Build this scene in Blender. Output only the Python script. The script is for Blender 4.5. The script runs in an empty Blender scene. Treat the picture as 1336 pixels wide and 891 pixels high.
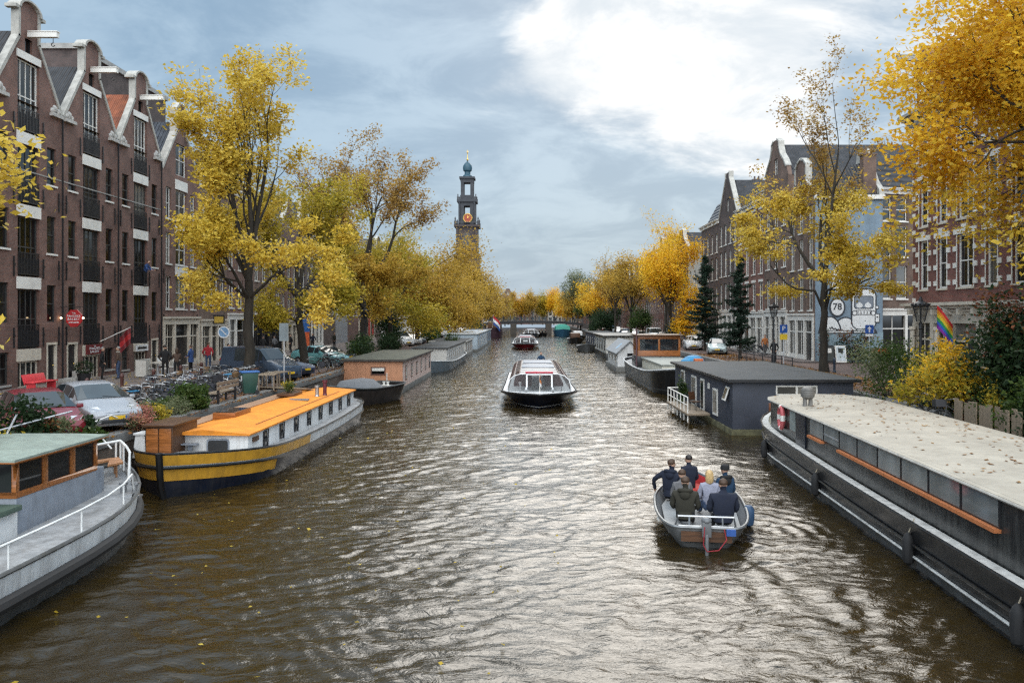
SUN_E = 1.3; SKY_TOP = 2.3; SKY_BACK = 2.1; EXPOSURE = 0.08; DENOISE = False
import bpy, bmesh, math, random
import numpy as np
from mathutils import Vector, Matrix, noise

PI = math.pi
R = math.radians
scene = bpy.context.scene
COL = scene.collection
rnd = random.Random(7)
QL, QR = 1.5, 1.65            # street level above the water, left and right bank
XL, XR = -12.6, 15.0          # quay edges
FL, FR = -25.5, 22.0          # house fronts

# ------------------------------------------------------------------ mesh builder
class MB:
    def __init__(s):
        s.v = []; s.f = []; s.mi = []; s.m = Matrix(); s.cur = 0
    def add(s, vs, fs):
        b = len(s.v)
        m = s.m
        s.v.extend([tuple(m @ Vector(p)) for p in vs])
        for f in fs:
            s.f.append([b + i for i in f]); s.mi.append(s.cur)
        return s
    def box(s, x0, x1, y0, y1, z0, z1):
        return s.add([(x0,y0,z0),(x1,y0,z0),(x1,y1,z0),(x0,y1,z0),(x0,y0,z1),(x1,y0,z1),(x1,y1,z1),(x0,y1,z1)],
                     [(0,3,2,1),(4,5,6,7),(0,1,5,4),(1,2,6,5),(2,3,7,6),(3,0,4,7)])
    def boxc(s, c, d, rz=0.0, rx=0.0, ry=0.0):
        old = s.m
        s.m = old @ Matrix.Translation(c) @ Matrix.Rotation(rz,4,'Z') @ Matrix.Rotation(ry,4,'Y') @ Matrix.Rotation(rx,4,'X')
        s.box(-d[0]/2,d[0]/2,-d[1]/2,d[1]/2,-d[2]/2,d[2]/2)
        s.m = old
        return s
    def quad(s, a, b, c, d):
        return s.add([a,b,c,d], [(0,1,2,3)])
    def tube(s, pts, r, n=8, cap=True, closed=False):
        pts = [Vector(p) for p in pts]
        rs = r if isinstance(r, (list,tuple)) else [r]*len(pts)
        vs = []; fs = []
        N = len(pts); up = None
        for i, p in enumerate(pts):
            if closed: t = pts[(i+1)%N]-pts[i-1]
            elif i == 0: t = pts[1]-pts[0]
            elif i == N-1: t = pts[-1]-pts[-2]
            else: t = (pts[i+1]-pts[i]).normalized()+(pts[i]-pts[i-1]).normalized()
            if t.length < 1e-9: t = Vector((0,0,1))
            t.normalize()
            if up is None:
                up = Vector((0,0,1)) if abs(t.z) < .9 else Vector((1,0,0))
            a = t.cross(up)
            if a.length < 1e-6: a = t.cross(Vector((0,1,0)))
            a.normalize(); b = t.cross(a).normalized(); up = -b if b.dot(up) < 0 else b
            b = a.cross(t)
            for k in range(n):
                an = 2*PI*k/n
                vs.append(tuple(p + (a*math.cos(an)+b*math.sin(an))*rs[i]))
        L = N if closed else N-1
        for i in range(L):
            j = (i+1) % N
            for k in range(n):
                k2 = (k+1) % n
                fs.append((i*n+k, i*n+k2, j*n+k2, j*n+k))
        if cap and not closed:
            fs.append(tuple(range(n-1,-1,-1))); fs.append(tuple((N-1)*n+k for k in range(n)))
        return s.add(vs, fs)
    def cyl(s, p0, p1, r, n=12, r1=None):
        return s.tube([p0,p1], [r, r if r1 is None else r1], n)
    def lathe(s, prof, n=16, c=(0,0,0)):
        vs = []; fs = []
        for (r,z) in prof:
            for k in range(n):
                a = 2*PI*k/n
                vs.append((c[0]+r*math.cos(a), c[1]+r*math.sin(a), c[2]+z))
        for i in range(len(prof)-1):
            for k in range(n):
                k2 = (k+1)%n
                fs.append((i*n+k, i*n+k2, (i+1)*n+k2, (i+1)*n+k))
        fs.append(tuple(range(n-1,-1,-1))); fs.append(tuple((len(prof)-1)*n+k for k in range(n)))
        return s.add(vs, fs)
    def prism(s, poly, y0, y1):
        """poly in (x,z), extruded along y"""
        n = len(poly)
        vs = [(p[0],y0,p[1]) for p in poly]+[(p[0],y1,p[1]) for p in poly]
        fs = [tuple(range(n)), tuple(range(2*n-1,n-1,-1))]
        for i in range(n):
            j = (i+1)%n
            fs.append((i, i+n, j+n, j))
        return s.add(vs, fs)
    def slab(s, poly, z0, z1):
        """poly in (x,y), extruded along z"""
        n = len(poly)
        vs = [(p[0],p[1],z0) for p in poly]+[(p[0],p[1],z1) for p in poly]
        fs = [tuple(range(n-1,-1,-1)), tuple(range(n,2*n))]
        for i in range(n):
            j = (i+1)%n
            fs.append((i, j, j+n, i+n))
        return s.add(vs, fs)
    def ball(s, c, r, n=10, m=7):
        if not isinstance(r,(tuple,list)): r = (r,r,r)
        vs = [(c[0],c[1],c[2]-r[2])]; fs = []
        for i in range(1,m):
            ph = -PI/2+PI*i/m
            for k in range(n):
                a = 2*PI*k/n
                vs.append((c[0]+r[0]*math.cos(ph)*math.cos(a), c[1]+r[1]*math.cos(ph)*math.sin(a), c[2]+r[2]*math.sin(ph)))
        vs.append((c[0],c[1],c[2]+r[2]))
        for k in range(n):
            fs.append((0, 1+(k+1)%n, 1+k))
            fs.append((len(vs)-1, 1+(m-2)*n+k, 1+(m-2)*n+(k+1)%n))
        for i in range(m-2):
            for k in range(n):
                k2=(k+1)%n
                fs.append((1+i*n+k, 1+i*n+k2, 1+(i+1)*n+k2, 1+(i+1)*n+k))
        return s.add(vs, fs)
    def rings(s, rings, close=True, cap=True):
        """loft through equal-length rings"""
        n = len(rings[0]); vs = [p for r in rings for p in r]; fs = []
        for i in range(len(rings)-1):
            for k in range(n if close else n-1):
                k2=(k+1)%n
                fs.append((i*n+k, i*n+k2, (i+1)*n+k2, (i+1)*n+k))
        if cap:
            fs.append(tuple(range(n-1,-1,-1))); fs.append(tuple((len(rings)-1)*n+k for k in range(n)))
        return s.add(vs, fs)
    def mesh(s, name, mats, smooth=True, bevel=0, ang=35):
        me = bpy.data.meshes.new(name)
        me.from_pydata(s.v, [], s.f)
        if not isinstance(mats,(list,tuple)): mats = [mats]
        for m in mats: me.materials.append(m)
        if len(mats) > 1: me.polygons.foreach_set('material_index', s.mi)
        bm = bmesh.new(); bm.from_mesh(me)
        bmesh.ops.remove_doubles(bm, verts=bm.verts, dist=1e-5) if smooth else None
        bmesh.ops.recalc_face_normals(bm, faces=bm.faces)
        if bevel:
            es = [e for e in bm.edges if len(e.link_faces)==2 and e.calc_face_angle(0) > R(40)]
            try: bmesh.ops.bevel(bm, geom=es, offset=bevel, segments=2, affect='EDGES', profile=.6, clamp_overlap=True)
            except Exception: pass
        bm.to_mesh(me); bm.free()
        if smooth:
            me.polygons.foreach_set('use_smooth', [True]*len(me.polygons))
            me.set_sharp_from_angle(angle=R(ang))
        me.update()
        return me
    def build(s, name, mats, parent=None, loc=None, rot=None, **k):
        return link(name, s.mesh(name, mats, **k), parent, loc, rot)

def link(name, me, parent=None, loc=None, rot=None):
    o = bpy.data.objects.new(name, me); COL.objects.link(o)
    if parent is not None: o.parent = parent
    if loc is not None: o.location = loc
    if rot is not None: o.rotation_euler = rot if isinstance(rot,(tuple,list)) else (0,0,rot)
    return o
def empty(name, loc=(0,0,0), rz=0.0):
    o = bpy.data.objects.new(name, None); COL.objects.link(o)
    o.location = loc; o.rotation_euler = (0,0,rz); o.empty_display_size = .2
    return o
def tag(o, label, cat, group=None, kind=None):
    o['label'] = label; o['category'] = cat
    if group: o['group'] = group
    if kind: o['kind'] = kind
    return o
def thing(name, label, cat, loc, rz=0.0, group=None):
    return tag(empty(name, loc, rz), label, cat, group)
def struct(o, label=None, cat=None, kind='structure'):
    o['kind'] = kind
    if label: o['label'] = label
    if cat: o['category'] = cat
    return o
def kids(o): return [c for c in o.children]
def copy_tree(o, parent=None):
    c = o.copy(); COL.objects.link(c); c.parent = parent
    for ch in list(o.children): copy_tree(ch, c)
    return c
ORD = ['first','second','third','fourth','fifth','sixth','seventh','eighth','ninth','tenth','eleventh','twelfth','thirteenth','fourteenth','fifteenth','sixteenth','seventeenth','eighteenth','nineteenth','twentieth','twenty-first','twenty-second','twenty-third','twenty-fourth','twenty-fifth','twenty-sixth','twenty-seventh','twenty-eighth','twenty-ninth','thirtieth','thirty-first','thirty-second','thirty-third','thirty-fourth','thirty-fifth','thirty-sixth']

# ------------------------------------------------------------------ materials
_mats = {}
def nodes(name):
    m = bpy.data.materials.new(name); m.use_nodes = True
    nt = m.node_tree; b = nt.nodes['Principled BSDF']
    return m, nt, b, nt.nodes.new, nt.links.new
def c4(c, k=1.0): return (min(1,c[0]*k), min(1,c[1]*k), min(1,c[2]*k), 1)
def M(name, col, rough=.6, metal=0.0, var=.18, scale=2.5, bump=0.0, bscale=30, spec=.5, stretch=(1,1,1), coat=0.0, rand=0.0, grime=0.0, gcol=(.07,.05,.032), rvar=.12):
    if name in _mats: return _mats[name]
    m, nt, b, N, L = nodes(name)
    tc = N('ShaderNodeTexCoord'); mp = N('ShaderNodeMapping'); mp.inputs['Scale'].default_value = stretch
    L(tc.outputs['Object'], mp.inputs['Vector'])
    n1 = N('ShaderNodeTexNoise'); n1.inputs['Scale'].default_value = scale; n1.inputs['Detail'].default_value = 6; n1.inputs['Roughness'].default_value = .65
    L(mp.outputs[0], n1.inputs['Vector'])
    rp = N('ShaderNodeValToRGB'); e = rp.color_ramp.elements
    e[0].position = .32; e[1].position = .68
    e[0].color = c4(col, 1-var); e[1].color = c4(col, 1+var)
    L(n1.outputs['Fac'], rp.inputs['Fac'])
    out = rp.outputs['Color']
    if rand:
        oi = N('ShaderNodeObjectInfo'); hs = N('ShaderNodeHueSaturation')
        mr = N('ShaderNodeMapRange'); mr.inputs['To Min'].default_value = 1-rand; mr.inputs['To Max'].default_value = 1+rand
        L(oi.outputs['Random'], mr.inputs['Value']); L(mr.outputs[0], hs.inputs['Value']); L(out, hs.inputs['Color']); out = hs.outputs['Color']
    if grime:
        gm = N('ShaderNodeMapping'); gm.inputs['Scale'].default_value = (2.6,2.6,.38); L(tc.outputs['Object'], gm.inputs['Vector'])
        gn = N('ShaderNodeTexNoise'); gn.inputs['Scale'].default_value = 1.6; gn.inputs['Detail'].default_value = 8; gn.inputs['Roughness'].default_value = .7; L(gm.outputs[0], gn.inputs['Vector'])
        gr = N('ShaderNodeMapRange'); gr.inputs['From Min'].default_value = .46; gr.inputs['From Max'].default_value = .74; gr.inputs['To Max'].default_value = grime; L(gn.outputs['Fac'], gr.inputs['Value'])
        gx_ = N('ShaderNodeMix'); gx_.data_type = 'RGBA'; L(gr.outputs[0], gx_.inputs[0]); L(out, gx_.inputs[6]); gx_.inputs[7].default_value = (*gcol,1); out = gx_.outputs[2]
    L(out, b.inputs['Base Color'])
    b.inputs['Roughness'].default_value = rough; b.inputs['Metallic'].default_value = metal
    b.inputs['Specular IOR Level'].default_value = spec
    if coat: b.inputs['Coat Weight'].default_value = coat; b.inputs['Coat Roughness'].default_value = .06
    rr = N('ShaderNodeMapRange'); rr.inputs['To Min'].default_value = max(0.03,rough-rvar); rr.inputs['To Max'].default_value = min(1,rough+rvar)
    L(n1.outputs['Fac'], rr.inputs['Value']); L(rr.outputs[0], b.inputs['Roughness'])
    if bump:
        n2 = N('ShaderNodeTexNoise'); n2.inputs['Scale'].default_value = bscale; n2.inputs['Detail'].default_value = 4
        L(mp.outputs[0], n2.inputs['Vector'])
        bp = N('ShaderNodeBump'); bp.inputs['Strength'].default_value = bump; bp.inputs['Distance'].default_value = .02
        L(n2.outputs['Fac'], bp.inputs['Height']); L(bp.outputs[0], b.inputs['Normal'])
    _mats[name] = m
    return m
def brick(name, c1, c2, mortar=(.30,.27,.24), bw=.21, bh=.065, ms=.009, var=.35, flat=False):
    if name in _mats: return _mats[name]
    m, nt, b, N, L = nodes(name)
    tc = N('ShaderNodeTexCoord'); sp = N('ShaderNodeSeparateXYZ'); L(tc.outputs['Object'], sp.inputs[0])
    cb = N('ShaderNodeCombineXYZ')
    if flat:
        L(sp.outputs['X'], cb.inputs['X']); L(sp.outputs['Y'], cb.inputs['Y'])
    else:
        ad = N('ShaderNodeMath'); ad.operation = 'ADD'; L(sp.outputs['X'], ad.inputs[0]); L(sp.outputs['Y'], ad.inputs[1])
        L(ad.outputs[0], cb.inputs['X']); L(sp.outputs['Z'], cb.inputs['Y'])
    bt = N('ShaderNodeTexBrick'); L(cb.outputs[0], bt.inputs['Vector'])
    bt.inputs['Scale'].default_value = 1; bt.inputs['Brick Width'].default_value = bw; bt.inputs['Row Height'].default_value = bh
    bt.inputs['Mortar Size'].default_value = ms; bt.inputs['Mortar Smooth'].default_value = .2
    bt.inputs['Color1'].default_value = c4(c1); bt.inputs['Color2'].default_value = c4(c2); bt.inputs['Mortar'].default_value = c4(mortar)
    n1 = N('ShaderNodeTexNoise'); n1.inputs['Scale'].default_value = .8; n1.inputs['Detail'].default_value = 10; n1.inputs['Roughness'].default_value = .65
    L(tc.outputs['Object'], n1.inputs['Vector'])
    mr = N('ShaderNodeMapRange'); mr.inputs['From Min'].default_value = .3; mr.inputs['From Max'].default_value = .7
    mr.inputs['To Min'].default_value = 1-var*1.3; mr.inputs['To Max'].default_value = 1+var*1.3; L(n1.outputs['Fac'], mr.inputs['Value'])
    oi = N('ShaderNodeObjectInfo'); mr2 = N('ShaderNodeMapRange'); mr2.inputs['To Min'].default_value = .85; mr2.inputs['To Max'].default_value = 1.15
    L(oi.outputs['Random'], mr2.inputs['Value'])
    mu = N('ShaderNodeMath'); mu.operation = 'MULTIPLY'; L(mr.outputs[0], mu.inputs[0]); L(mr2.outputs[0], mu.inputs[1])
    hs = N('ShaderNodeHueSaturation'); L(bt.outputs['Color'], hs.inputs['Color']); L(mu.outputs[0], hs.inputs['Value'])
    L(hs.outputs[0], b.inputs['Base Color']); b.inputs['Roughness'].default_value = .85
    bp = N('ShaderNodeBump'); bp.inputs['Strength'].default_value = .4; bp.inputs['Distance'].default_value = .01; bp.invert = True
    L(bt.outputs['Fac'], bp.inputs['Height']); L(bp.outputs[0], b.inputs['Normal'])
    _mats[name] = m
    return m
def tiles(name, c):
    """pantile roof: rows of rolls along the slope"""
    if name in _mats: return _mats[name]
    m, nt, b, N, L = nodes(name)
    tc = N('ShaderNodeTexCoord')
    w1 = N('ShaderNodeTexWave'); w1.bands_direction = 'Y'; w1.inputs['Scale'].default_value = 1.25; w1.inputs['Distortion'].default_value = .25
    w2 = N('ShaderNodeTexWave'); w2.bands_direction = 'Z'; w2.wave_profile = 'SAW'; w2.inputs['Scale'].default_value = 1.1; w2.inputs['Distortion'].default_value = .25
    w3 = N('ShaderNodeTexWave'); w3.bands_direction = 'X'; w3.inputs['Scale'].default_value = .01
    n1 = N('ShaderNodeTexNoise'); n1.inputs['Scale'].default_value = 1.7; n1.inputs['Detail'].default_value = 6
    for w in (w1,w2,n1): L(tc.outputs['Object'], w.inputs['Vector'])
    ad = N('ShaderNodeMath'); ad.operation = 'ADD'; L(w1.outputs['Fac'], ad.inputs[0]); L(w2.outputs['Fac'], ad.inputs[1])
    rp = N('ShaderNodeValToRGB'); rp.color_ramp.elements[0].color = c4(c,.55); rp.color_ramp.elements[1].color = c4(c,1.5)
    rp.color_ramp.elements[0].position = .3; rp.color_ramp.elements[1].position = .7
    L(n1.outputs['Fac'], rp.inputs['Fac']); L(rp.outputs['Color'], b.inputs['Base Color'])
    bp = N('ShaderNodeBump'); bp.inputs['Strength'].default_value = 1; bp.inputs['Distance'].default_value = .08
    L(ad.outputs[0], bp.inputs['Height']); L(bp.outputs[0], b.inputs['Normal']); b.inputs['Roughness'].default_value = .6
    _mats[name] = m
    return m
def wood(name, col, dark=.5, rough=.4, scale=2.0, axis=(1,12,12)):
    if name in _mats: return _mats[name]
    m, nt, b, N, L = nodes(name)
    tc = N('ShaderNodeTexCoord'); mp = N('ShaderNodeMapping'); mp.inputs['Scale'].default_value = axis; L(tc.outputs['Object'], mp.inputs['Vector'])
    n1 = N('ShaderNodeTexNoise'); n1.inputs['Scale'].default_value = scale; n1.inputs['Detail'].default_value = 8; n1.inputs['Distortion'].default_value = .6
    L(mp.outputs[0], n1.inputs['Vector'])
    rp = N('ShaderNodeValToRGB'); rp.color_ramp.elements[0].position = .35; rp.color_ramp.elements[1].position = .65
    rp.color_ramp.elements[0].color = c4(col,dark); rp.color_ramp.elements[1].color = c4(col,1.15)
    L(n1.outputs['Fac'], rp.inputs['Fac']); L(rp.outputs['Color'], b.inputs['Base Color']); b.inputs['Roughness'].default_value = rough
    _mats[name] = m
    return m
def leafmat(name, cols, rough=.55, trans=.45, nscale=.35):
    """cols: three colours; one hue per leaf plus drifts through the crown"""
    if name in _mats: return _mats[name]
    m, nt, b, N, L = nodes(name)
    nt.nodes.remove(b)
    ge = N('ShaderNodeNewGeometry'); tc = N('ShaderNodeTexCoord')
    n1 = N('ShaderNodeTexNoise'); n1.inputs['Scale'].default_value = nscale; n1.inputs['Detail'].default_value = 3
    L(tc.outputs['Object'], n1.inputs['Vector'])
    mr = N('ShaderNodeMapRange'); mr.inputs['From Min'].default_value = .3; mr.inputs['From Max'].default_value = .7; L(n1.outputs['Fac'], mr.inputs['Value'])
    mx = N('ShaderNodeMix'); mx.inputs[0].default_value = .5
    L(mr.outputs[0], mx.inputs[2]); L(ge.outputs['Random Per Island'], mx.inputs[3])
    rp = N('ShaderNodeValToRGB'); e = rp.color_ramp.elements
    e[0].position = .12; e[1].position = .88; e[0].color = c4(cols[0]); e[1].color = c4(cols[2])
    k = e.new(.5); k.color = c4(cols[1])
    L(mx.outputs[0], rp.inputs['Fac'])
    d = N('ShaderNodeBsdfPrincipled'); d.inputs['Roughness'].default_value = rough; d.inputs['Specular IOR Level'].default_value = .25
    t = N('ShaderNodeBsdfTranslucent'); L(rp.outputs['Color'], d.inputs['Base Color']); L(rp.outputs['Color'], t.inputs['Color'])
    ms = N('ShaderNodeMixShader'); ms.inputs[0].default_value = trans
    L(d.outputs[0], ms.inputs[1]); L(t.outputs[0], ms.inputs[2])
    L(ms.outputs[0], nt.nodes['Material Output'].inputs['Surface'])
    _mats[name] = m
    return m
def panemat(name, lo, hi, rough=.06):
    """window glass over a dark or curtained room, one tone per window"""
    if name in _mats: return _mats[name]
    m, nt, b, N, L = nodes(name)
    oi = N('ShaderNodeObjectInfo'); rp = N('ShaderNodeValToRGB'); e = rp.color_ramp.elements
    e[0].color = c4(lo); e[1].color = c4(hi); e[0].position = .55; e[1].position = 1
    L(oi.outputs['Random'], rp.inputs['Fac'])
    tc = N('ShaderNodeTexCoord'); n = N('ShaderNodeTexNoise'); n.inputs['Scale'].default_value = 1.3; L(tc.outputs['Object'], n.inputs['Vector'])
    mx = N('ShaderNodeMix'); mx.data_type = 'RGBA'; mx.blend_type = 'MULTIPLY'; mx.inputs[0].default_value = .8
    L(rp.outputs['Color'], mx.inputs[6]); L(n.outputs['Fac'], mx.inputs[7]); L(mx.outputs[2], b.inputs['Base Color'])
    b.inputs['Roughness'].default_value = rough; b.inputs['Specular IOR Level'].default_value = .6
    bp = N('ShaderNodeBump'); bp.inputs['Strength'].default_value = .05; L(n.outputs['Fac'], bp.inputs['Height']); L(bp.outputs[0], b.inputs['Normal'])
    _mats[name] = m
    return m
def glassmat(name, tint=(.8,.85,.85), a=.35):
    """see-through boat or car glass: part clear, part glossy"""
    if name in _mats: return _mats[name]
    m, nt, b, N, L = nodes(name)
    b.inputs['Base Color'].default_value = c4((.03,.035,.04)); b.inputs['Roughness'].default_value = .05
    t = N('ShaderNodeBsdfTransparent'); t.inputs['Color'].default_value = c4(tint)
    ms = N('ShaderNodeMixShader'); ms.inputs[0].default_value = a
    L(t.outputs[0], ms.inputs[1]); L(b.outputs[0], ms.inputs[2]); L(ms.outputs[0], nt.nodes['Material Output'].inputs['Surface'])
    _mats[name] = m
    return m

WHITE = M('white_paint', (.74,.72,.67), .45, var=.12, scale=1.4)
CREAM = M('cream_stone', (.56,.50,.41), .7, var=.15)
STONE = M('grey_stone', (.34,.33,.31), .8, var=.25, bump=.2)
BLACK = M('black_paint', (.018,.018,.02), .4, var=.3)
IRON = M('wrought_iron', (.012,.012,.014), .5, var=.3)
STEEL = M('dull_steel', (.42,.43,.44), .35, metal=.8, var=.2)
GALV = M('galvanised_metal', (.5,.51,.52), .45, metal=.6, var=.2)
RUBBER = M('rubber', (.016,.016,.017), .75, var=.3)
PANE = panemat('window_pane', (.006,.007,.008), (.07,.07,.066))
PANE_L = panemat('curtained_pane', (.025,.028,.03), (.34,.32,.28))
DARKIN = M('dark_interior', (.012,.011,.01), .9)
BARK = M('tree_bark', (.032,.026,.019), .9, var=.45, scale=5, bump=.8, bscale=9, stretch=(1,1,.25))
BARK2 = M('pale_bark', (.10,.085,.06), .9, var=.4, scale=5, bump=.8, bscale=9, stretch=(1,1,.25))

def text(parent, s, size, mat, loc, rot, name='lettering', depth=.004, width=None, bold=0.0):
    cu = bpy.data.curves.new(name, 'FONT'); cu.body = s; cu.size = size; cu.align_x = 'CENTER'; cu.align_y = 'CENTER'
    cu.extrude = depth; cu.resolution_u = 2; cu.offset = bold
    o = bpy.data.objects.new('tmp', cu); COL.objects.link(o)
    dg = bpy.context.evaluated_depsgraph_get(); dg.update()
    me = bpy.data.meshes.new_from_object(o.evaluated_get(dg)); bpy.data.objects.remove(o)
    me.materials.clear(); me.materials.append(mat)
    t = link(name, me, parent, loc, rot)
    if width:
        w = max(v.co.x for v in me.vertices)-min(v.co.x for v in me.vertices)
        t.scale.x = width/w
    return t
# ------------------------------------------------------------------ camera, sky, sun
cd = bpy.data.cameras.new('camera'); cam = bpy.data.objects.new('camera', cd); COL.objects.link(cam)
cam.location = (0,0,5.15); cam.rotation_euler = (R(90),0,0)
cd.sensor_width = 36; cd.lens = 28; cd.clip_end = 6000; cd.clip_start = .1
cd.shift_x = -22/1336; cd.shift_y = -32.5/1336
scene.camera = cam
SUN_EL, SUN_AZ = R(33), R(9)            # azimuth clockwise from +Y (down the canal)
sd = Vector((math.sin(SUN_AZ)*math.cos(SUN_EL), math.cos(SUN_AZ)*math.cos(SUN_EL), math.sin(SUN_EL)))
ld = bpy.data.lights.new('sun','SUN'); ld.energy = SUN_E; ld.angle = R(34); ld.color = (1,.94,.85)
sun = bpy.data.objects.new('sun', ld); COL.objects.link(sun)
sun.rotation_euler = (-sd).to_track_quat('-Z','Y').to_euler()

w = bpy.data.worlds.new('World'); scene.world = w; w.use_nodes = True
nt = w.node_tree; N = nt.nodes.new; L = nt.links.new
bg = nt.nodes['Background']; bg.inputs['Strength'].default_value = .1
sky = N('ShaderNodeTexSky'); sky.sky_type = 'NISHITA'; sky.sun_disc = False
sky.sun_elevation = SUN_EL; sky.sun_rotation = SUN_AZ; sky.air_density = 1.2; sky.dust_density = 1.5
tc = N('ShaderNodeTexCoord')
def math_(op, a, b=None, clamp=False):
    n = N('ShaderNodeMath'); n.operation = op; n.use_clamp = clamp
    for i, x in enumerate((a,b)):
        if x is None: continue
        if isinstance(x,(int,float)): n.inputs[i].default_value = x
        else: L(x, n.inputs[i])
    return n.outputs[0]
def mapr(x, a, b, c=0.0, d=1.0, smooth=True):
    n = N('ShaderNodeMapRange'); n.interpolation_type = 'SMOOTHSTEP' if smooth else 'LINEAR'
    n.inputs['From Min'].default_value = a; n.inputs['From Max'].default_value = b
    n.inputs['To Min'].default_value = c; n.inputs['To Max'].default_value = d
    L(x, n.inputs['Value']); return n.outputs[0]
def dot_(v):
    n = N('ShaderNodeVectorMath'); n.operation = 'DOT_PRODUCT'; L(tc.outputs['Generated'], n.inputs[0]); n.inputs[1].default_value = Vector(v).normalized()
    return n.outputs['Value']
def mixc(f, a, b):
    n = N('ShaderNodeMix'); n.data_type = 'RGBA'
    if isinstance(f,(int,float)): n.inputs[0].default_value = f
    else: L(f, n.inputs[0])
    for i, x in ((6,a),(7,b)):
        if isinstance(x, tuple): n.inputs[i].default_value = (*x,1)
        else: L(x, n.inputs[i])
    return n.outputs[2]
sp = N('ShaderNodeSeparateXYZ'); L(tc.outputs['Generated'], sp.inputs[0])
zz = math_('ADD', math_('MAXIMUM', sp.outputs['Z'], 0.0), .30)
cb = N('ShaderNodeCombineXYZ'); L(math_('DIVIDE', sp.outputs['X'], zz), cb.inputs['X']); L(math_('DIVIDE', sp.outputs['Y'], zz), cb.inputs['Y'])
def fbm(scale, det, off, rough=.55, dist=0.0, sx=1.0):
    mp = N('ShaderNodeMapping'); mp.inputs['Location'].default_value = off; mp.inputs['Scale'].default_value = (sx,1,1); L(cb.outputs[0], mp.inputs['Vector'])
    n = N('ShaderNodeTexNoise'); n.inputs['Scale'].default_value = scale; n.inputs['Detail'].default_value = det; n.inputs['Roughness'].default_value = rough; n.inputs['Distortion'].default_value = dist
    L(mp.outputs[0], n.inputs['Vector']); return n.outputs['Fac']
big = fbm(1.25, 6, (3.1,1.7,0), .52, .3)
fine = fbm(3.6, 9, (7.3,2.2,0), .62, .4, .85)
cl = math_('ADD', math_('MULTIPLY', big, .62), math_('MULTIPLY', fine, .38))
# thin bright cloud round the hidden sun, thick slate cloud away from it
def pdir(px, py): return ((px-690)/1039, 1.0, (413-py)/1039)
def blob(px, py, r0, r1): return mapr(dot_(pdir(px,py)), math.cos(R(r1)), math.cos(R(r0)))
glow = math_('MAXIMUM', math_('MULTIPLY', blob(870,105,1,14), 1.15), math_('MULTIPLY', blob(1100,110,0,17), .26))
glow = math_('MAXIMUM', glow, math_('MULTIPLY', blob(725,185,0,9), .7))
glow = math_('MAXIMUM', glow, math_('MULTIPLY', blob(900,-140,3,20), .5))
glow = math_('MAXIMUM', glow, math_('MULTIPLY', blob(1010,260,0,9), .5))
glow = math_('SUBTRACT', glow, math_('MULTIPLY', blob(770,315,3,13), .95))
glow = math_('SUBTRACT', glow, math_('MULTIPLY', blob(470,170,2,17), .35))
up = mapr(sp.outputs['Z'], .45, .95, 0, .5)
back = mapr(sp.outputs['Y'], -.1, -.8, 0, .62)
thin = math_('ADD', math_('MULTIPLY', math_('SUBTRACT', cl, .5), 3.4), math_('ADD', math_('MULTIPLY', glow, 1.15), math_('ADD', up, back)))
f = mapr(thin, .16, .80)
slate = mixc(mapr(fine, .38, .64), (2.3,3.75,5.3), (3.9,5.45,6.9))
slate = mixc(.16, slate, sky.outputs[0])
bright = mixc(mapr(fine, .35, .62), (7.5,8.1,8.6), (11.0,10.9,10.7))
c = mixc(f, slate, bright)
hz = mapr(sp.outputs['Z'], 0.0, .16, .5, 0)
c = mixc(hz, c, (3.6,4.9,6.2))
# the overcast dome overhead and behind the camera is the main light
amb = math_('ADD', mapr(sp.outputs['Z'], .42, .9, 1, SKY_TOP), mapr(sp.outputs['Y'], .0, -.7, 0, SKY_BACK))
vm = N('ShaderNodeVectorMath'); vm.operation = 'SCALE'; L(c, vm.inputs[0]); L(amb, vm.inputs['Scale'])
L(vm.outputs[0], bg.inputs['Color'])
vs = scene.view_settings; vs.view_transform = 'Standard'; vs.look = 'None'; vs.exposure = EXPOSURE; vs.gamma = 1
vs.use_curve_mapping = False
scene.cycles.max_bounces = 6; scene.cycles.diffuse_bounces = 2; scene.cycles.glossy_bounces = 3; scene.cycles.transparent_max_bounces = 8
scene.cycles.use_denoising = DENOISE; scene.cycles.use_adaptive_sampling = False; scene.cycles.sample_clamp_indirect = 4; scene.cycles.filter_width = 1.35
scene.cycles.caustics_reflective = False; scene.cycles.caustics_refractive = False

# ------------------------------------------------------------------ ground, quays, water
PAVE = brick('street_brick', (.20,.115,.085), (.15,.095,.075), (.10,.085,.075), .22, .11, .012, .3, flat=True)
PAVE2 = brick('pavement_clinker', (.17,.13,.115), (.135,.11,.10), (.09,.08,.075), .2, .1, .012, .3, flat=True)
QUAYB = brick('quay_brick', (.13,.085,.06), (.09,.065,.05), (.13,.12,.10), .22, .07, .01, .5)
KERB = M('kerb_stone', (.17,.165,.155), .8, var=.25, bump=.3)
SOIL = M('soil_and_leaves', (.11,.075,.04), .95, var=.6, scale=6, bump=.6)
YE = 372.0
g = MB()
g.quad((-3000,-400,QL),(XL-.35,-400,QL),(XL-.35,YE,QL),(-3000,YE,QL))
g.quad((XR+.35,-400,QL),(3000,-400,QL),(3000,YE,QL),(XR+.35,YE,QL))
g.quad((-3000,YE,QL),(3000,YE,QL),(3000,5000,QL),(-3000,5000,QL))
struct(g.build('ground', PAVE2, smooth=False))
r_ = MB(); r_.quad((-18.6,-60,QL+.004),(-13.0,-60,QL+.004),(-13.0,YE,QL+.004),(-18.6,YE,QL+.004)); struct(r_.build('street', PAVE, smooth=False))
r_ = MB(); r_.box(-25.5,-18.6,-60,YE,QL-.2,QL+.1); struct(r_.build('pavement', PAVE2, smooth=False))
r_ = MB(); r_.box(-18.6,-18.42,-60,YE,QL-.2,QL+.104); struct(r_.build('kerb', KERB, smooth=False))
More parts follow.
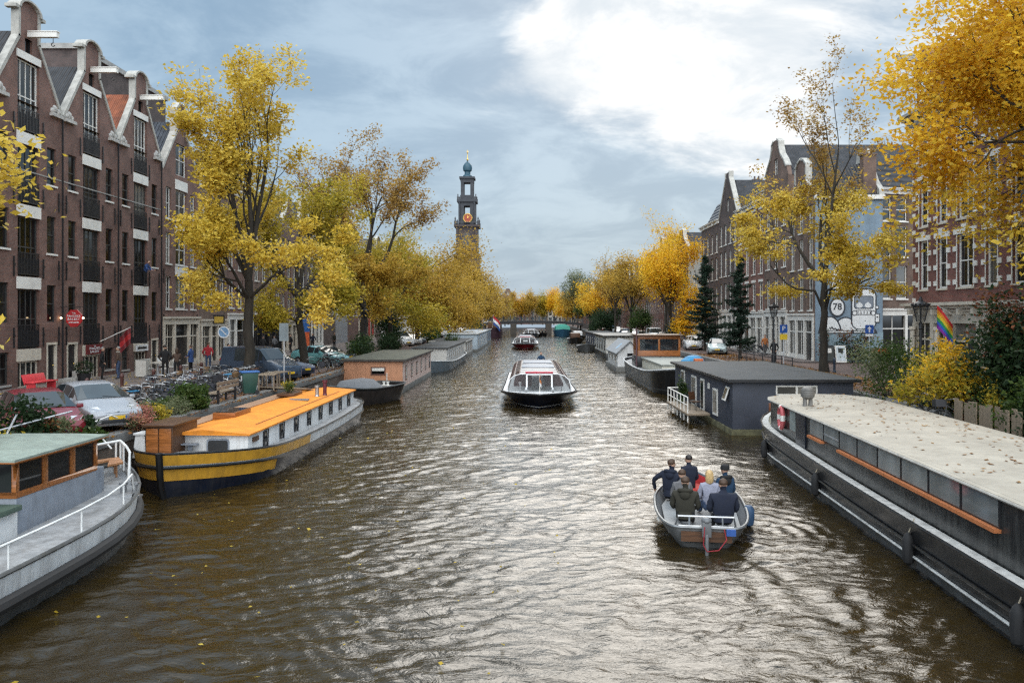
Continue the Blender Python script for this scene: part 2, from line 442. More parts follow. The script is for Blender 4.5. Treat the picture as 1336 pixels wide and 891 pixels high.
r_ = MB(); r_.box(XR+.35,1.2+18.3,-60,YE,QL-.2,QR); r_.box(19.5,60,-60,YE,QL-.2,QR+.003); struct(r_.build('street', PAVE, smooth=False))
r_ = MB(); r_.box(20.4,22.05,-60,46,QR,QR+.1); r_.box(20.4,22.05,60,YE,QR,QR+.1); struct(r_.build('pavement', PAVE2, smooth=False))
q = MB(); q.box(XL-1,XL-.02,-60,YE,-2,QL-.25); struct(q.build('quay_wall', QUAYB, smooth=False), 'brown brick quay wall along the left bank', 'wall')
q = MB(); q.box(XR+.02,XR+1,-60,YE,-2,QL-.25); struct(q.build('quay_wall', QUAYB, smooth=False), 'brown brick quay wall along the right bank', 'wall')
q = MB(); q.box(XL-.4,XL+.04,-60,YE,QL-.25,QL+.06); struct(q.build('quay_edge', KERB, bevel=.02))
q = MB(); q.box(XR-.04,XR+.4,-60,YE,QL-.25,QR+.05); struct(q.build('quay_edge', KERB, bevel=.02))

# water: real waves near the camera, fine ripple in the bump
def waves(X, Y, seed=3):
    rg = np.random.default_rng(seed); Z = np.zeros_like(X)
    # gentle wind chop running across the canal and towards the camera, domain-warped so that crests break up
    wx = X + .3*np.sin(.31*Y+.9)+.25*np.sin(.53*X-.41*Y+2.0) + .16*np.sin(1.3*Y+1.1*X) + .07*np.sin(3.1*X-2.2*Y)
    wy = Y + .3*np.sin(.37*X+1.3)+.2*np.sin(.61*Y+.35*X+.4) + .18*np.sin(1.5*X-.6*Y) + .07*np.sin(2.7*X+3.3*Y)
    for i in range(54):
        lam = .26*(1.05**i)*rg.uniform(.9,1.1)
        th = rg.normal(PI/2+.15, .55)
        k = 2*PI/lam; amp = .0058*lam**.9*rg.uniform(.6,1.3)
        if lam > .7: amp *= .56
        if lam > 1.6: amp *= .6
        ph = rg.uniform(0,6.28)
        env = .6+.55*np.sin(.23*X*rg.uniform(.5,1.4)+.19*Y*rg.uniform(.5,1.4)+rg.uniform(0,6))
        s = np.sin(k*(math.cos(th)*wx+math.sin(th)*wy)+ph)
        Z += amp*np.clip(env,.12,1.3)*(s+.28*(1-2*np.abs(np.sin((k*(math.cos(th)*wx+math.sin(th)*wy)+ph)/2))))
    # wakes
    def wake(bx, by, hx, hy, a, lam, decay, half=.34):
        dx, dy = X-bx, Y-by
        al = -(dx*hx+dy*hy); la = np.abs(dx*hy-dy*hx)
        d = la-al*half
        e = np.exp(-(d/.8)**2)*np.exp(-np.clip(al,0,None)/decay)*(al>0)
        return a*e*np.sin(2*PI*(d*.9+al*.12)/lam) + a*.35*np.exp(-(la/(1.1+.10*np.clip(al,0,None)))**2)*np.exp(-np.clip(al,0,None)/decay)*(al>0)*np.sin(2*PI*al/1.05+1.2*np.sin(la*2))
    Z += wake(4.1,18.6,.1,.995,.022,.75,9)
    Z += wake(.6,44,0,-1,.03,1.0,14,.3)
    rr = np.hypot(X-5.6,(Y-19.0)*.8)
    Z += .014*np.exp(-((rr-1.0)/1.2)**2)*np.sin(2*PI*rr/.42)
    return Z
ys = [5.0]
while ys[-1] < 236: ys.append(ys[-1]+max(.035, ys[-1]**1.55*.00055))
ys = np.array(ys); nx = 420
tt = np.linspace(-1,1,nx)
Xg = np.outer(np.minimum(1.0, (ys*.72+3)/15.0), tt)*14.2+1.2
Xg[:,0] = XL-.5; Xg[:,-1] = XR+.5
Yg = np.repeat(ys[:,None], nx, 1)
Zg = waves(Xg, Yg)
fade = np.clip((236-Yg)/40,0,1); Zg *= fade
ny = len(ys)
vv = np.stack([Xg,Yg,Zg],-1).reshape(-1,3)
ii = np.arange((ny-1)*nx).reshape(ny-1,nx)[:,:-1].ravel()
ff = np.stack([ii,ii+1,ii+nx+1,ii+nx],-1)
ex = [(-13.6,-60,-.02),(16,-60,-.02),(16,5.0,-.02),(-13.6,5.0,-.02),(-13.6,236,0),(16,236,0),(16,YE+2,0),(-13.6,YE+2,0)]
vv = np.vstack([vv, np.array(ex)]); nb = ny*nx
ff = np.vstack([ff, [[nb,nb+1,nb+2,nb+3],[nb+4,nb+5,nb+6,nb+7]]])
me = bpy.data.meshes.new('water')
me.vertices.add(len(vv)); me.vertices.foreach_set('co', vv.astype(np.float32).ravel())
me.loops.add(ff.size); me.loops.foreach_set('vertex_index', ff.astype(np.int32).ravel())
me.polygons.add(len(ff)); me.polygons.foreach_set('loop_start', np.arange(0,ff.size,4,dtype=np.int32)); me.polygons.foreach_set('loop_total', np.full(len(ff),4,np.int32))
me.polygons.foreach_set('use_smooth', np.ones(len(ff),bool)); me.update(calc_edges=True); me.validate()
m, nt, b, N, L = nodes('canal_water')
b.inputs['Base Color'].default_value = (.025,.0165,.005,1); b.inputs['Roughness'].default_value = .045; b.inputs['IOR'].default_value = 1.333; b.inputs['Specular IOR Level'].default_value = .9
tcw = N('ShaderNodeTexCoord'); prev = None
for sc_, st, ds in (((2.0,3.6,1), .5, .07), ((6,11,1), .4, .02), ((17,26,1), .25, .006)):
    mp = N('ShaderNodeMapping'); mp.inputs['Scale'].default_value = sc_; mp.inputs['Rotation'].default_value = (0,0,.2); L(tcw.outputs['Object'], mp.inputs['Vector'])
    n = N('ShaderNodeTexNoise'); n.inputs['Scale'].default_value = 1; n.inputs['Detail'].default_value = 4; n.inputs['Roughness'].default_value = .6; n.inputs['Distortion'].default_value = .8; L(mp.outputs[0], n.inputs['Vector'])
    bp = N('ShaderNodeBump'); bp.inputs['Strength'].default_value = st; bp.inputs['Distance'].default_value = ds
    L(n.outputs['Fac'], bp.inputs['Height'])
    if prev: L(prev, bp.inputs['Normal'])
    prev = bp.outputs[0]
L(prev, b.inputs['Normal'])
me.materials.append(m)
struct(link('water', me))
# ------------------------------------------------------------------ buildings
BR_WARE = brick('warehouse_brick', (.19,.086,.062), (.14,.067,.050), (.17,.135,.12))
BR_BROWN = brick('brown_brick', (.165,.095,.068), (.125,.075,.058), (.14,.12,.10))
BR_RED = brick('red_brick', (.20,.072,.05), (.16,.06,.045), (.2,.16,.13))
BR_DARK = brick('dark_brick', (.095,.062,.055), (.07,.05,.046), (.09,.08,.075))
BR_TAN = brick('tan_brick', (.24,.165,.105), (.2,.14,.09), (.24,.2,.17))
PLAST = M('pale_plaster', (.52,.49,.43), .8, var=.15, scale=.8)
PLASTW = M('white_plaster', (.68,.66,.61), .8, var=.12, scale=.8)
PLASTG = M('grey_plaster', (.30,.31,.32), .8, var=.15, scale=.8)
T_DARK = tiles('dark_pantiles', (.035,.035,.038)); T_RED = tiles('red_pantiles', (.26,.075,.03)); T_BLUE = tiles('slate_pantiles', (.05,.06,.075))
LEAD = M('lead_grey', (.2,.21,.23), .55, metal=.3)
DOORG = M('dark_green_door', (.012,.03,.022), .3); DOORB = M('black_door', (.014,.014,.016), .3); DOORR = M('oxblood_door', (.10,.015,.012), .35)
GOLD = M('gilding', (.75,.5,.12), .3, metal=.9)
_mc = {}
def cached(key, fn):
    if key not in _mc: _mc[key] = fn()
    return _mc[key]
def win(parent, u, z, w, h, nx=2, ny=2, fm=WHITE, pm=PANE, sill=WHITE, lint=None, rec=.12, ft=.075, simple=False, arch=False):
    def fr():
        b = MB()
        b.box(-w/2,-w/2+ft,0,.08,0,h); b.box(w/2-ft,w/2,0,.08,0,h); b.box(-w/2+ft,w/2-ft,0,.08,0,ft); b.box(-w/2+ft,w/2-ft,0,.08,h-ft,h)
        bt = .045
        for i in range(1,nx):
            x = -w/2+w*i/nx; b.box(x-bt/2,x+bt/2,.015,.065,ft,h-ft)
        for i in range(1,ny):
            zz_ = h*i/ny; t = .06 if (ny == 2 or i*2 == ny) else bt
            b.box(-w/2+ft,w/2-ft,.01,.07,zz_-t/2,zz_+t/2)
        return b.mesh('window', fm, smooth=False)
    o = link('window', cached(('w',w,h,nx,ny,fm.name,ft), fr), parent, (u,rec,z))
    link('pane', cached(('p',w,h,pm.name), lambda: MB().quad((-w/2,.05,0),(w/2,.05,0),(w/2,.05,h),(-w/2,.05,h)).mesh('pane', pm, smooth=False)), o)
    if sill and not simple:
        link('sill', cached(('s',w,sill.name), lambda: MB().box(-w/2-.07,w/2+.07,-rec-.07,.0,-.1,-.003).mesh('sill', sill, smooth=False)), o)
    if lint and not simple:
        link('lintel', cached(('l',w,lint.name), lambda: MB().box(-w/2-.14,w/2+.14,-rec-.012,-rec+.05,h+.003,h+.24).mesh('lintel', lint, smooth=False)), o)
    return o
def wall_front(mb, w, z0, H, holes, y=0.0, dep=.2):
    xs = sorted({-w/2, w/2, *[h[0] for h in holes], *[h[1] for h in holes]}); zs = sorted({z0, H, *[h[2] for h in holes], *[h[3] for h in holes]})
    for i in range(len(xs)-1):
        for j in range(len(zs)-1):
            cx_, cz_ = (xs[i]+xs[i+1])/2, (zs[j]+zs[j+1])/2
            if any(h[0]<cx_<h[1] and h[2]<cz_<h[3] for h in holes): continue
            mb.quad((xs[i],y,zs[j]),(xs[i+1],y,zs[j]),(xs[i+1],y,zs[j+1]),(xs[i],y,zs[j+1]))
    for a,b,c,d in holes:
        mb.quad((a,y,c),(a,y,d),(a,y+dep,d),(a,y+dep,c)); mb.quad((b,y,c),(b,y+dep,c),(b,y+dep,d),(b,y,d))
        mb.quad((a,y,d),(b,y,d),(b,y+dep,d),(a,y+dep,d)); mb.quad((a,y,c),(a,y+dep,c),(b,y+dep,c),(b,y,c))
def body(mb, w, H, depth):
    h = w/2
    mb.quad((-h,0,0),(-h,0,H),(-h,depth,H),(-h,depth,0)); mb.quad((h,0,0),(h,depth,0),(h,depth,H),(h,0,H))
    mb.quad((-h,depth,0),(-h,depth,H),(h,depth,H),(h,depth,0)); mb.quad((-h,.4,H),(h,.4,H),(h,depth,H),(-h,depth,H))
def gable_mesh(prof, holes, th=.36):
    """prof: [(z, halfwidth)] upwards; holes: [(z0,z1,half)] in the middle"""
    b = MB()
    def hw(z):
        for (z0,a),(z1,c) in zip(prof, prof[1:]):
            if z0 <= z <= z1: return a if z1 == z0 else a+(c-a)*(z-z0)/(z1-z0)
        return prof[-1][1]
    cuts = sorted({z for z,_ in prof} | {h[0] for h in holes} | {h[1] for h in holes})
    for za, zb in zip(cuts, cuts[1:]):
        a, c = hw(za+1e-6), hw(zb-1e-6)
        hl = [h for h in holes if h[0] <= za+1e-6 and zb <= h[1]+1e-6]
        for y, in ((0.0,),(th,)):
            if hl:
                q = hl[0][2]
                b.quad((-a,y,za),(-q,y,za),(-q,y,zb),(-c,y,zb)); b.quad((q,y,za),(a,y,za),(c,y,zb),(q,y,zb))
            else: b.quad((-a,y,za),(a,y,za),(c,y,zb),(-c,y,zb))
        if hl:
            q = hl[0][2]
            b.quad((-q,0,za),(-q,th,za),(-q,th,zb),(-q,0,zb)); b.quad((q,0,za),(q,0,zb),(q,th,zb),(q,th,za))
        b.quad((-a,0,za),(-c,0,zb),(-c,th,zb),(-a,th,za)); b.quad((a,0,za),(a,th,za),(c,th,zb),(c,0,zb))
    for (z0,a),(z1,c) in zip(prof, prof[1:]):
        if z0 == z1:
            for s in (-1,1): b.quad((s*c,0,z0),(s*a,0,z0),(s*a,th,z0),(s*c,th,z0))
    z, a = prof[-1]; b.quad((-a,0,z),(a,0,z),(a,th,z),(-a,th,z))
    return b
def coping_mesh(prof, t=.2, over=.1, th=.36, sides=(-1,1)):
    b = MB()
    for s in sides:
        for (z0,a),(z1,c) in zip(prof, prof[1:]):
            p0, p1 = Vector((s*a,0,z0)), Vector((s*c,0,z1)); d = (p1-p0)
            if d.length < .05: continue
            d.normalize(); n = Vector((d.z*s,0,-d.x*s)); n = n if n.z >= 0 else -n
            if abs(d.z) > .999: n = Vector((s,0,0))
            e = d*.04
            q = [p0-e-n*t*.6, p1+e-n*t*.6, p1+e+n*t*.5, p0-e+n*t*.5]
            poly = [(v.x,v.z) for v in q]
            b.prism(poly, -over, th+.06)
    return b
def anchors(parent, pts, mat=IRON):
    for (u,z) in pts:
        link('wall_anchor', cached('anchor', lambda: MB().boxc((0,-.03,0),(.07,.05,1.0)).boxc((0,-.055,.1),(.14,.03,.1)).mesh('wall_anchor', mat, smooth=False)), parent, (u,0,z))
def place(side, ya, yb):
    yc = (ya+yb)/2
    return ((FL, yc, QL), R(90)) if side == 'L' else ((FR, yc, QR), R(-90))
def roof_ridge(parent, w, H, rh, depth, mat, y0=.36, name='roof'):
    b = MB(); b.prism([(-w/2-.05,H-.05),(w/2+.05,H-.05),(0,H+rh)], y0, depth); return b.build(name, mat, parent, smooth=False)
def roof_mansard(parent, w, H, rh, depth, mat, y0=.25):
    b = MB(); h = w/2-.02
    A = [(-h,y0,H-.02),(h,y0,H-.02),(h,depth,H-.02),(-h,depth,H-.02)]; k = rh*.55
    B = [(-h,y0+k,H+rh),(h,y0+k,H+rh),(h,depth-k,H+rh),(-h,depth-k,H+rh)]
    b.rings([A,B]); return b.build('roof', mat, parent, smooth=False)
def chimney(parent, u, y, z, h=1.6, w=.7, d=1.0, mat=BR_BROWN):
    b = MB(); b.box(u-w/2,u+w/2,y-d/2,y+d/2,z,z+h); b.box(u-w/2-.06,u+w/2+.06,y-d/2-.06,y+d/2+.06,z+h,z+h+.12)
    b.cyl((u-.12,y-.2,z+h+.12),(u-.12,y-.2,z+h+.5),.1,8); b.cyl((u+.1,y+.2,z+h+.12),(u+.1,y+.2,z+h+.5),.1,8)
    return b.build('chimney', mat, parent, smooth=False)
def hoist(parent, z, mat=WHITE, L_=1.5, u=0):
    b = MB(); b.box(u-.12,u+.12,-L_,.3,z+.05,z+.31); b.box(u-.15,u+.15,-L_-.03,-.03,z+.313,z+.36)
    o = b.build('hoist_beam', mat, parent, smooth=False)
    h = MB(); h.tube([(u,-L_+.25,z),(u,-L_+.25,z-.22)],.02,6); h.tube([(u,-L_+.25+.09*math.sin(a),z-.31+.09*math.cos(a)) for a in np.linspace(0,4.4,8)],.022,6)
    h.build('hook', IRON, o)
    return o
def cornice(parent, w, z, mat=WHITE, d=.35, h=.45, brackets=0):
    b = MB(); b.box(-w/2-.05,w/2+.05,-.1,.25,z-h,z-h*.35); b.box(-w/2-.1,w/2+.1,-d,.25,z-h*.35+.002,z-.06); b.box(-w/2-.14,w/2+.14,-d-.07,.25,z-.058,z)
    for i in range(brackets):
        u = -w/2+.25+(w-.5)*i/max(1,brackets-1); b.box(u-.08,u+.08,-d+.06,-.1,z-h*.95,z-h*.36)
    return b.build('cornice', mat, parent, smooth=False)
def shopfront(parent, w, h, bays, mat=CREAM, pm=PANE, door=1, u0=0.0, dmat=DOORB, fasc=.42, pil=.22, base=.45):
    """pilasters, fascia and glazed bays; one bay is a door"""
    n = len(bays); tot = sum(bays); b = MB(); x = u0-w/2
    b.box(u0-w/2,u0+w/2,-.12,.1,h-fasc,h); b.box(u0-w/2-.06,u0+w/2+.06,-.22,.1,h+.002,h+.14)
    o = None; edges = [x]
    for k in bays: x += k/tot*w; edges.append(x)
    for i, e in enumerate(edges):
        e2 = min(max(e,u0-w/2+pil/2),u0+w/2-pil/2); b.box(e2-pil/2,e2+pil/2,-.14,.12,0,h-fasc-.002); b.box(e2-pil/2-.03,e2+pil/2+.03,-.17,.1,0,.3)
    zt = (h-fasc)*.70
    for i in range(n):
        a, c = edges[i]+pil/2, edges[i+1]-pil/2
        b.box(a,c,0,.09,zt,zt+.09)
        if i != door:
            b.box(a,c,-.06,.1,0,base); m_ = (a+c)/2
            if c-a > .9: b.box(m_-.03,m_+.03,.02,.08,base,h-fasc)
    o = b.build('shopfront', mat, parent, smooth=False)
    for i in range(n):
        a, c = edges[i]+pil/2, edges[i+1]-pil/2
        MB().quad((a,.07,zt+.09),(c,.07,zt+.09),(c,.07,h-fasc),(a,.07,h-fasc)).build('pane', pm, o, smooth=False)
        if i != door: MB().quad((a,.07,base),(c,.07,base),(c,.07,zt),(a,.07,zt)).build('pane', pm, o, smooth=False)
        else:
            d = MB(); d.box(a,c,.05,.11,.02,zt); d.box(a+.12,c-.12,.035,.05,.2,zt*.45); d.box(a+.12,c-.12,.035,.05,zt*.52,zt-.15)
            dd = d.build('door', dmat, o, smooth=False); MB().ball((c-.1,.0,zt*.47),.035,6,4).build('handle', GOLD, dd)
    return o
def pubdoor(parent, u, z, w, h, dmat=DOORB, fm=CREAM):
    b = MB(); b.box(u-w/2-.1,u-w/2,-.03,.15,z,z+h); b.box(u+w/2,u+w/2+.1,-.03,.15,z,z+h); b.box(u-w/2-.1,u+w/2+.1,-.05,.15,z+h,z+h+.12)
    o = b.build('door_surround', fm, parent, smooth=False)
    d = MB(); d.box(u-w/2,u+w/2,.1,.16,z+.02,z+h); d.box(u-w/2+.12,u+w/2-.12,.08,.1,z+.2,z+h*.45); d.box(u-w/2+.12,u+w/2-.12,.08,.1,z+h*.52,z+h-.15)
    dd = d.build('door', dmat, parent, smooth=False); MB().ball((u+w/2-.12,.06,z+h*.47),.035,6,4).build('handle', GOLD, dd)
    return dd

# ---- the four gabled warehouses on the left
def warehouse(ya, yb, label, roofm, cw=1.75, sw=.8, so=1.95, fm=BLACK, white=False, ground='bar', H=14.5):
    loc, rz = place('L', ya, yb); w = yb-ya
    t = thing('gabled_warehouse', label, 'warehouse', loc, rz, 'gabled brick warehouses on the left bank')
    lint = [2.0+3.65*k for k in range(4)]              # tops of the white lintels in the hoist column
    holes = []; ch = cw/2
    for k in range(3): holes.append((-ch,ch,lint[k]+.02,lint[k+1]-.62))
    holes.append((-ch,ch,lint[3]+.02,H))
    for k in range(3):
        for s in (-1,1): holes.append((s*so-sw/2, s*so+sw/2, 3.35+3.65*k, 5.35+3.65*k-.03))
    gh = []
    if ground == 'bar': holes += [(-ch,ch,.05,1.4), (so-sw/2-.1,so+sw/2+.1,.45,1.75), (-so-.5,-so+.4,.05,2.2)]
    elif ground == 'low': holes += [(-ch,ch,.05,1.4), (so-sw/2,so+sw/2,.05,2.25), (-so-.55,-so+.45,.3,1.9)]
    elif ground == 'cafe': holes += [(-ch,ch,.05,1.4), (so-.45,so+.45,.05,2.15), (-so-.45,-so+.4,.3,1.9)]
    b = MB(); wall_front(b, w, 0, H, holes); body(b, w, H, 13); b.build('wall', BR_WARE, t, smooth=False)
    prof = [(H,w/2),(H+.12,w/2-.1),(H+3.2,.82),(H+4.75,.82)]
    gable_mesh(prof, [(H,H+2.1,ch),(H+2.5,H+3.25,.3)]).build('gable', BR_WARE, t, smooth=False)
    c = MB(); c.v = []; cm = coping_mesh(prof[1:], .16, .07, .26)
    # curved cap over the neck
    for i in range(8):
        a0, a1 = PI*i/8, PI*(i+1)/8; f_ = lambda a, r: (r*math.cos(a), H+4.62+(r*.62)*math.sin(a))
        cm.prism([f_(a0,.80),f_(a0,.95),f_(a1,.95),f_(a1,.80)], -.16, .5)
    for s in (-1,1): cm.box(s*1.08-.14,s*1.08+.14,-.14,.44,H+4.5,H+4.66)
    cm.build('coping', M('coping_stone',(.43,.415,.375),.75,var=.25,scale=3,grime=.5,gcol=(.2,.19,.17)), t, smooth=False)
    MB().prism([(.78*math.cos(PI*i/8),H+4.64+.48*math.sin(PI*i/8)) for i in range(9)],.02,.36).build('gable_cap', BR_WARE, t, smooth=False)
    roof_ridge(t, w, H, 3.7, 13, roofm)
    for s in (-1,1):                                   # carved scrolls in the valleys
        sc = MB(); sc.box(s*(w/2-.62)-.5,s*(w/2-.62)+.5,-.2,.4,H-.16,H+.02)
        for dx, dz, rr in ((-.25,.2,.2),(.05,.28,.24),(.3,.16,.16)): sc.ball((s*(w/2-.62)+dx*s*-1,.05,H+dz),(rr,.18,rr),8,6)
        sc.build('carved_scroll', M('weathered_stone',(.46,.44,.41),.85,var=.35,scale=9), t)
    hoist(t, H+2.35+.95, WHITE)
    for k in range(4):                                 # white lintels + balcony doors with iron railing
        lz = lint[k]
        MB().box(-ch-.1,ch+.1,-.05,.02,lz-.6,lz).build('lintel', WHITE if k else CREAM, t, smooth=False)
        top = (lint[k+1]-.62) if k < 3 else H+2.1
        win(t, 0, lz+.02, cw, top-lz-.02, 4, 2, fm=WHITE if (white or k==3) else M('dark_frame',(.05,.05,.048),.5), pm=PANE_L if (white or k > 1) else PANE, sill=None, rec=.14)
        rl = MB(); rl.box(-ch,ch,-.02,.0,lz+.12,lz+.17); rl.box(-ch,ch,-.02,.0,lz+1.2,lz+1.25)
        for i in range(15):
            x = -ch+.03+(cw-.06)*i/14; rl.box(x-.02,x+.02,-.018,-.002,lz+.17,lz+1.2)
        rl.box(-ch,ch,-.0,.012,lz+.1,lz+.95)
        rl.build('balcony_railing', IRON, t, smooth=False)
    MB().box(-ch-.1,ch+.1,-.05,.02,H+2.12,H+2.5).build('lintel', WHITE, t, smooth=False)
    for k in range(3):
        for s in (-1,1): win(t, s*so, 3.35+3.65*k, sw, 1.97, 1, 2, fm=WHITE if white else M('dark_frame',(.05,.05,.048),.5), pm=PANE, sill=WHITE if k else None, rec=.1, ft=.06)
    win(t, 0, .05, cw, 1.33, 4, 1, fm=CREAM, pm=PANE_L, sill=None)
    if ground == 'bar': win(t, so, .45, sw+.2, 1.3, 2, 1, fm=M('dark_frame',(.05,.05,.048),.5), sill=STONE); pubdoor(t, -so-.05, .05, .82, 2.05)
    elif ground == 'low': pubdoor(t, so, .05, .7, 2.1); win(t, -so-.05, .3, 1.0, 1.6, 2, 2, fm=M('dark_frame',(.05,.05,.048),.5), sill=STONE)
    elif ground == 'cafe': pubdoor(t, so, .05, .8, 2.0); win(t, -so-.025, .3, .85, 1.6, 1, 2, fm=M('dark_frame',(.05,.05,.048),.5), sill=STONE)
    win(t, 0, H+2.5, .6, .75, 1, 1, fm=IRON, sill=None, ft=.04)
    anchors(t, [(s*x, z) for z in (2.6,6.15,9.8,13.3) for s in (-1,1) for x in (ch+.32,)]+[(s*(so+.62), z) for z in (2.6,6.15,9.8) for s in (-1,1)])
    MB().box(-w/2+.02,w/2-.02,-.02,.012,11.0,11.06).build('string_course', STONE, t, smooth=False)
    MB().tube([(w/2-.06,-.08,0),(w/2-.06,-.08,H)],.05,6).build('drainpipe', IRON, t)
    return t
warehouse(31.9,37.7,'brick warehouse with white spout gable, cut off by the left edge', T_DARK, ground='low')
warehouse(37.7,43.5,'maroon brick warehouse with white spout gable, nearest the camera in the gabled row', T_DARK, ground='low')
W2 = warehouse(43.5,49.4,'brick warehouse with white spout gable and red signs over its pancake restaurant door', T_DARK, ground='bar')
W3 = warehouse(49.4,55.2,'brick warehouse with white spout gable and orange roof tiles above the cafe tables', T_RED, ground='cafe')

# the annex that rises behind the gables
t = thing('flat_roofed_annex','tall plain brick block with flat white edged roof rising behind the gables','building',(-32.2,58.5,QL))
MB().box(-3.4,2.6,-6.2,6.4,0,21.2).build('wall', BR_DARK, t, smooth=False)
MB().box(-3.55,2.75,-6.35,6.55,21.2,21.55).build('roof_edge', STONE, t, smooth=False)

# ---- all other houses
def house(label, loc, rz, w, H, cols, floors, wm, gable='cornice', roofm=T_DARK, rh=2.6, depth=12, fm=WHITE, pm=PANE_L, sills=WHITE, lint=None, ground=None, nxy=(2,2), gprof=None,
          gholes=(), simple=False, group=None, gm=None, name='canal_house', cat='house', trim=WHITE, brackets=5, chim=None, hoisted=False, anch=False):
    t = thing(name, label, cat, loc, rz, group)
    holes = [(u-cw/2,u+cw/2,z,z+h) for (z,h) in floors for (u,cw) in cols]
    gh = ground['h'] if ground else 0
    if ground: holes.append((-w/2+.18,w/2-.18,0,gh-.003))
    b = MB(); wall_front(b, w, 0, H, holes); body(b, w, H, depth); b.build('wall', wm, t, smooth=False)
    for (z,h) in floors:
        for (u,cw) in cols: win(t, u, z, cw, h, *nxy, fm=fm, pm=pm, sill=sills, lint=lint, simple=simple)
    if ground: shopfront(t, w-.36, gh, ground.get('bays',[1,1,1]), ground.get('mat',CREAM), ground.get('pm',PANE), ground.get('door',1), dmat=ground.get('dmat',DOORB))
    if gable == 'cornice':
        cornice(t, w, H+.35, trim, brackets=brackets); roof_mansard(t, w, H+.05, rh, depth, roofm)
    elif gable == 'flat':
        cornice(t, w, H+.3, trim, d=.2, h=.35)
        MB().box(-w/2,w/2,.25,depth,H,H+.2).build('roof', LEAD, t, smooth=False)
    else:
        P = {'neck': [(H,w/2),(H+.5,w/2-.1),(H+.5,w*.30),(H+1.3,w*.26),(H+1.7,w*.2),(H+3.0,w*.2),(H+3.4,w*.12),(H+3.6,w*.02)],
             'bell': [(H,w/2),(H+.8,w*.44),(H+1.5,w*.34),(H+2.1,w*.22),(H+2.8,w*.16),(H+3.3,w*.15),(H+3.6,w*.08)],
             'step': [(H,w/2),(H+.8,w/2),(H+.8,w*.4),(H+1.6,w*.4),(H+1.6,w*.3),(H+2.4,w*.3),(H+2.4,w*.2),(H+3.2,w*.2),(H+3.2,w*.1),(H+4,w*.1)],
             'point': [(H,w/2),(H+.1,w/2-.05),(H+4.2,w*.1),(H+4.8,w*.1)],
             'spout': [(H,w/2),(H+.1,w/2-.05),(H+2.6,w*.14),(H+3.8,w*.14)]}[gable] if not gprof else gprof
        gz = [(H+.5,H+1.9,min(.5,w*.1))] if not gholes else list(gholes)
        gable_mesh(P, gz).build('gable', gm or wm, t, smooth=False); [coping_mesh(P[1:], .16, .1, sides=(s_,)).build('coping', M('coping_stone',(.52,.50,.45)), t, smooth=False) for s_ in (-1,1)]
        for g_ in gz: win(t, 0, g_[0], g_[2]*2, g_[1]-g_[0], 2, 2, fm=fm, pm=pm, sill=None, simple=True)
        roof_ridge(t, w, H, min(P[-1][0]-H-.4, 4.0), depth, roofm)
        if hoisted: hoist(t, P[-1][0]-1.3, trim, 1.1)
    if chim: chimney(t, chim[0], chim[1], H+.4, chim[2], mat=wm)
    if anch: anchors(t, [(u, z) for z in (floors[0][0]-.9,floors[1][0]-.9) for u in (-w/2+.4,w/2-.4)])
    return t
def even(w, n, cw): return [(-w/2+w*(i+.5)/n, cw) for i in range(n)]

def L_(ya, yb): loc, rz = place('L', ya, yb); return dict(loc=loc, rz=rz, w=yb-ya)
def R_(ya, yb): loc, rz = place('R', ya, yb); return dict(loc=loc, rz=rz, w=yb-ya)
SP = [(13.9,2.9),(14.0,2.8),(17.2,.82),(18.75,.82)]
h4 = house('brown brick warehouse house with white hoist column and wide cream pilastered doorway', **L_(55.2,61.6), H=13.9, cols=[(-2.05,.85),(0,1.8),(2.05,.85)], floors=[(4.2,2.3),(7.4,2.2),(10.6,2.2)], wm=BR_WARE,
      gable='spout', gprof=[(13.9,3.2),(14.02,3.1),(17.0,.85),(18.7,.85),(19.2,.3)], gholes=[(13.9,16.2,.9)], roofm=T_BLUE, ground=dict(h=3.5,bays=[.8,1.1,.8],door=1), pm=PANE_L, lint=None, hoisted=True, anch=True)
for z in (6.55,9.65,12.85): MB().box(-1.0,1.0,-.05,.02,z+.0,z+.7).build('panel', WHITE, h4, smooth=False)
h5 = house('narrow brown house with white panels, an arched doorway and yellow lettered board', **L_(61.6,67.2), H=13.6, cols=[(-1.9,.8),(0,1.9),(1.9,.8)], floors=[(4.6,2.4),(8.0,2.2),(11.0,2.0)], wm=BR_BROWN, gable='spout', roofm=T_DARK,
      gholes=[(13.6,15.4,.8)], ground=dict(h=3.3,bays=[1,.7,1],door=1,mat=CREAM), hoisted=True)
for z in (7.1,10.3): MB().box(-1.05,1.05,-.05,.02,z,z+.62).build('panel', WHITE, h5, smooth=False)
house('brown house with tall white portal, half behind the big yellow tree trunk', **L_(67.2,73.6), H=14.2, cols=even(6.4,3,1.15), floors=[(4.4,2.4),(7.7,2.3),(10.9,2.1)], wm=BR_WARE, gable='cornice', ground=dict(h=3.8,bays=[.7,1,.7],mat=PLASTW,door=1))
h7 = house('dark brick house with orange pub awning behind the blue van', **L_(73.6,82), H=13.2, cols=even(8.4,4,1.15), floors=[(3.9,2.4),(7.0,2.3),(10.0,2.1)], wm=BR_BROWN, gable='cornice', ground=dict(h=3.2,bays=[1,1,1,1],mat=DOORB,door=2))
house('brown canal house with bell gable, second beyond the orange pub awning', **L_(82,87.5), H=12.6, cols=even(5.5,3,1.0), floors=[(3.7,2.3),(6.8,2.2),(9.7,2.0)], wm=BR_WARE, gable='bell', ground=dict(h=3.1,bays=[1,.8,1],door=1))
house('purplish brick house left of the white shopfront', **L_(87.5,93), H=13.4, cols=even(5.5,3,1.0), floors=[(3.9,2.3),(7.0,2.2),(10.1,2.1)], wm=BR_DARK, gable='neck')
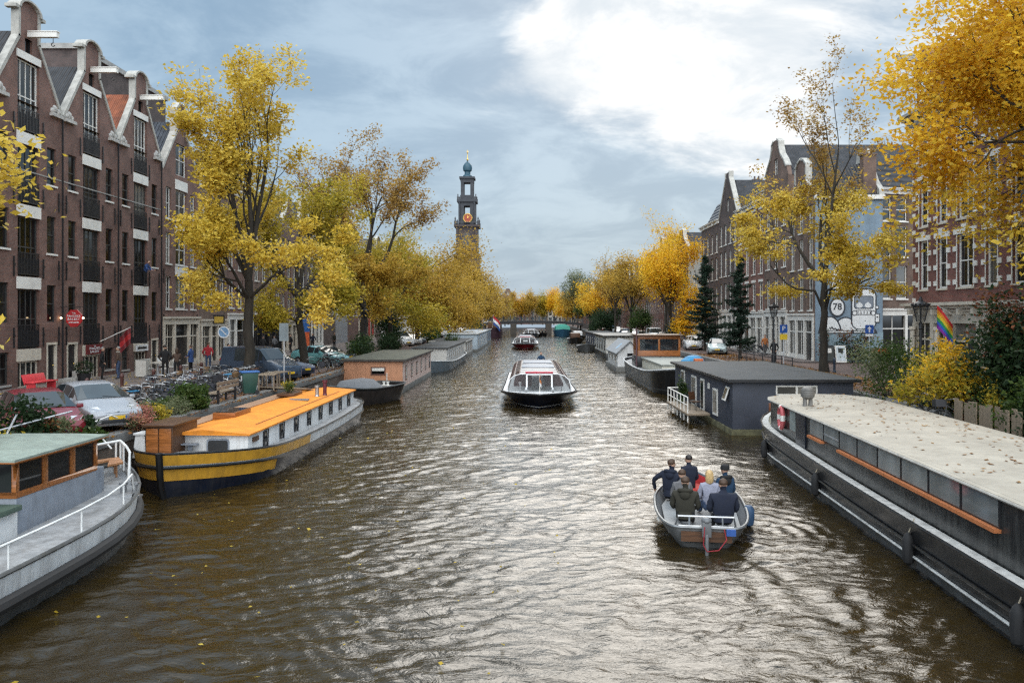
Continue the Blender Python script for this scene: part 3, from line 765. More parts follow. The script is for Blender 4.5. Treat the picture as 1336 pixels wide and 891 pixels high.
house('house with bright white two storey shopfront between leaning trunks', **L_(93,98.5), H=12.8, cols=even(5.5,3,1.2), floors=[(4.6,2.6),(7.8,2.2),(10.4,1.9)], wm=BR_BROWN, gable='cornice', ground=dict(h=4.0,bays=[1,1,1],mat=WHITE,pm=PANE_L,door=0))
house('brick house with step gable right of the white shopfront', **L_(98.5,105), H=12.2, cols=even(6.5,3,1.1), floors=[(3.9,2.3),(6.9,2.2),(9.7,1.9)], wm=BR_DARK, gable='step')
house('grey plastered house with white sash windows beyond the dark hedge', **L_(105,112), H=13.0, cols=even(7,3,1.2), floors=[(3.8,2.3),(6.9,2.2),(9.9,2.0)], wm=PLASTG, gable='cornice')
house('brick house with pale door frame, just left of the red shop banners', **L_(112,119), H=13.5, cols=even(7,3,1.1), floors=[(3.8,2.3),(6.9,2.2),(9.9,2.0)], wm=BR_WARE, gable='neck')
h_red = house('brown house hung with long red shop banners', **L_(119,131), H=13.8, cols=even(12,5,1.1), floors=[(3.9,2.3),(7.0,2.2),(10.1,2.0)], wm=BR_BROWN, gable='cornice', ground=dict(h=3.2,bays=[1,1,1,1],mat=CREAM,door=1))
REDB = M('red_awning_cloth',(.42,.035,.025),.8)
for u in (-4.3,-1.6,1.0,3.9): MB().box(u-.55,u+.55,-.3,-.24,.6,4.6).build('banner', REDB, h_red, smooth=False)

GN = ['cornice','neck','bell','cornice','step','spout','cornice']; WN = [BR_BROWN,BR_WARE,PLASTW,BR_DARK,BR_TAN,BR_RED,PLAST]
WD = {BR_BROWN:'brown brick',BR_WARE:'maroon brick',PLASTW:'white plastered',BR_DARK:'dark brick',BR_TAN:'tan brick',BR_RED:'red brick',PLAST:'cream plastered',PLASTG:'grey plastered'}
GD = {'cornice':'straight white cornice','neck':'neck gable','bell':'bell gable','step':'step gable','spout':'spout gable','point':'pointed gable','flat':'flat roof'}
y = 131; i = 0; hr = random.Random(11)
while y < 330:
    w_ = hr.uniform(6.2,9.5); n = 3 if w_ < 8 else 4; gb = GN[(i*3+1)%7]; wm = WN[(i*2+i//4)%7]
    house(f'{WD[wm]} house with {GD[gb]}, {ORD[i]} beyond the red banners on the left bank', **L_(y,y+w_), H=hr.uniform(11.8,15), cols=even(w_,n,1.15), floors=[(1.0,2.2),(4.0,2.3),(7.0,2.2),(9.7,1.8)], wm=wm, gable=gb, simple=True, brackets=0)
    y += w_; i += 1
# ---- right bank
COLB = even
mh = house('corner house with blue painted side wall and dark tiled roof', **R_(61.2,67.6), H=12.6, cols=even(6.4,3,1.0), floors=[(4.0,2.6),(7.3,2.4),(10.2,2.0)], wm=BR_BROWN, gable='neck', roofm=T_DARK, depth=5.2, fm=WHITE,
      ground=dict(h=3.6,bays=[1,1,1],mat=WHITE,pm=PANE,door=2), chim=(2.4,4.4,3.0))
house('tall brown house with cream shopfront beside the blue mural house', **R_(67.6,74.4), H=15.6, cols=even(6.8,3,1.1), floors=[(4.2,2.7),(7.8,2.6),(11.4,2.3)], wm=BR_BROWN, gable='bell', ground=dict(h=3.9,bays=[1,.8,.6,1],mat=PLASTW,pm=PANE,door=1), chim=(-2.6,3,2.6))
house('dark red house with white pilastered gable and large sash windows behind the nearer spruce', **R_(74.4,84), H=14.2, cols=even(9.6,4,1.25), floors=[(4.1,2.7),(7.6,2.6),(11,2.2)], wm=BR_RED, gable='cornice', ground=dict(h=3.8,bays=[1,1,1,1],mat=PLASTW,pm=PANE_L,door=1), lint=WHITE, chim=(3.6,3,2.4))
house('tall dark house with pointed gable and chimney behind the two spruces', **R_(84,92.2), H=14.6, cols=even(8.2,4,1.1), floors=[(4.3,2.9),(8,2.8),(11.5,2.3)], wm=BR_DARK, gable='point', ground=dict(h=4.0,bays=[1,1,1,1],mat=PLASTW,pm=PANE_L,door=2), roofm=T_DARK, chim=(-2.8,4,4.0))
house('dark house with white cornice and dormered slate roof left of the pointed gable', **R_(92.2,101.5), H=14.4, cols=even(9.3,4,1.15), floors=[(1.0,2.4),(4.2,2.7),(7.8,2.6),(11,2.2)], wm=BR_DARK, gable='cornice', roofm=T_BLUE, rh=3.2)
house('cream house with low roof behind the bright yellow tree', **R_(101.5,110), H=12.0, cols=even(8.5,3,1.2), floors=[(1.0,2.4),(4.1,2.4),(7.3,2.3)], wm=PLAST, gable='cornice', roofm=T_DARK)
y = 110; i = 0
while y < 330:
    w_ = hr.uniform(6.2,9.5); n = 3 if w_ < 8 else 4; gb = GN[(i*3+2)%7]; wm = WN[(i*2+1+i//3)%7]
    house(f'{WD[wm]} house with {GD[gb]}, {ORD[i]} past the cream house on the right bank', **R_(y,y+w_), H=hr.uniform(11,14), cols=even(w_,n,1.15), floors=[(1.0,2.2),(4.0,2.3),(7.0,2.2),(9.2,1.6)], wm=wm, gable=gb, simple=True, brackets=0)
    y += w_; i += 1

# mural on the blue side wall: outlined cartoon shapes
MBLUE = M('mural_blue',(.19,.26,.325),.8,var=.2,scale=.9,grime=.3,gcol=(.13,.15,.16)); MBLUE2 = M('mural_light_blue',(.25,.34,.39),.8,var=.15); MW = M('mural_white',(.72,.73,.72),.7,var=.08); MK = M('mural_black',(.03,.035,.045),.7)
MB().quad((3.2,0,0),(3.2,5.18,0),(3.2,5.18,12.58),(3.2,0,12.58)).build('side_wall', MBLUE, mh, loc=(.012,0,0), smooth=False)
MB().box(3.2,3.42,-.1,5.3,12.5,12.82).build('gutter', WHITE, mh, smooth=False)
def mural():
    b = MB(); Y0 = 61.188
    def P(px,py): return ((px-690)*61.2/1039-FR, 5.15-(py-413)*61.2/1039-QR)        # wall coordinates: along the wall, up
    def poly(pts, mi, lay):
        b.cur = mi; b.add([(3.212+.004*lay, u, z) for u,z in pts], [tuple(range(len(pts)))])
    def ell(cx, cy, rx, ry, mi, lay, n=24, a0=0, a1=2*PI): poly([P(cx+rx*math.cos(a0+(a1-a0)*k/n), cy+ry*math.sin(a0+(a1-a0)*k/n)) for k in range(n)], mi, lay)
    def out(cx, cy, rx, ry, t_=1.3, lay=1): ell(cx,cy,rx+t_,ry+t_,1,lay); ell(cx,cy,rx,ry,0,lay+1)
    poly([P(1066,436),P(1152,433),P(1152,472),P(1066,472)],2,1)
    for i_, (cx, cy, rx, ry) in enumerate([(1093,314,5,5),(1095,326,6,7),(1092,338,6,7),(1097,349,7,6),(1092,360,8,7),(1095,373,10,9)]): out(cx,cy,rx,ry,1.4,1+2*i_)
    out(1092,401,8.5,10.5,2.0,15)
    def hill(cx, top, w_, base, lay):
        for g_, mi in ((1.8,1),(0,0)):
            poly([P(cx-w_-g_*1.6,base+g_)]+[P(cx+(w_+g_*1.2)*math.sin(a), base-(base-top+g_)*math.cos(a)**1.2) for a in np.linspace(-PI/2*.92,PI/2*.92,15)]+[P(cx+w_+g_*1.6,base+g_)],mi,lay); lay += 1
    hill(1103,415,15,433,3); hill(1083,414,13,433,5); hill(1128,427,14,433,3)
    poly([P(1068,431),P(1143,431),P(1145,435),P(1068,435)],1,8); poly([P(1070,432),P(1110,432),P(1110,434),P(1070,434)],0,9); poly([P(1114,432),P(1140,432),P(1140,434),P(1114,434)],0,9)
    # van front
    def rr(x0,x1,y0,y1,r,mi,lay):
        pts = []
        for (cx,cy,a) in ((x1-r,y0+r,-PI/2),(x1-r,y1-r,0),(x0+r,y1-r,PI/2),(x0+r,y0+r,PI)):
            for k in range(6): pts.append(P(cx+r*math.cos(a+PI/2*k/5), cy+r*math.sin(a+PI/2*k/5)))
        poly(pts,mi,lay)
    rr(1110,1143.5,376,430,10,1,5); rr(1111.8,1141.7,377.8,429,8.5,0,6)
    rr(1114,1139.5,386,403,3,1,7); rr(1115.2,1138.3,387.2,401.8,2,3,8)
    for cx in (1121,1132): ell(cx,398.5,4.2,3.2,0,9); ell(cx,396,1.8,1.8,0,10)
    rr(1116,1137.5,404.5,411,2,1,7); rr(1117,1136.5,405.5,410,1.5,0,8)
    for k in range(5): poly([P(1118.5+k*4,406),P(1119.6+k*4,406),P(1119.6+k*4,409.6),P(1118.5+k*4,409.6)],1,9)
    for cx in (1114.5,1139): ell(cx,408.5,3.4,3.4,1,9); ell(cx,408.5,2.4,2.4,0,10)
    rr(1141,1147.5,409,421,1,1,11); rr(1142,1146.5,410,420,.6,0,12); poly([P(1143,413),P(1145.5,413),P(1145.5,414.5),P(1143,414.5)],1,13)
    ell(1144,401,2.6,2.6,1,7); ell(1144,401,1.6,1.6,0,8)
    return b.build('mural', [MW,MK,MBLUE2,M('mural_grey',(.2,.23,.27),.7)], mh, smooth=False)
mural()
def muralpos(px,py,lay): return (3.212+.004*lay, (px-690)*61.2/1039-FR, 5.15-(py-413)*61.2/1039-QR)
text(mh,'78',.72,MK,muralpos(1092,400.5,17.5),(R(90),0,R(90)),bold=.012)
b = MB(); b.tube([(3.246,muralpos(1082+k*1.3,427,0)[1],muralpos(0,427+1.3*math.sin(k*1.9)*(1.4 if k<3 else .7)+k*.35,0)[2]) for k in range(11)],.045,4); b.build('scribble', MK, mh)
# curved white back gable above the tiled roof
gm_ = MB(); gz = 12.6
pts = [(-3.2,gz),(-3.1,gz+.7),(-2.2,gz+1.5),(-1.5,gz+2.6),(-1.1,gz+4.0),(-.9,gz+4.3),(.9,gz+4.3),(1.1,gz+4.0),(1.5,gz+2.6),(2.2,gz+1.5),(3.1,gz+.7),(3.2,gz)]
gm_.prism(pts,4.95,5.35); gm_.build('rear_gable', M('coping_stone',(.52,.50,.45)), mh, smooth=False)

# houses of the side street, behind the near corner house
house('brown side street house with paired white windows and glazed entrance, right of the blue mural', (30.4,63.0,QR), R(14), 6.6, 13.2, [(-2.5,1.0),(-1.05,1.0),(.95,1.0),(2.4,1.0)], [(4.9,2.6),(8.2,2.4),(11,1.8)], BR_BROWN, gable='cornice', ground=dict(h=4.0,bays=[1.3,.9,1.2],mat=PLASTW,door=1), nxy=(1,2))
house('second side street house from the mural, mostly behind the banded corner house', (37.6,64.9,QR), R(14), 7.5, 14.5, even(7.5,3,1.1), [(1,2.2),(4.9,2.4),(8.2,2.3),(11,1.9)], BR_WARE, gable='cornice')

# near corner house with white stone bands
loc, rz = place('R', 34.5, 45.6); w_ = 11.1
bh = thing('banded_corner_house','ornate red brick corner house with white stone bands and columned cream shopfront','house',loc,rz)
cs = [(-4.35,.95),(-2.35,.95),(-.1,1.5),(2.2,.95),(4.3,.95)]
fl = [(5.0,2.7),(8.5,2.6),(11.9,2.2)]
holes = [(u-c_/2,u+c_/2,z,z+h) for z,h in fl for u,c_ in cs]+[(-w_/2+.2,w_/2-.2,0,3.75)]
BRB = brick('corner_red_brick', (.17,.05,.038), (.135,.043,.035), (.16,.12,.1))
b = MB(); wall_front(b, w_, 0, 14.6, holes); body(b, w_, 14.6, 11); b.build('wall', BRB, bh, smooth=False)
for z,h in fl:
    for u,c_ in cs:
        win(bh,u,z,c_,h,1 if c_<1.2 else 2,2,fm=WHITE,pm=PANE_L,sill=CREAM,ft=.1)
        st = MB()
        for s in (-1,1):
            for zz_ in (.15,1.0,1.85): st.box(min(u+s*(c_/2+.003),u+s*(c_/2+.36)),max(u+s*(c_/2+.003),u+s*(c_/2+.36)),-.05,.05,z+zz_,z+zz_+.26)
        st.box(u-c_/2-.3,u+c_/2+.3,-.06,.04,z+h+.005,z+h+.28); st.prism([(u-.16,z+h+.0),(u+.16,z+h+.0),(u+.24,z+h+.5),(u-.24,z+h+.5)],-.1,.03)
        st.box(u-c_/2-.06,u-c_/2-.002,-.03,.03,z,z+h); st.box(u+c_/2+.002,u+c_/2+.06,-.03,.03,z,z+h); st.build('stone_surround', WHITE, bh, smooth=False)
bd = MB()
for s in (-1,1):
    for k in range(22):
        z = 4.3+k*.48
        if k % 2 == 0: bd.box(s*w_/2-.3 if s>0 else s*w_/2-.03, s*w_/2+.03 if s>0 else s*w_/2+.3, -.04,.5, z, z+.24)
bd.build('quoins', WHITE, bh, smooth=False)
shopfront(bh, w_-.4, 3.75, [1.1,1,1.3,1,1.1], CREAM, PANE_L, 3, fasc=.6, pil=.34)
cm = MB(); cm.box(-w_/2-.35,w_/2+.3,-.62,.1,4.08,4.24); cm.box(-w_/2-.2,w_/2+.2,-.42,.1,3.92,4.078)
for k in range(9): cm.box(-w_/2+.3+k*1.3,-w_/2+.52+k*1.3,-.5,-.1,3.6,3.9)
cm.build('cornice', CREAM, bh, smooth=False)
for u in (-4.9,-2.2,2.3,4.9):
    MB().lathe([(.2,0),(.2,.5),(.15,.55),(.14,2.7),(.2,2.78),(.2,2.95)],12,(u,-.34,0)).build('column', CREAM, bh)
up_ = MB(); up_.box(-w_/2-.3,w_/2+.3,-.55,.3,14.6,14.78); up_.box(-w_/2-.45,w_/2+.45,-.7,.3,14.782,14.95)
for k in range(12): up_.box(-w_/2+.2+k*.94,-w_/2+.38+k*.94,-.5,-.05,14.2,14.58)
up_.build('upper_cornice', STONE, bh, smooth=False)
roof_mansard(bh, w_, 14.95, 3.4, 11, T_DARK)
dm = MB(); dm.box(-4.9,-3.2,-.1,3,14.96,17.5); dm.prism([(-5.1,17.5),(-3.0,17.5),(-4.05,18.5)],-.25,3); dm.build('dormer', BRB, bh, smooth=False)
hoist(bh, 17.6, STONE, 1.6, u=-4.05)
MB().box(-4.55,-3.55,-.14,-.1,15.4,17.0).build('dormer_window', WHITE, bh, smooth=False)
chimney(bh, 2.5, 5, 17.5, 2.4, mat=BRB)

# ---- church tower
TB = M('tower_brick',(.055,.043,.042),.85,var=.25,scale=.6); TS = M('tower_stone',(.07,.07,.075),.85,var=.3,scale=.5); TD = M('tower_dark_stone',(.045,.048,.055),.8,var=.3,scale=.6); TC = M('blue_copper',(.022,.07,.10),.5,var=.2); TR = M('clock_red',(.30,.055,.025),.6)
TY = 396.0; tx = -30.5
ct = thing('church_tower','tall dark church tower with stepped stone tiers and blue domed top','tower',(tx,TY,QL))
b = MB(); b.box(-6.2,4.6+1.4,-6,6,0,33)
b.box(-6.4,6.2,-6.3,6.3,32.6,33.6); b.build('shaft', TB, ct, smooth=False)
b = MB(); b.box(-5.2,5.2,-5.2,5.2,33.6,47.6); b.box(-5.6,5.6,-5.6,5.6,36,36.8)
for s in (-1,1): b.box(s*4.6-.6,s*4.6+.6,-5.6,-5.2,36.8,47)
b.box(-6.2,6.2,-6.2,6.2,47.6,48.7); b.build('belfry_tier', TB, ct, smooth=False)
b = MB(); b.prism([(-1.8,38),(1.8,38),(1.8,43)]+[(1.8*math.cos(a),43+1.8*math.sin(a)) for a in np.linspace(0,PI,8)][1:-1]+[(-1.8,43)],-5.6,-5.21); b.build('louvres', TS, ct, smooth=False)
b = MB()
b.box(-4.1,-1.5,-4.1,4.1,48.7,60.0); b.box(1.5,4.1,-4.1,4.1,48.7,60.0); b.box(-1.5,1.5,-3.4,3.4,48.7,53); b.box(-1.5,1.5,-4.0,4.0,58.2,60)
for s in (-1,1):
    for q_ in (-1,1): b.cyl((s*3.7,q_*4.35,49.5),(s*3.7,q_*4.35,60),.45,8)
b.box(-4.9,4.9,-4.9,4.9,60,61.2); b.build('middle_tier', TD, ct, smooth=False)
b = MB()
for s in (-1,1):
    for q_ in (-1,1):
        b.lathe([(.5,0),(.6,1.6),(.25,2.2),(.4,3),(.1,3.8)],8,(s*5.6,q_*5.6,48.7)); b.lathe([(.4,0),(.5,1.2),(.2,1.6),(.3,2.2),(.05,2.8)],8,(s*4.4,q_*4.4,61.2))
for q_ in (-1,1): b.box(-5.6,5.6,q_*5.6-.12,q_*5.6+.12,49.6,50); b.box(q_*5.6-.12,q_*5.6+.12,-5.6,5.6,49.6,50)
b.build('balustrade', TS, ct, smooth=False)
b = MB(); b.cyl((0,-4.5,52.0),(0,-4.15,52.0),2.1,24); ck = b.build('clock', TR, ct, loc=(.4,0,0))
b = MB(); b.tube([(2.15*math.cos(a),-4.5,52+2.15*math.sin(a)) for a in np.linspace(0,2*PI,25)[:-1]],.16,6,closed=True)
for k in range(12): b.boxc((1.7*math.cos(k*PI/6),-4.52,52+1.7*math.sin(k*PI/6)),(.18,.1,.18))
b.boxc((.35,-4.54,52.5),(.14,.08,1.5),ry=R(35)); b.boxc((-.1,-4.54,52.6),(.2,.08,1.2)); b.build('dial', GOLD, ck)
b = MB()
for s in (-1,1):
    for q_ in (-1,1): b.box(min(s*1.6,s*3.1),max(s*1.6,s*3.1),min(q_*1.6,q_*3.1),max(q_*1.6,q_*3.1),62.2,71.5)
b.box(-3.4,3.4,-3.4,3.4,61.2,63.5); b.box(-3.2,3.2,-3.2,3.2,69.8,71.6); b.box(-3.8,3.8,-3.8,3.8,71.6,72.6)
b.build('lantern_tier', TD, ct, smooth=False)
b = MB(); b.lathe([(2.4,72.6),(2.2,73.6),(1.5,74.2),(1.4,75.4),(2.1,76),(2.35,77.3),(2.1,78.6),(1.3,79.8),(.5,80.3),(.35,81)],16); b.build('crown_dome', TC, ct)
b = MB(); b.lathe([(.3,81),(.55,81.6),(.2,82.2),(.12,84.5),(.45,84.9),(.12,85.3),(.08,86.5)],10); b.box(-.7,.7,-.05,.05,85.6,85.75); b.build('finial', GOLD, ct)

# ---- houses that close the view where the canal bends
xs = -38.0; i = 0
FARL = ['with white gable','half behind a yellow tree','with flat top','with dark pointed roof','with red tiled roof','with orange brick front','behind ochre foliage','in pale plaster','with narrow front','with grey slate roof','at the bend','at the far end','by the right bank','under the last tree','last at the right']
while xs < 66:
    w_ = hr.uniform(6.5,9); wm = [BR_TAN,BR_RED,PLASTW,BR_BROWN,BR_RED,BR_TAN,PLAST][i%7]; gb = ['cornice','point','cornice','bell','flat','cornice','step'][i%7]
    house(f'far {WD[wm]} house {FARL[i]}, closing the view behind the bridge', (xs+w_/2,378+hr.uniform(0,4),QL), 0, w_, hr.uniform(9.5,13.5), even(w_,3,1.25), [(1,2.2),(4,2.3),(7,2.2),(9,1.5)] , wm, gable=gb, roofm=[T_DARK,T_RED,T_BLUE][i%3], simple=True, brackets=0)
    xs += w_; i += 1

# ---- the low arched bridge down the canal
bt = thing('canal_bridge','low dark girder bridge with railings crossing the canal far away','bridge',(1,228,0))
b = MB()
def deckz(x): return 4.05-.0035*x*x
n_ = 16; X0, X1 = -13.7, 14.2
for k in range(n_):
    xa, xb = X0+(X1-X0)*k/n_, X0+(X1-X0)*(k+1)/n_; za, zb = deckz(xa), deckz(xb)
    b.add([(xa,-4,za-.75),(xb,-4,zb-.75),(xb,-4,zb),(xa,-4,za),(xa,4,za-.75),(xb,4,zb-.75),(xb,4,zb),(xa,4,za)],[(0,1,2,3),(5,4,7,6),(3,2,6,7),(1,0,4,5)])
b.build('deck', M('bridge_paint',(.018,.018,.02),.6), bt, smooth=False)
for x in (-5.4,4.6): MB().box(x-.8,x+.8,-4.2,4.2,-1.5,3.2).build('pier', M('bridge_stone',(.07,.06,.05),.85,var=.3), bt, smooth=False)
for s in (-1,1):
    b = MB()
    for k in range(n_+1):
        x = X0+(X1-X0)*k/n_; b.box(x-.05,x+.05,s*3.9-.05,s*3.9+.05,deckz(x),deckz(x)+1.05)
    for hgt in (.35,.7,1.05): b.tube([(X0+(X1-X0)*k/n_,s*3.9,deckz(X0+(X1-X0)*k/n_)+hgt) for k in range(n_+1)],.035,5)
    b.build('railing', M('railing_blue_grey',(.045,.065,.08),.6), bt, smooth=False)
rp_ = MB()
for s, xe, q0 in ((-1,XL+.2,QL),(1,XR-.2,QR)):
    x1 = xe+s*9; xs_ = sorted((xe,x1))
    zin = deckz(X0 if s<0 else X1)
    rp_.prism([(xe,QL-.3),(xe,zin),(x1,QL+.02),(x1,QL-.3)],224.2,231.8)
struct(rp_.build('road', PAVE2, smooth=False))
# ------------------------------------------------------------------ boats
class Plan:
    """boat outline: bow at +y"""
    def __init__(s, L, B, ts=.15, ps=2.2, ws=.0, tb=.7, pb=2.0, n=22):
        s.L, s.B, s.ts, s.ps, s.ws, s.tb, s.pb, s.n = L, B, ts, ps, ws, tb, pb, n
        s.t = [.5-.5*math.cos(PI*k/n) for k in range(n+1)]
    def w(s, t):
        if t < s.ts:
            u = (s.ts-t)/s.ts; return s.ws+(1-s.ws)*max(0,1-u**s.ps)**(1/s.ps)
        if t > s.tb:
            u = (t-s.tb)/(1-s.tb); return max(0,1-u**s.pb)
        return 1.0
    def loop(s, k=1.0, z=0.0, ys=1.0, y0=0.0, inset=0.0):
        R_ = []; Lh = s.L/2-inset
        for t in s.t:
            zz_ = z(t) if callable(z) else z
            R_.append((max(.0,s.w(t)*s.B/2*k-inset), (2*t-1)*Lh*ys+y0, zz_))
        eps = .012
        R_ = [(max(x,eps),y,z_) for x,y,z_ in R_]
        return R_+[(-x,y,z_) for x,y,z_ in reversed(R_)]
def sheer(z, bow=.4, stern=.15): return lambda t: z+bow*max(0,(t-.45)/.55)**2.2+stern*max(0,(.4-t)/.4)**2
def hull(plan, rows, mats):
    """rows bottom to top: (z or fn, width factor, length factor, material of the strake above)"""
    b = MB(); R_ = [plan.loop(r[1], r[0], r[2]) for r in rows]
    for i in range(len(rows)-1):
        b.cur = rows[i][3]; b.rings([R_[i],R_[i+1]], cap=False)
    return b, mats
def deck(plan, z, k=.97, inset=.06):
    b = MB(); lp = plan.loop(k, z, 1, inset=inset); n = len(lp)//2
    for i in range(n-1): b.quad(lp[i], lp[i+1], lp[2*n-2-i], lp[2*n-1-i])
    return b
def rim(plan, z, r=.05, k=1.0, n=6, ys=1.0):
    b = MB(); b.tube(plan.loop(k, z, ys), r, n, closed=True); return b
def fn_add(f, d): return lambda t: f(t)+d
WOODV = wood('varnished_wood',(.33,.115,.03),.55,.3); WOODD = wood('dark_wood',(.10,.045,.02),.5,.4); PLANK = wood('weathered_plank',(.26,.20,.14),.6,.7)
HGREY = M('hull_light_grey',(.64,.655,.66),.45,var=.16,scale=1.5,grime=.55); HDARK = M('hull_black',(.010,.0105,.012),.26,var=.4,scale=1.4,grime=.3,gcol=(.06,.055,.05)); HWORN = M('hull_worn_grey',(.08,.083,.085),.55,var=.4,scale=2,grime=.6,gcol=(.035,.035,.02))
GREYP = M('cabin_grey',(.22,.245,.285),.5,var=.14,grime=.35); ROOFG = M('roof_felt_green',(.25,.30,.26),.75,var=.2,grime=.3); DECKG = M('deck_grey',(.27,.275,.28),.65,var=.3,scale=3,grime=.5)
ORANGE = M('roof_orange',(.76,.27,.035),.8,spec=.2,var=.16,scale=1.3,grime=.5,gcol=(.40,.16,.05)); BWHITE = M('boat_white',(.66,.67,.67),.45,var=.10,scale=1.2,grime=.4,gcol=(.25,.2,.15)); YELLOW = M('ochre_yellow',(.56,.29,.03),.4,var=.18,scale=2,grime=.45); NAVY = M('hull_navy',(.006,.009,.019),.3,var=.35,scale=2,grime=.4,gcol=(.05,.045,.04))
BOATGL = panemat('boat_glass',(.018,.02,.022),(.06,.06,.06)); ROPE = M('rope',(.35,.30,.22),.9)
REDP = M('red_paint',(.45,.03,.03),.4); BLUEP = M('blue_paint',(.03,.09,.30),.45)
FELT = M('roof_felt',(.06,.063,.066),.85,var=.35,scale=1.5,grime=.4,gcol=(.11,.105,.085)); FELT2 = M('mossy_felt',(.085,.085,.06),.85,var=.4,scale=1.5)

def box_part(name, mat, par, *a, bevel=0, **k): return MB().box(*a).build(name, mat, par, bevel=bevel, smooth=bool(bevel), **k)
def porthole(par, loc, rz, r=.2, ring=STEEL):
    b = MB(); b.tube([(r*math.cos(a),0,r*math.sin(a)) for a in np.linspace(0,2*PI,19)[:-1]],.035,6,closed=True)
    o = b.build('porthole', ring, par, loc, rz); c = MB(); c.cyl((0,-.01,0),(0,.01,0),r,18); c.build('pane', BOATGL, o); return o
def bollard_(par, loc, mat=STEEL, h=.32):
    b = MB()
    for s in (-.14,.14): b.lathe([(.075,0),(.07,h*.8),(.10,h*.85),(.10,h)],10,(s,0,0))
    b.box(-.28,.28,-.1,.1,-.02,.02); return b.build('mooring_bitt', mat, par, loc)

# ---- the grey tug cut off by the left edge
tg = thing('tugboat','light grey tugboat with varnished wheelhouse and green roof, cut off by the left edge','tugboat',(-10.78,13.4,0))
pl = Plan(15.6,4.25,.18,2.3,.25,.62,2.5); sh = sheer(.92,.34,.2)
b, ms = hull(pl,[(-.5,.86,.93,0),(.0,.92,.955,0),(fn_add(sh,-.5),1.0,.985,1),(fn_add(sh,-.02),1.02,1.0,1),(sh,1.02,1.0,1)],[HWORN,HGREY]); b.build('hull', ms, tg)
rim(pl,fn_add(sh,-.50),.13,1.02,8,.99).build('rubbing_strake', RUBBER, tg)
rim(pl,fn_add(sh,-.0),.04,1.02,6).build('gunwale', HWORN, tg)
deck(pl,fn_add(sh,-.17)).build('deck', DECKG, tg, smooth=False)
cb_ = MB(); cb_.box(-1.65,.55,2.5,5.45,.72,1.52); cb_.build('cabin', GREYP, tg, bevel=.02)
wh = MB()
zx0, zx1, zy0, zy1 = -1.66,.56,2.48,5.47
wh.box(zx0,zx1,zy0,zy1,1.52,1.64)
for (x,y) in ((zx0,zy0),(zx1-.1,zy0),(zx0,zy1-.1),(zx1-.1,zy1-.1)): wh.box(x,x+.1,y,y+.1,1.64,2.2)
for f_ in (.33,.67):
    y = zy0+(zy1-zy0)*f_; wh.box(zx1-.08,zx1-.005,y-.08,y+.08,1.64,2.2); wh.box(zx0+.005,zx0+.08,y-.08,y+.08,1.64,2.2)
wh.box(-.6,-.5,zy0,zy0+.08,1.64,2.2); wh.box(zx0,zx1,zy0,zy1,2.2,2.29)
wh = wh.build('wheelhouse', WOODV, tg, bevel=.008)
for f0, f1 in ((.03,.30),(.36,.64),(.70,.97)):
    for x in (zx1-.05,zx0+.05): MB().box(x-.01,x+.01,zy0+(zy1-zy0)*f0,zy0+(zy1-zy0)*f1,1.64,2.2).build('pane', BOATGL, wh, smooth=False)
for x0, x1 in ((zx0+.1,-.6),(-.5,zx1-.1)):
    for y in (zy0+.04,zy1-.04): MB().box(x0,x1,y-.01,y+.01,1.64,2.2).build('pane', BOATGL, wh, smooth=False)
rf = MB(); rf.rings([[(zx0-.2,zy0-.3,2.292),(zx1+.16,zy0-.3,2.292),(zx1+.16,zy1+.2,2.292),(zx0-.2,zy1+.2,2.292)],[(zx0-.2,zy0-.3,2.34),(zx1+.16,zy0-.3,2.34),(zx1+.16,zy1+.2,2.34),(zx0-.2,zy1+.2,2.34)],[(zx0+.4,zy0+.2,2.43),(zx1-.4,zy0+.2,2.43),(zx1-.4,zy1-.3,2.43),(zx0+.4,zy1-.3,2.43)]])
rf.build('roof', ROOFG, tg, ang=60)
box_part('roof_trim', WOODV, tg, zx0-.21,zx1+.17,zy0-.31,zy1+.21,2.27,2.291)
ac = MB(); ac.box(-1.6,.6,-4.5,2.47,.72,1.30); ac.build('aft_cabin', BWHITE, tg, bevel=.03)
box_part('aft_roof', M('hatch_green',(.06,.10,.075),.6), tg, -1.7,.7,-4.6,2.46,1.302,1.42, bevel=.03)
for y in (1.65,-.6,-2.8): porthole(tg,(.615,y,1.0),R(90),.17,M('brass',(.55,.38,.12),.3,metal=.9))
box_part('locker', GREYP, tg, .12,.52,5.49,5.85,.8,1.55, bevel=.03)
box_part('hatch', DECKG, tg, -.9,.2,6.1,7.0,.98,1.03, bevel=.01)
rl = MB(); WR = M('white_rail',(.75,.75,.73),.35)
pts = [(p[0]-.1,p[1],p[2]+.42) for p in pl.loop(1.0,sh)[2:17]]
rl.tube(pts,.022,7)
for p in pts[1::2]: rl.tube([(p[0],p[1],p[2]-.44),p],.018,6)
rl.tube([pts[-1],(pts[-1][0]-.08,pts[-1][1]+.25,pts[-1][2]-.4)],.022,6)
rl.build('side_rail', WR, tg)
bl = pl.loop(.93,fn_add(sh,.62)); br = bl[18:28]; rl = MB(); rl.tube([(p[0],p[1]-.2,p[2]) for p in br],.032,8)
for p in br[::2]+[br[-1]]: rl.tube([(p[0],p[1]-.2,p[2]-.7),(p[0],p[1]-.2,p[2])],.026,6)
rl.tube([(br[0][0],br[0][1]-.2,br[0][2]),(br[0][0]+.02,br[0][1]-.3,br[0][2]-.65)],.03,6)
rl.build('bow_rail', WR, tg)
bs = MB(); o_ = [(p[0]*.93,p[1]-.3) for p in bl[19:27]]; i_ = [(p[0]*.62,p[1]-.75) for p in bl[19:27]]
bs.slab(o_+i_[::-1], 1.42, 1.47)
for p in o_[1::3]: bs.cyl((p[0]*.85,p[1]-.15,1.0),(p[0]*.85,p[1]-.15,1.42),.025,6)
bs.build('bow_bench', wood('bench_wood',(.42,.20,.09),.7,.5), tg)
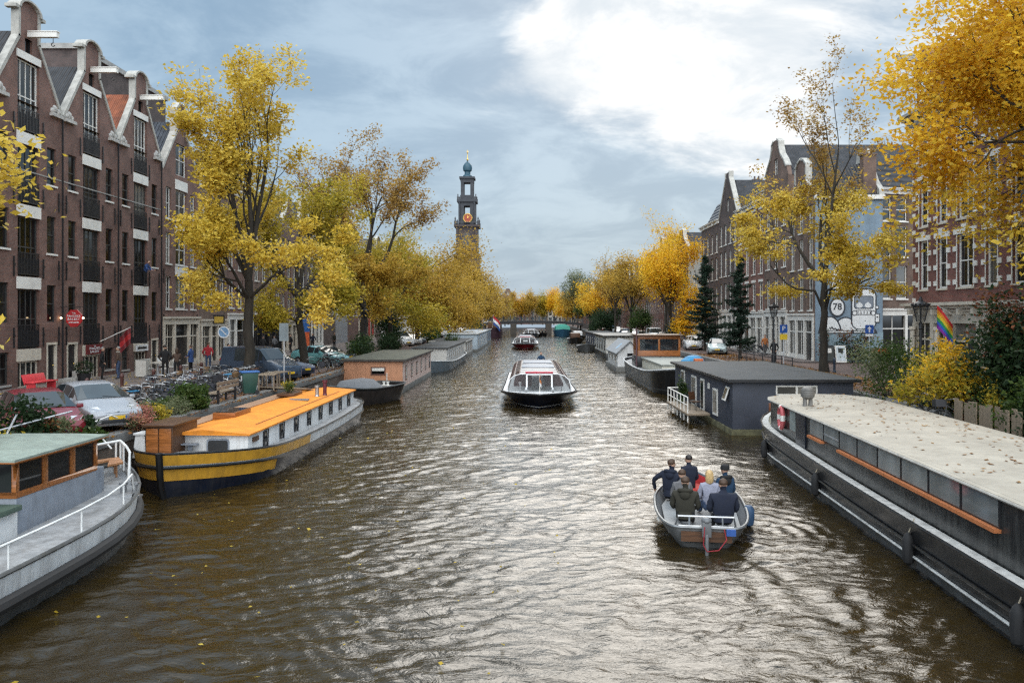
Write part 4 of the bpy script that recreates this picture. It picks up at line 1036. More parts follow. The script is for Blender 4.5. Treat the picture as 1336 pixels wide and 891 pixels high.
bollard_(tg,(1.2,5.7,.86)); bollard_(tg,(-.9,6.6,1.0))
MB().tube([(-1.2,1.2,2.2),(-1.0,1.4,2.15),(-1.25,1.55,2.13)],.02,5).build('rope_coil', ROPE, tg, loc=(0,0,-.7))

# ---- the yellow-bowed barge with the orange roof
yb_ = thing('live_aboard_barge','white barge with bright orange roof, yellow bow bands and navy hull','barge',(-10.35,31.8,0),PI)
pl = Plan(18.9,4.35,.14,2.4,.1,.76,2.6,28); sh = sheer(.78,.50,.25)
b, ms = hull(pl,[(-.5,.9,.96,0),(.02,.95,.975,1),(fn_add(sh,-.42),1.0,.99,0),(fn_add(sh,-.36),1.0,.992,2),(fn_add(sh,-.03),1.02,1.0,0),(sh,1.02,1.0,0)],[HDARK,NAVY,HGREY]); b.build('hull', ms, yb_)
rim(pl,fn_add(sh,-.39),.045,1.015,6).build('rubbing_strake', HDARK, yb_)
rim(pl,sh,.035,1.02,6).build('gunwale', HDARK, yb_)
# painted yellow bands round the bow: thin strips just outside the plating
def band(plan, za, zb, ka, kb, ya, yb2, i0, i1, mat, name, off=.012):
    A = plan.loop(ka,za,ya); B_ = plan.loop(kb,zb,yb2); b = MB(); n = len(A)
    for i in range(i0,i1):
        q = []
        for p in (A[i%n],A[(i+1)%n],B_[(i+1)%n],B_[i%n]):
            v = Vector((p[0],p[1]-plan.L/2*.55,0)); v = v.normalized()*off if v.length else v
            q.append((p[0]+off*(1 if p[0]>0 else -1),p[1]+off*.8,p[2]))
        b.quad(*q)
    return b.build(name, mat, yb_)
band(pl,fn_add(sh,-.34),fn_add(sh,-.035),1.0,1.02,.992,1.0,16,41,YELLOW,'upper_yellow_band')
band(pl,fn_add(sh,-.78),fn_add(sh,-.45),.96,1.0,.985,.99,20,37,YELLOW,'lower_yellow_band')
st = MB(); st.tube([(0,9.05,-.4),(0,9.42,.4),(0,9.52,1.32)],[.09,.10,.10],8); st.build('stem', HDARK, yb_)
deck(pl,fn_add(sh,-.12)).build('deck', DECKG, yb_, smooth=False)
# cabin: local x is mirrored in world (boat turned round)
cx0, cx1, cy0, cy1 = -1.52,.80,-8.3,6.5
ring = lambda y, z, e=0: [(cx0-e,y,z),(cx1+e,y,z)]
cbn = MB(); cbn.slab([(cx0,cy0),(cx1,cy0),(cx1,cy1),(cx0,cy1+.25)],.6,1.42); cbn.build('cabin', BWHITE, yb_, bevel=.015)
rf = MB(); m_ = (cx0+cx1)/2+.25
for (ya, yb2) in ((cy0-.15,cy1+.2),):
    rf.rings([[(cx0-.1,ya,1.421),(cx1+.08,ya,1.421),(cx1+.08,ya,1.47),(m_,ya,1.60),(cx0-.1,ya,1.47)],[(cx0-.1,yb2+.2,1.421),(cx1+.08,yb2,1.421),(cx1+.08,yb2,1.47),(m_,yb2+.1,1.60),(cx0-.1,yb2+.2,1.47)]])
rf.build('roof', ORANGE, yb_, smooth=False)
rs = MB(); rs.box(cx0+.35,cx0+.38,cy0+1.5,cy1-1.5,1.51,1.535)
for k in range(9): rs.box(cx0+.2,cx1-.2,cy0+.9+k*1.6,cy0+.92+k*1.6,1.40,1.505)
rs.build('roof_batten', M('rust_batten',(.35,.13,.04),.7), yb_, smooth=False)
box_part('plank_walkway', wood('old_roof_planks',(.38,.22,.13),.65,.7), yb_, cx1+.1,cx1+.72,cy0,cy1-1.2,1.40,1.50)
sk = MB(); sk.box(.05,.85,2.0,3.6,1.5,1.74); sk = sk.build('skylight', WOODV, yb_, bevel=.01)
MB().box(.13,.77,2.1,2.78,1.742,1.76).build('pane', BOATGL, sk, smooth=False); MB().box(.13,.77,2.85,3.5,1.742,1.76).build('pane', BOATGL, sk, smooth=False)
box_part('roof_vent', LEAD, yb_, -.9,-.1,-2.5,-2.25,1.56,1.62)
for (x,y,h,mt) in ((-.75,-4.3,.55,STEEL),(-.95,-4.9,.75,M('enamel_flue',(.10,.02,.03),.3))):
    b = MB(); b.lathe([(.11,0),(.10,.1),(.085,.12),(.085,h-.12),(.12,h-.1),(.12,h)],12,(x,y,1.48)); b.build('stovepipe', mt, yb_)
for k in range(8):
    y = 5.2-k*1.75
    fr = MB(); fr.box(-.03,.02,-.17,.17,-.26,.26); fr.tube([(-.04,-.19,-.3),(-.06,-.19,.3)],.02,5); fr.tube([(-.06,-.19,.3),(-.02,.2,.33)],.02,5)
    f_ = fr.build('window', BLACK, yb_, (cx0-.015,y,1.08)); MB().quad((-.036,-.12,-.2),(-.036,.12,-.2),(-.036,.12,.2),(-.036,-.12,.2)).build('pane', BOATGL, f_, smooth=False)
def rrect(w_, h_, r, n=5):
    P_ = []
    for (sx,sz,a) in ((1,1,0),(-1,1,PI/2),(-1,-1,PI),(1,-1,1.5*PI)):
        for k in range(n): P_.append((sx*(w_/2-r)+r*math.cos(a+PI/2*k/(n-1)), sz*(h_/2-r)+r*math.sin(a+PI/2*k/(n-1))))
    return P_
f_ = MB(); f_.prism(rrect(.72,.5,.1),0,.04); f_ = f_.build('window', GREYP, yb_, (-.55,6.66,1.05)); MB().prism(rrect(.62,.4,.08),.041,.05).build('pane', BOATGL, f_)
sh_ = MB(); sh_.box(-.28,.28,0,.22,0,.04); sh_.box(-.06,.06,0,.04,-.2,0); sh_.build('shelf', GREYP, yb_, (.35,6.62,1.12))
cm_ = MB(); cm_.box(.56,1.40,5.6,7.4,.75,1.78); cm_ = cm_.build('companionway', WOODD, yb_, bevel=.01)
for x in (.6,1.0): MB().box(x,x+.36,7.4,7.44,.85,1.72).build('door', WOODV, cm_, bevel=.01)
rf2 = MB(); rf2.box(.48,1.48,5.5,7.5,1.781,1.84); rf2.build('companionway_roof', WOODD, yb_, bevel=.01)
vb = MB(); vb.rings([[(1.43,6.7,.8),(1.85,6.7,.8),(1.85,7.3,.8),(1.43,7.3,.8)],[(1.5,6.75,1.5),(1.78,6.75,1.5),(1.78,7.25,1.5),(1.5,7.25,1.5)]]); vb.box(1.45,1.83,6.7,7.3,1.5,1.56); vb.build('vent_box', BWHITE, yb_, bevel=.01)
pb = MB(); pb.box(-1.58,-1.54,5.9,6.4,1.15,1.3); pb.build('name_board', WOODD, yb_, smooth=False)
tr_ = MB(); tr_.box(.2,1.0,-5.3,-4.0,1.55,1.68); tr_ = tr_.build('roof_planter', WOODD, yb_, bevel=.01)

# ---- small dark open sloop with grey cover
sl = thing('covered_sloop','dark steel sloop with grey canvas cover moored before the salmon houseboat','sloop',(-9.9,47.3,0),R(158))
pl = Plan(6.6,2.4,.1,2.2,.55,.45,2.0); sh = sheer(.95,.35,.1)
b, ms = hull(pl,[(-.35,.6,.9,0),(.05,.8,.94,0),(fn_add(sh,-.15),1,.99,1),(sh,1.03,1,1)],[M('sloop_brown_black',(.03,.024,.022),.35,var=.3),HDARK]); b.build('hull', ms, sl)
rim(pl,sh,.05,1.03).build('gunwale', HWORN, sl); deck(pl,fn_add(sh,-.2)).build('deck', DECKG, sl, smooth=False)
cv = MB(); A = [(x*.85,y*.55+.9,.98) for x,y,_ in pl.loop()]; B_ = [(x*.5,y*.42+.9,1.42) for x,y,_ in pl.loop()]; C_ = [(x*.1,y*.3+.9,1.5) for x,y,_ in pl.loop()]
cv.rings([A,B_,C_]); cv.build('canvas_cover', M('grey_canvas',(.14,.145,.155),.85,var=.15,bump=.3,bscale=4), sl, ang=70)
bollard_(sl,(0,-2.6,.85),WHITE,.25)

# ---- houseboats
def houseboat(label, x0, x1, y0, y1, zt, wall, roofm, hullm=M('concrete_hull',(.13,.13,.12),.8,var=.35), trim=WHITE, nwin=6, winc=M('brown_frame',(.12,.05,.035),.5), over=.18, hz=.35, side=1, front=True, wz=(.75,1.75), ww=.75):
    w_, l_ = x1-x0, y1-y0
    t = thing('houseboat', label, 'houseboat', ((x0+x1)/2,(y0+y1)/2,0), 0, 'houseboats moored along the canal')
    box_part('hull', hullm, t, -w_/2-.05,w_/2+.05,-l_/2-.05,l_/2+.05,-.5,hz, bevel=.04)
    box_part('wall', wall, t, -w_/2,w_/2,-l_/2,l_/2,hz+.002,zt, bevel=.01)
    b = MB(); o = over; b.box(-w_/2-o,w_/2+o,-l_/2-o,l_/2+o,zt+.002,zt+.12); b.build('roof', roofm, t, bevel=.015)
    b = MB(); b.box(-w_/2-o-.03,w_/2+o+.03,-l_/2-o-.03,l_/2+o+.03,zt-.02,zt+.10); b.build('roof_edge', trim, t, smooth=False)
    for k in range(nwin):
        y = -l_/2+l_*(k+.6)/nwin; X = side*(w_/2+.005)
        fr = MB(); fr.box(-.03,.03,-ww/2,ww/2,wz[0],wz[1]); f_ = fr.build('window', winc, t, (X,y,0), smooth=False)
        MB().box(side*.031-.004,side*.031+.004,-ww/2+.08,ww/2-.08,wz[0]+.08,wz[1]-.08).build('pane', PANE_L, f_, smooth=False)
    return t
SALMON = M('salmon_wall',(.54,.26,.145),.7,var=.1,scale=.8,grime=.25); PINKW = M('pale_pink_wall',(.64,.47,.40),.7,var=.08)
hb = houseboat('salmon pink houseboat with mossy flat roof, largest on the left bank', -12.6,-8.6,54.2,69.8,2.12,SALMON,FELT2,trim=M('dark_roof_edge',(.06,.05,.045),.7),nwin=6)
MB().box(2.004,2.012,-7.75,7.75,.36,2.09).build('side_wall', PINKW, hb, smooth=False)
fr = MB(); fr.box(-.5,.5,-.03,.02,-.28,.28); f_ = fr.build('window', M('brown_frame',(.12,.05,.035),.5), hb, (.35,-7.82,1.45), smooth=False); MB().box(-.42,.42,-.034,-.03,.0,.2).build('blind', WHITE, f_, smooth=False); MB().box(-.42,.42,-.034,-.03,-.2,.0).build('pane', PANE, f_, smooth=False)
MB().tube([(.95,-7.86,.3),(.95,-7.86,1.3)],.04,6).build('downpipe', WHITE, hb)
# boat-hulled houseboat behind
bh5 = thing('houseboat','grey hulled houseboat with white cabin just beyond the salmon one','houseboat',(-9.4,85,0),PI,'houseboats moored along the canal')
pl = Plan(26,3.9,.15,2.2,.2,.8,2.2); sh = sheer(.7,.45,.2)
b, ms = hull(pl,[(-.5,.85,.96,0),(.05,.95,.98,0),(sh,1.02,1,0)],[M('hull_blue_grey',(.13,.16,.18),.5,var=.2)]); b.build('hull', ms, bh5)
rim(pl,sh,.05,1.02).build('gunwale', BWHITE, bh5); deck(pl,fn_add(sh,-.1)).build('deck', DECKG, bh5, smooth=False)
box_part('cabin', M('cabin_cream',(.52,.50,.46),.6,var=.1), bh5, -1.6,1.6,-11,9.5,.6,2.1, bevel=.02)
box_part('roof', FELT, bh5, -1.75,1.75,-11.2,9.7,2.102,2.22, bevel=.02)
for k in range(8):
    f_ = MB().box(-.03,.03,-.5,.5,1.0,1.85).build('window', BWHITE, bh5, (-1.605,7.6-k*2.3,0), smooth=False); MB().box(-.036,-.03,-.42,.42,1.06,1.79).build('pane', PANE, f_, smooth=False)
houseboat('small white box houseboat with plants, before the pale blue one', -12.4,-8.0,100,113,2.0,M('off_white_wall',(.55,.54,.50),.7),FELT,nwin=4)
houseboat('pale blue houseboat with white doors on the left bank', -12.4,-7.6,117,146,2.6,M('pale_blue_wall',(.42,.50,.56),.6,var=.08),M('pale_roof',(.42,.45,.47),.7),nwin=7,wz=(.6,2.1),ww=1.3,winc=WHITE)
houseboat('blue grey houseboat beyond the pale blue one', -12.4,-8.0,149,168,2.5,M('mid_blue_wall',(.22,.30,.37),.6),FELT,nwin=5,wz=(.8,1.9))
fl = thing('flag_barge','dark barge flying a red white and blue flag at its stern','barge',(-8.9,203,0),0)
pl = Plan(18,4.4,.2,2.2,.2,.7,2.2); sh = sheer(1.5,.6,.9)
b, ms = hull(pl,[(-.5,.85,.95,0),(sh,1.02,1,0)],[M('hull_plum',(.045,.02,.03),.5)]); b.build('hull', ms, fl)
deck(pl,fn_add(sh,-.15)).build('deck', DECKG, fl, smooth=False); box_part('wheelhouse', WOODD, fl, -1.3,1.3,-5,-1,1.4,3.6, bevel=.03)
FLR, FLW, FLB = M('flag_red',(.45,.03,.03),.8), M('flag_white',(.75,.75,.75),.8), M('flag_blue',(.03,.08,.26),.8)
def wavy_flag(par, loc, rz, w_, h_, cols, amp=.1, droop=0.0, name='flag', vert=False):
    b = MB(); n = 10; m = len(cols)*2
    for i in range(n):
        for j in range(m):
            q = []
            for (u,v) in ((i,j),(i+1,j),(i+1,j+1),(i,j+1)):
                U, V = u/n, v/m
                q.append((U*w_*(1-droop*.55), amp*math.sin(U*7+V*1.5)*U**.5, -V*h_-droop*h_*U*1.1+.04*math.sin(U*5)))
            b.cur = (i*len(cols)//n) if vert else j//2
            b.quad(*q)
    return b.build(name, cols, par, loc, rz, ang=180)
f_ = MB(); f_.tube([(0,-8.7,2.2),(.3,-9.9,5.6)],.05,6); fp = f_.build('flagpole', WHITE, fl); wavy_flag(fp,(.3,-9.9,5.4),R(20),2.9,2.2,[FLR,FLW,FLB],.25,.7)

# ---- glass canal cruisers
TGL = glassmat('cruiser_glass',(.85,.88,.9),.32)
def cruiser(label, loc, rz, L, B, hullm, roofm, flagged=False, redtop=True, group='glass roofed canal cruisers'):
    t = thing('canal_cruiser', label, 'tour boat', loc, rz, group)
    pl = Plan(L,B,.06,2.4,.5,.80,2.6,26); sh = sheer(.78,.16,.05)
    b, ms = hull(pl,[(-.45,.55,.86,1),(.02,.62,.90,0),(.10,.66,.905,2),(.14,.68,.91,0),(fn_add(sh,-.12),1.0,.99,1),(fn_add(sh,-.02),1.03,1,1),(sh,1.03,1.0,1)],[hullm,HDARK,BWHITE]); b.build('hull', ms, t)
    rim(pl,fn_add(sh,-.06),.065,1.03).build('rubbing_strake', HDARK, t)
    deck(pl,fn_add(sh,.0),1.0,.03).build('deck', BWHITE, t, smooth=False)
    y0, y1 = -L/2+2.2, L/2-2.1
    def sect(y, k=1.0, zt=1.86):            # arched cross-section
        hw = (B/2-.32)*k; pts = []
        for (fx,fz) in ((1,0),(.99,.35),(.93,.68),(.80,.88),(.62,.97),(.3,1.0),(-.3,1.0),(-.62,.97),(-.80,.88),(-.93,.68),(-.99,.35),(-1,0)): pts.append((fx*hw,y,.78+fz*(zt-.78)))
        return pts
    ns = 9; S = [sect(y0+(y1-.55-y0)*k/ns) for k in range(ns+1)]
    sg = MB(); rf = MB(); fr = MB()
    for a, c in zip(S,S[1:]):
        for i in (0,1,9,10): sg.quad(a[i],a[i+1],c[i+1],c[i])
        for i in (2,3,7,8): sg.quad(a[i],a[i+1],c[i+1],c[i])
        for i in (4,5,6): rf.quad(a[i],a[i+1],c[i+1],c[i])
    sg.build('side_windows', TGL, t, ang=80); rf.build('roof', roofm, t, ang=80)
    for a in S: fr.tube(a,.032,5)
    for i in (3,4,7,8): fr.tube([a[i] for a in S],.04,5)
    fr.build('window_frame', M('brown_canopy_frame',(.10,.06,.05),.5), t)
    # raked front: side panes, middle screen
    A = S[-1]; Fp = sect(y1+.35,1.02,1.0); Fp = [(p[0],y1+.35-.12*abs(p[0]),.80) for p in A]
    fg = MB(); ff_ = MB()
    top = A; q = [(p[0]*1.0, y1+.5-.10*p[0]**2, .80) for p in A]
    front = [(p[0], (p[1]+.55*(1-(p[2]-.78)/1.08)), p[2]) for p in A]
    ctr = (0,y1+.25,1.3)
    poly = front
    fg.add(poly+[(0,y1+.12,.80)],[tuple(range(len(poly)))]); fg.build('windscreen', TGL, t, smooth=False)
    ff_.tube([(p[0]*1.0,p[1]+.02,p[2]) for p in front],.035,6)
    for x in (-.72,.72): ff_.boxc((x,y1-.26,1.32),(.09,.06,1.12),rx=R(27))
    ff_.boxc((0,y1-.50,1.82),(1.5,.08,.10)); ff_.build('windscreen_frame', BWHITE, t)
    if redtop: MB().boxc((0,y1-.62,1.93),(1.6,.35,.10)).build('brow', M('cruiser_red',(.42,.03,.06),.4), t, bevel=.02)
    hb_ = MB(); hb_.box(-1.0,1.0,y0+1.0,y0+4.5,1.85,1.92); hb_.box(-1.05,1.05,y0+6,y0+9,1.85,1.90); hb_.build('roof_hatch', GREYP, t, bevel=.02)
    # benches and seated shapes are inside the saloon
    bn = MB()
    for k in range(6): bn.box(-1.55,-.4,y0+1+k*1.9,y0+1.12+k*1.9,.3,1.05); bn.box(.4,1.55,y0+1+k*1.9,y0+1.12+k*1.9,.3,1.05); bn.box(-1.5,-.5,y0+1.3+k*1.9,y0+1.9+k*1.9,.3,.78)
    bn.build('benches', M('saloon_bench',(.10,.035,.035),.7), t, smooth=False)
    dk = MB(); dk.lathe([(.05,0),(.05,.42),(.09,.45),(.09,.55)],8,(1.1,y1+.45,.9)); dk.lathe([(.05,0),(.06,.3)],8,(-1.2,y1+.4,.9)); dk.build('deck_fitting', STEEL, t)
    for x in (-.75,.75): MB().lathe([(.05,0),(.1,.06),(.13,.16),(.09,.26)],10,(x,y1+.55,.9)).build('searchlight', STEEL, t)
    if flagged:
        ps = MB(); ps.tube([(0,L/2-.6,.85),(0,L/2-.55,2.0)],.025,6); p_ = ps.build('flagstaff', WHITE, t); wavy_flag(p_,(0,L/2-.55,1.98),R(100),.35,.45,[M('pennant_orange',(.6,.2,.05),.8),FLW],.05,.6)
    return t
cb1 = cruiser('navy blue glass roofed canal cruiser heading towards the camera in midstream',(.6,53.0,0),PI,19.4,4.3,NAVY,M('cruiser_roof',(.46,.47,.46),.5,var=.15),True)
cruiser('red hulled canal cruiser with glass roof, farther up the canal',(-.6,134,0),PI,19,4.3,M('cruiser_hull_red',(.25,.02,.035),.35),M('cruiser_roof',(.46,.47,.46),.5),False)
cruiser('white and blue canal cruiser near the left pier of the bridge',(.6,207,0),PI,18,4.3,M('cruiser_hull_blue_grey',(.12,.17,.25),.4),M('roof_blue',(.10,.17,.30),.5),False,False)
gb = thing('moored_boat','teal green roofed blue boat moored by the right bridge pier','boat',(8.9,213,0),PI)
pl = Plan(14,4.6,.1,2.2,.4,.75,2.2); sh = sheer(1.4,.5,.2); b, ms = hull(pl,[(-.4,.8,.95,0),(sh,1.02,1,0)],[M('hull_deep_blue',(.02,.07,.12),.4)]); b.build('hull', ms, gb)
deck(pl,fn_add(sh,-.1)).build('deck', DECKG, gb, smooth=False)
b = MB(); b.rings([[(-1.9,-6,1.4),(1.9,-6,1.4),(1.9,5,1.4),(-1.9,5,1.4)],[(-1.8,-6,2.5),(1.8,-6,2.5),(1.8,4.6,2.5),(-1.8,4.6,2.5)],[(-.8,-5.6,3.1),(.8,-5.6,3.1),(.8,4,3.1),(-.8,4,3.1)]]); b.build('canopy', M('teal_canopy',(.02,.22,.16),.6), gb, smooth=False)
tb_ = thing('open_tender','open dark boat crowded with passengers between the two cruisers near the bridge','boat',(3.6,214,0),PI)
pl = Plan(8,2.8,.1,2.2,.5,.5,2.0); sh = sheer(.7,.3,.1); b, ms = hull(pl,[(-.3,.7,.9,0),(sh,1.02,1,0)],[HDARK]); b.build('hull', ms, tb_); deck(pl,.3).build('deck', DECKG, tb_, smooth=False)

# ---- long black barge with the pale roof on the right
kb = thing('long_barge','long black houseboat barge with pale leaf strewn roof filling the lower right','barge',(10.42,17.6,0),R(-3.2))
pl = Plan(33,5.15,.12,2.2,.3,.80,2.3,30); sh = sheer(.98,.42,.1)
b, ms = hull(pl,[(-.5,.93,.965,0),(.06,.965,.975,2),(.28,.985,.98,1),(.33,.99,.982,0),(fn_add(sh,-.10),1.01,.995,0),(sh,1.02,1,0)],[HDARK,HGREY,HWORN]); b.build('hull', ms, kb)
rim(pl,fn_add(sh,-.42),.035,1.012,6,.99).build('rubbing_strake', HDARK, kb)
WORNW = M('worn_white_deck',(.50,.50,.48),.7,var=.35,scale=4)
rim(pl,.31,.03,1.0,6,.982).build('white_line', WORNW, kb)
lp = pl.loop(1.02,sh); lq = pl.loop(.90,sh); b = MB(); n = len(lp)
for i in range(n): b.quad(lp[i],lp[(i+1)%n],lq[(i+1)%n],lq[i])
b.build('side_deck', WORNW, kb, loc=(0,0,.012)); rim(pl,fn_add(sh,.03),.03,1.02).build('gunwale', HDARK, kb)
deck(pl,fn_add(sh,-.03),.96).build('deck', M('foredeck_moss',(.28,.27,.20),.8,var=.3), kb, smooth=False)
ROOFP = M('roof_pale_beige',(.37,.335,.275),.75,var=.2,scale=.8,grime=.35,gcol=(.16,.13,.095),bump=.15,bscale=3)
ko = [(-2.28,-15),(1.62,-15),(1.62,10.6),(1.4,12.0),(.8,12.9),(-.2,13.15),(-1.4,12.7),(-2.1,11.9),(-2.28,11.1)]
b = MB(); b.slab(ko,.9,2.12); b.build('cabin', M('cabin_black',(.013,.014,.015),.3,var=.4,scale=2.5,grime=.45,gcol=(.15,.15,.14)), kb, bevel=.01)
ro = [(x+.07*(1 if x>0 else -1),y+.06*(1 if y>0 else -1)) for x,y in ko]
b = MB(); b.slab(ro,2.121,2.17); b.build('roof', ROOFP, kb, bevel=.015)
MB().tube([(x*1.002,y,2.13) for x,y in ro],.03,6,closed=True).build('roof_trim', M('pale_trim',(.42,.40,.36),.6,grime=.4), kb)
b = MB(); A = [(-.33+(x+.33)*.97,y*.99,2.172) for x,y in ko]; B_ = [(-.33+(x+.33)*.45,y*.93,2.24) for x,y in ko]; b.rings([A,B_]); b.build('roof_crown', ROOFP, kb, ang=60)
SILL = M('terracotta_sill',(.50,.17,.06),.6)
GPANE = panemat('barge_glass',(.30,.31,.30),(.46,.47,.45),.07)
for k in range(8):
    y = 5.6-k*1.34
    f_ = MB(); f_.box(-.03,0,-.655,.655,1.60,2.115); f_ = f_.build('window', BLACK, kb, (-2.285,y,0), smooth=False)
    MB().box(-.036,-.03,-.61,.61,1.635,2.10).build('pane', GPANE, f_, smooth=False)
    if k == 1: MB().box(-.05,-.036,-.61,.61,1.80,1.84).build('vent_bar', GALV, f_, smooth=False)
    else: MB().box(-.12,0,-.655,.655,1.53,1.598).build('sill', SILL, f_, smooth=False)
MB().box(-2.32,-2.285,6.75,7.75,1.1,2.1).build('door', NAVY, kb, smooth=False); MB().box(-2.315,-2.285,7.9,8.5,1.45,2.08).build('notice_panel', M('panel_grey_green',(.25,.28,.27),.5), kb, smooth=False)
b = MB(); b.tube([(.0,.26*math.cos(a),.36*math.sin(a)) for a in np.linspace(0,2*PI,21)[:-1]],.075,8,closed=True); lr = b.build('life_ring', M('ring_pink_red',(.55,.12,.13),.6), kb, (-2.36,9.4,1.72), R(-2))
for a in (0,PI/2,PI,1.5*PI): b = MB(); b.tube([(.0,.26*math.cos(a+d),.36*math.sin(a+d)) for d in (-.25,0,.25)],.08,8); b.build('ring_band', WHITE, lr)
b = MB(); b.lathe([(.10,.24),(.17,.28),(.22,.38),(.22,.52),(.17,.62),(.08,.66)],16)
for k in range(4): b.lathe([(.226,.33+k*.07),(.226,.35+k*.07)],16)
for x in (-.09,.09): b.lathe([(.085,0),(.075,.04),(.065,.26)],10,(x,0,0))
b.build('stovepipe_cowl', M('cowl_grey',(.16,.155,.145),.6,var=.3,grime=.4), kb, (-1.7,8.6,2.18))
for y in (10.6,4.6,-1.6,-5.6,-11):
    b = MB(); X = -2.64
    b.lathe([(.03,0),(.10,.06),(.12,.16),(.12,.50),(.08,.60),(.03,.66)],10,(X,y,.12)); fd = b.build('fender', RUBBER, kb); MB().tube([(X,y,.76),(X+.12,y,1.06)],.012,5).build('rope', ROPE, fd)
bollard_(kb,(-.9,14.9,1.25),BLACK,.25)
for k in range(26):
    pass
b = MB(); b.box(-1.45,-.35,14.3,14.9,1.22,1.28); b.box(-1.45,-.35,14.86,14.9,1.28,1.62)
for x in (-1.4,-.4): b.box(x-.03,x+.03,14.35,14.85,.95,1.22)
MBN = b.build('deck_bench', wood('red_bench_wood',(.20,.07,.03),.6,.5), kb, bevel=.006)
# leaves lying on the roof
lv = MB(); lr_ = random.Random(5)
for k in range(1100):
    u, y = lr_.uniform(-2.15,1.5), lr_.uniform(-14,12.5)
    if lr_.random() > (.3+.5*(u+2.15)/3.6)*(.25+max(0,1.6*noise.noise(Vector((u*1.1,y*.7,3.0)))+.6)): continue
    zz_ = 2.18+.068*min(1,max(0,1-(abs(u+.33)-.88)/1.02)); a = lr_.uniform(0,6.28); s = lr_.uniform(.035,.095)
    lv.add([(u+s*math.cos(a),y+s*math.sin(a),zz_+lr_.uniform(0,.02)),(u-s*.5*math.sin(a),y+s*.5*math.cos(a),zz_+.004),(u-s*math.cos(a),y-s*math.sin(a),zz_+.012),(u+s*.5*math.sin(a),y-s*.5*math.cos(a),zz_+.004)],[(0,1,2,3)])
o = lv.build('fallen_leaves', leafmat('litter',[(.10,.045,.02),(.22,.10,.03),(.38,.20,.04)],.8,.1), kb, smooth=False); o['kind'] = 'stuff'

# ---- dark houseboat with the railed white stage
NAVYW = M('slate_blue_boards',(.042,.048,.066),.6,var=.2,scale=1.2)
dh = houseboat('dark slate houseboat with grey felt roof and white railed stage', 8.85,14.1,34.6,48.2,2.32,NAVYW,FELT,hullm=M('mossy_hull',(.10,.095,.05),.85,var=.5,scale=2),trim=BLACK,nwin=0,over=.22,hz=.25)
for (y,h0,h1,w_,kind) in ((-3.7,.5,1.75,.9,'w'),(-.9,.4,2.0,.8,'w'),(1.2,.4,2.0,1.2,'w'),(4.2,.35,2.1,1.0,'w')):
    f_ = MB(); f_.box(-.05,.0,-w_/2,w_/2,h0,h1); f_ = f_.build('window' if h0>.45 else 'door', WHITE if w_ > .6 else BLACK, dh, (-2.63,y,0), smooth=False)
    MB().box(-.056,-.05,-w_/2+.1,w_/2-.1,h0+.12,h1-.1).build('pane', PANE_L, f_, smooth=False)
f_ = MB(); f_.boxc((0,0,0),(.05,.55,.62),ry=R(18)); f_ = f_.build('open_window', WHITE, dh, (-2.76,-6.1,1.75), smooth=False); MB().boxc((-.03,0,0),(.012,.42,.48),ry=R(18)).build('pane', PANE_L, f_, smooth=False)
f_ = MB().box(-.9,.9,-.04,.0,1.75,2.15).build('window', WHITE, dh, (.15,-6.8,0), smooth=False)
for x0, x1 in ((-.84,-.05),(.05,.84)): MB().box(x0,x1,-.046,-.04,1.8,2.1).build('pane', PANE_L, f_, smooth=False)
MB().box(-.16,.16,-.02,.02,1.62,1.9).build('small_window', WHITE, dh, (-2.65,-2.3,0), R(90), smooth=False)
stg = thing('landing_stage','narrow white railed landing stage on the canal side of the dark houseboat','landing stage',(8.1,40.6,0))
box_part('platform', PLANK, stg, -.55,.55,-2.6,3.0,.42,.52, bevel=.01)
b = MB()
for y in np.linspace(-2.5,2.9,7): b.cyl((-.5,y,.1),(-.5,y,1.3),.03,6)
b.tube([(-.5,-2.5,1.28),(-.5,2.9,1.28)],.03,6); b.tube([(-.5,-2.5,.9),(-.5,2.9,.9)],.022,6); b.tube([(-.5,2.9,1.28),(.5,2.9,1.28)],.03,6); b.build('railing', WHITE, stg)
for y in (-2.2,2.6): MB().cyl((-.4,y,-.5),(-.4,y,.42),.05,6).build('leg', PLANK, stg)
ch = thing('folding_chair','small dark folding chair on the white railed stage','chair',(8.25,39.4,.52),R(40))
b = MB(); b.box(-.22,.22,-.22,.22,.42,.45); b.build('seat', WOODD, ch, smooth=False)
b = MB(); b.boxc((0,.24,.7),(.44,.03,.4),rx=R(-12)); b.build('backrest', WOODD, ch, smooth=False)
for sx in (-.2,.2):
    for sy in (-.2,.2): MB().tube([(sx,sy,0),(sx,sy*.9,.42)],.015,5).build('leg', BLACK, ch)

# ---- black barge with the varnished wheelhouse
wb = thing('dutch_barge','black steel barge with varnished wooden wheelhouse and white hold','barge',(10.75,61.5,0),PI)
pl = Plan(22,4.7,.12,2.2,.3,.8,2.4); sh = sheer(1.15,.75,.4)
b, ms = hull(pl,[(-.5,.9,.96,0),(.25,.97,.975,1),(.3,.975,.977,0),(fn_add(sh,-.12),1.01,.995,1),(fn_add(sh,-.06),1.02,1,0),(sh,1.02,1,0)],[HDARK,HWORN]); b.build('hull', ms, wb)
rim(pl,sh,.05,1.02).build('gunwale', HGREY, wb); deck(pl,fn_add(sh,-.2)).build('deck', DECKG, wb, smooth=False)
w_ = MB(); x0, x1, y0, y1 = -1.75,1.75,-7.2,-4.2
w_.box(x0,x1,y0,y1,1.0,2.35); w_.box(x0,x1,y0,y1,3.3,3.55)
for x in (x0,-.08,x1-.16): w_.box(x,x+.16,y1-.12,y1,2.351,3.3); w_.box(x,x+.16,y0,y0+.12,2.351,3.3)
for y in (-6.3,-5.2): w_.box(x0,x0+.12,y,y+.14,2.351,3.3); w_.box(x1-.12,x1,y,y+.14,2.351,3.3)
w_ = w_.build('wheelhouse', WOODV, wb, bevel=.012)
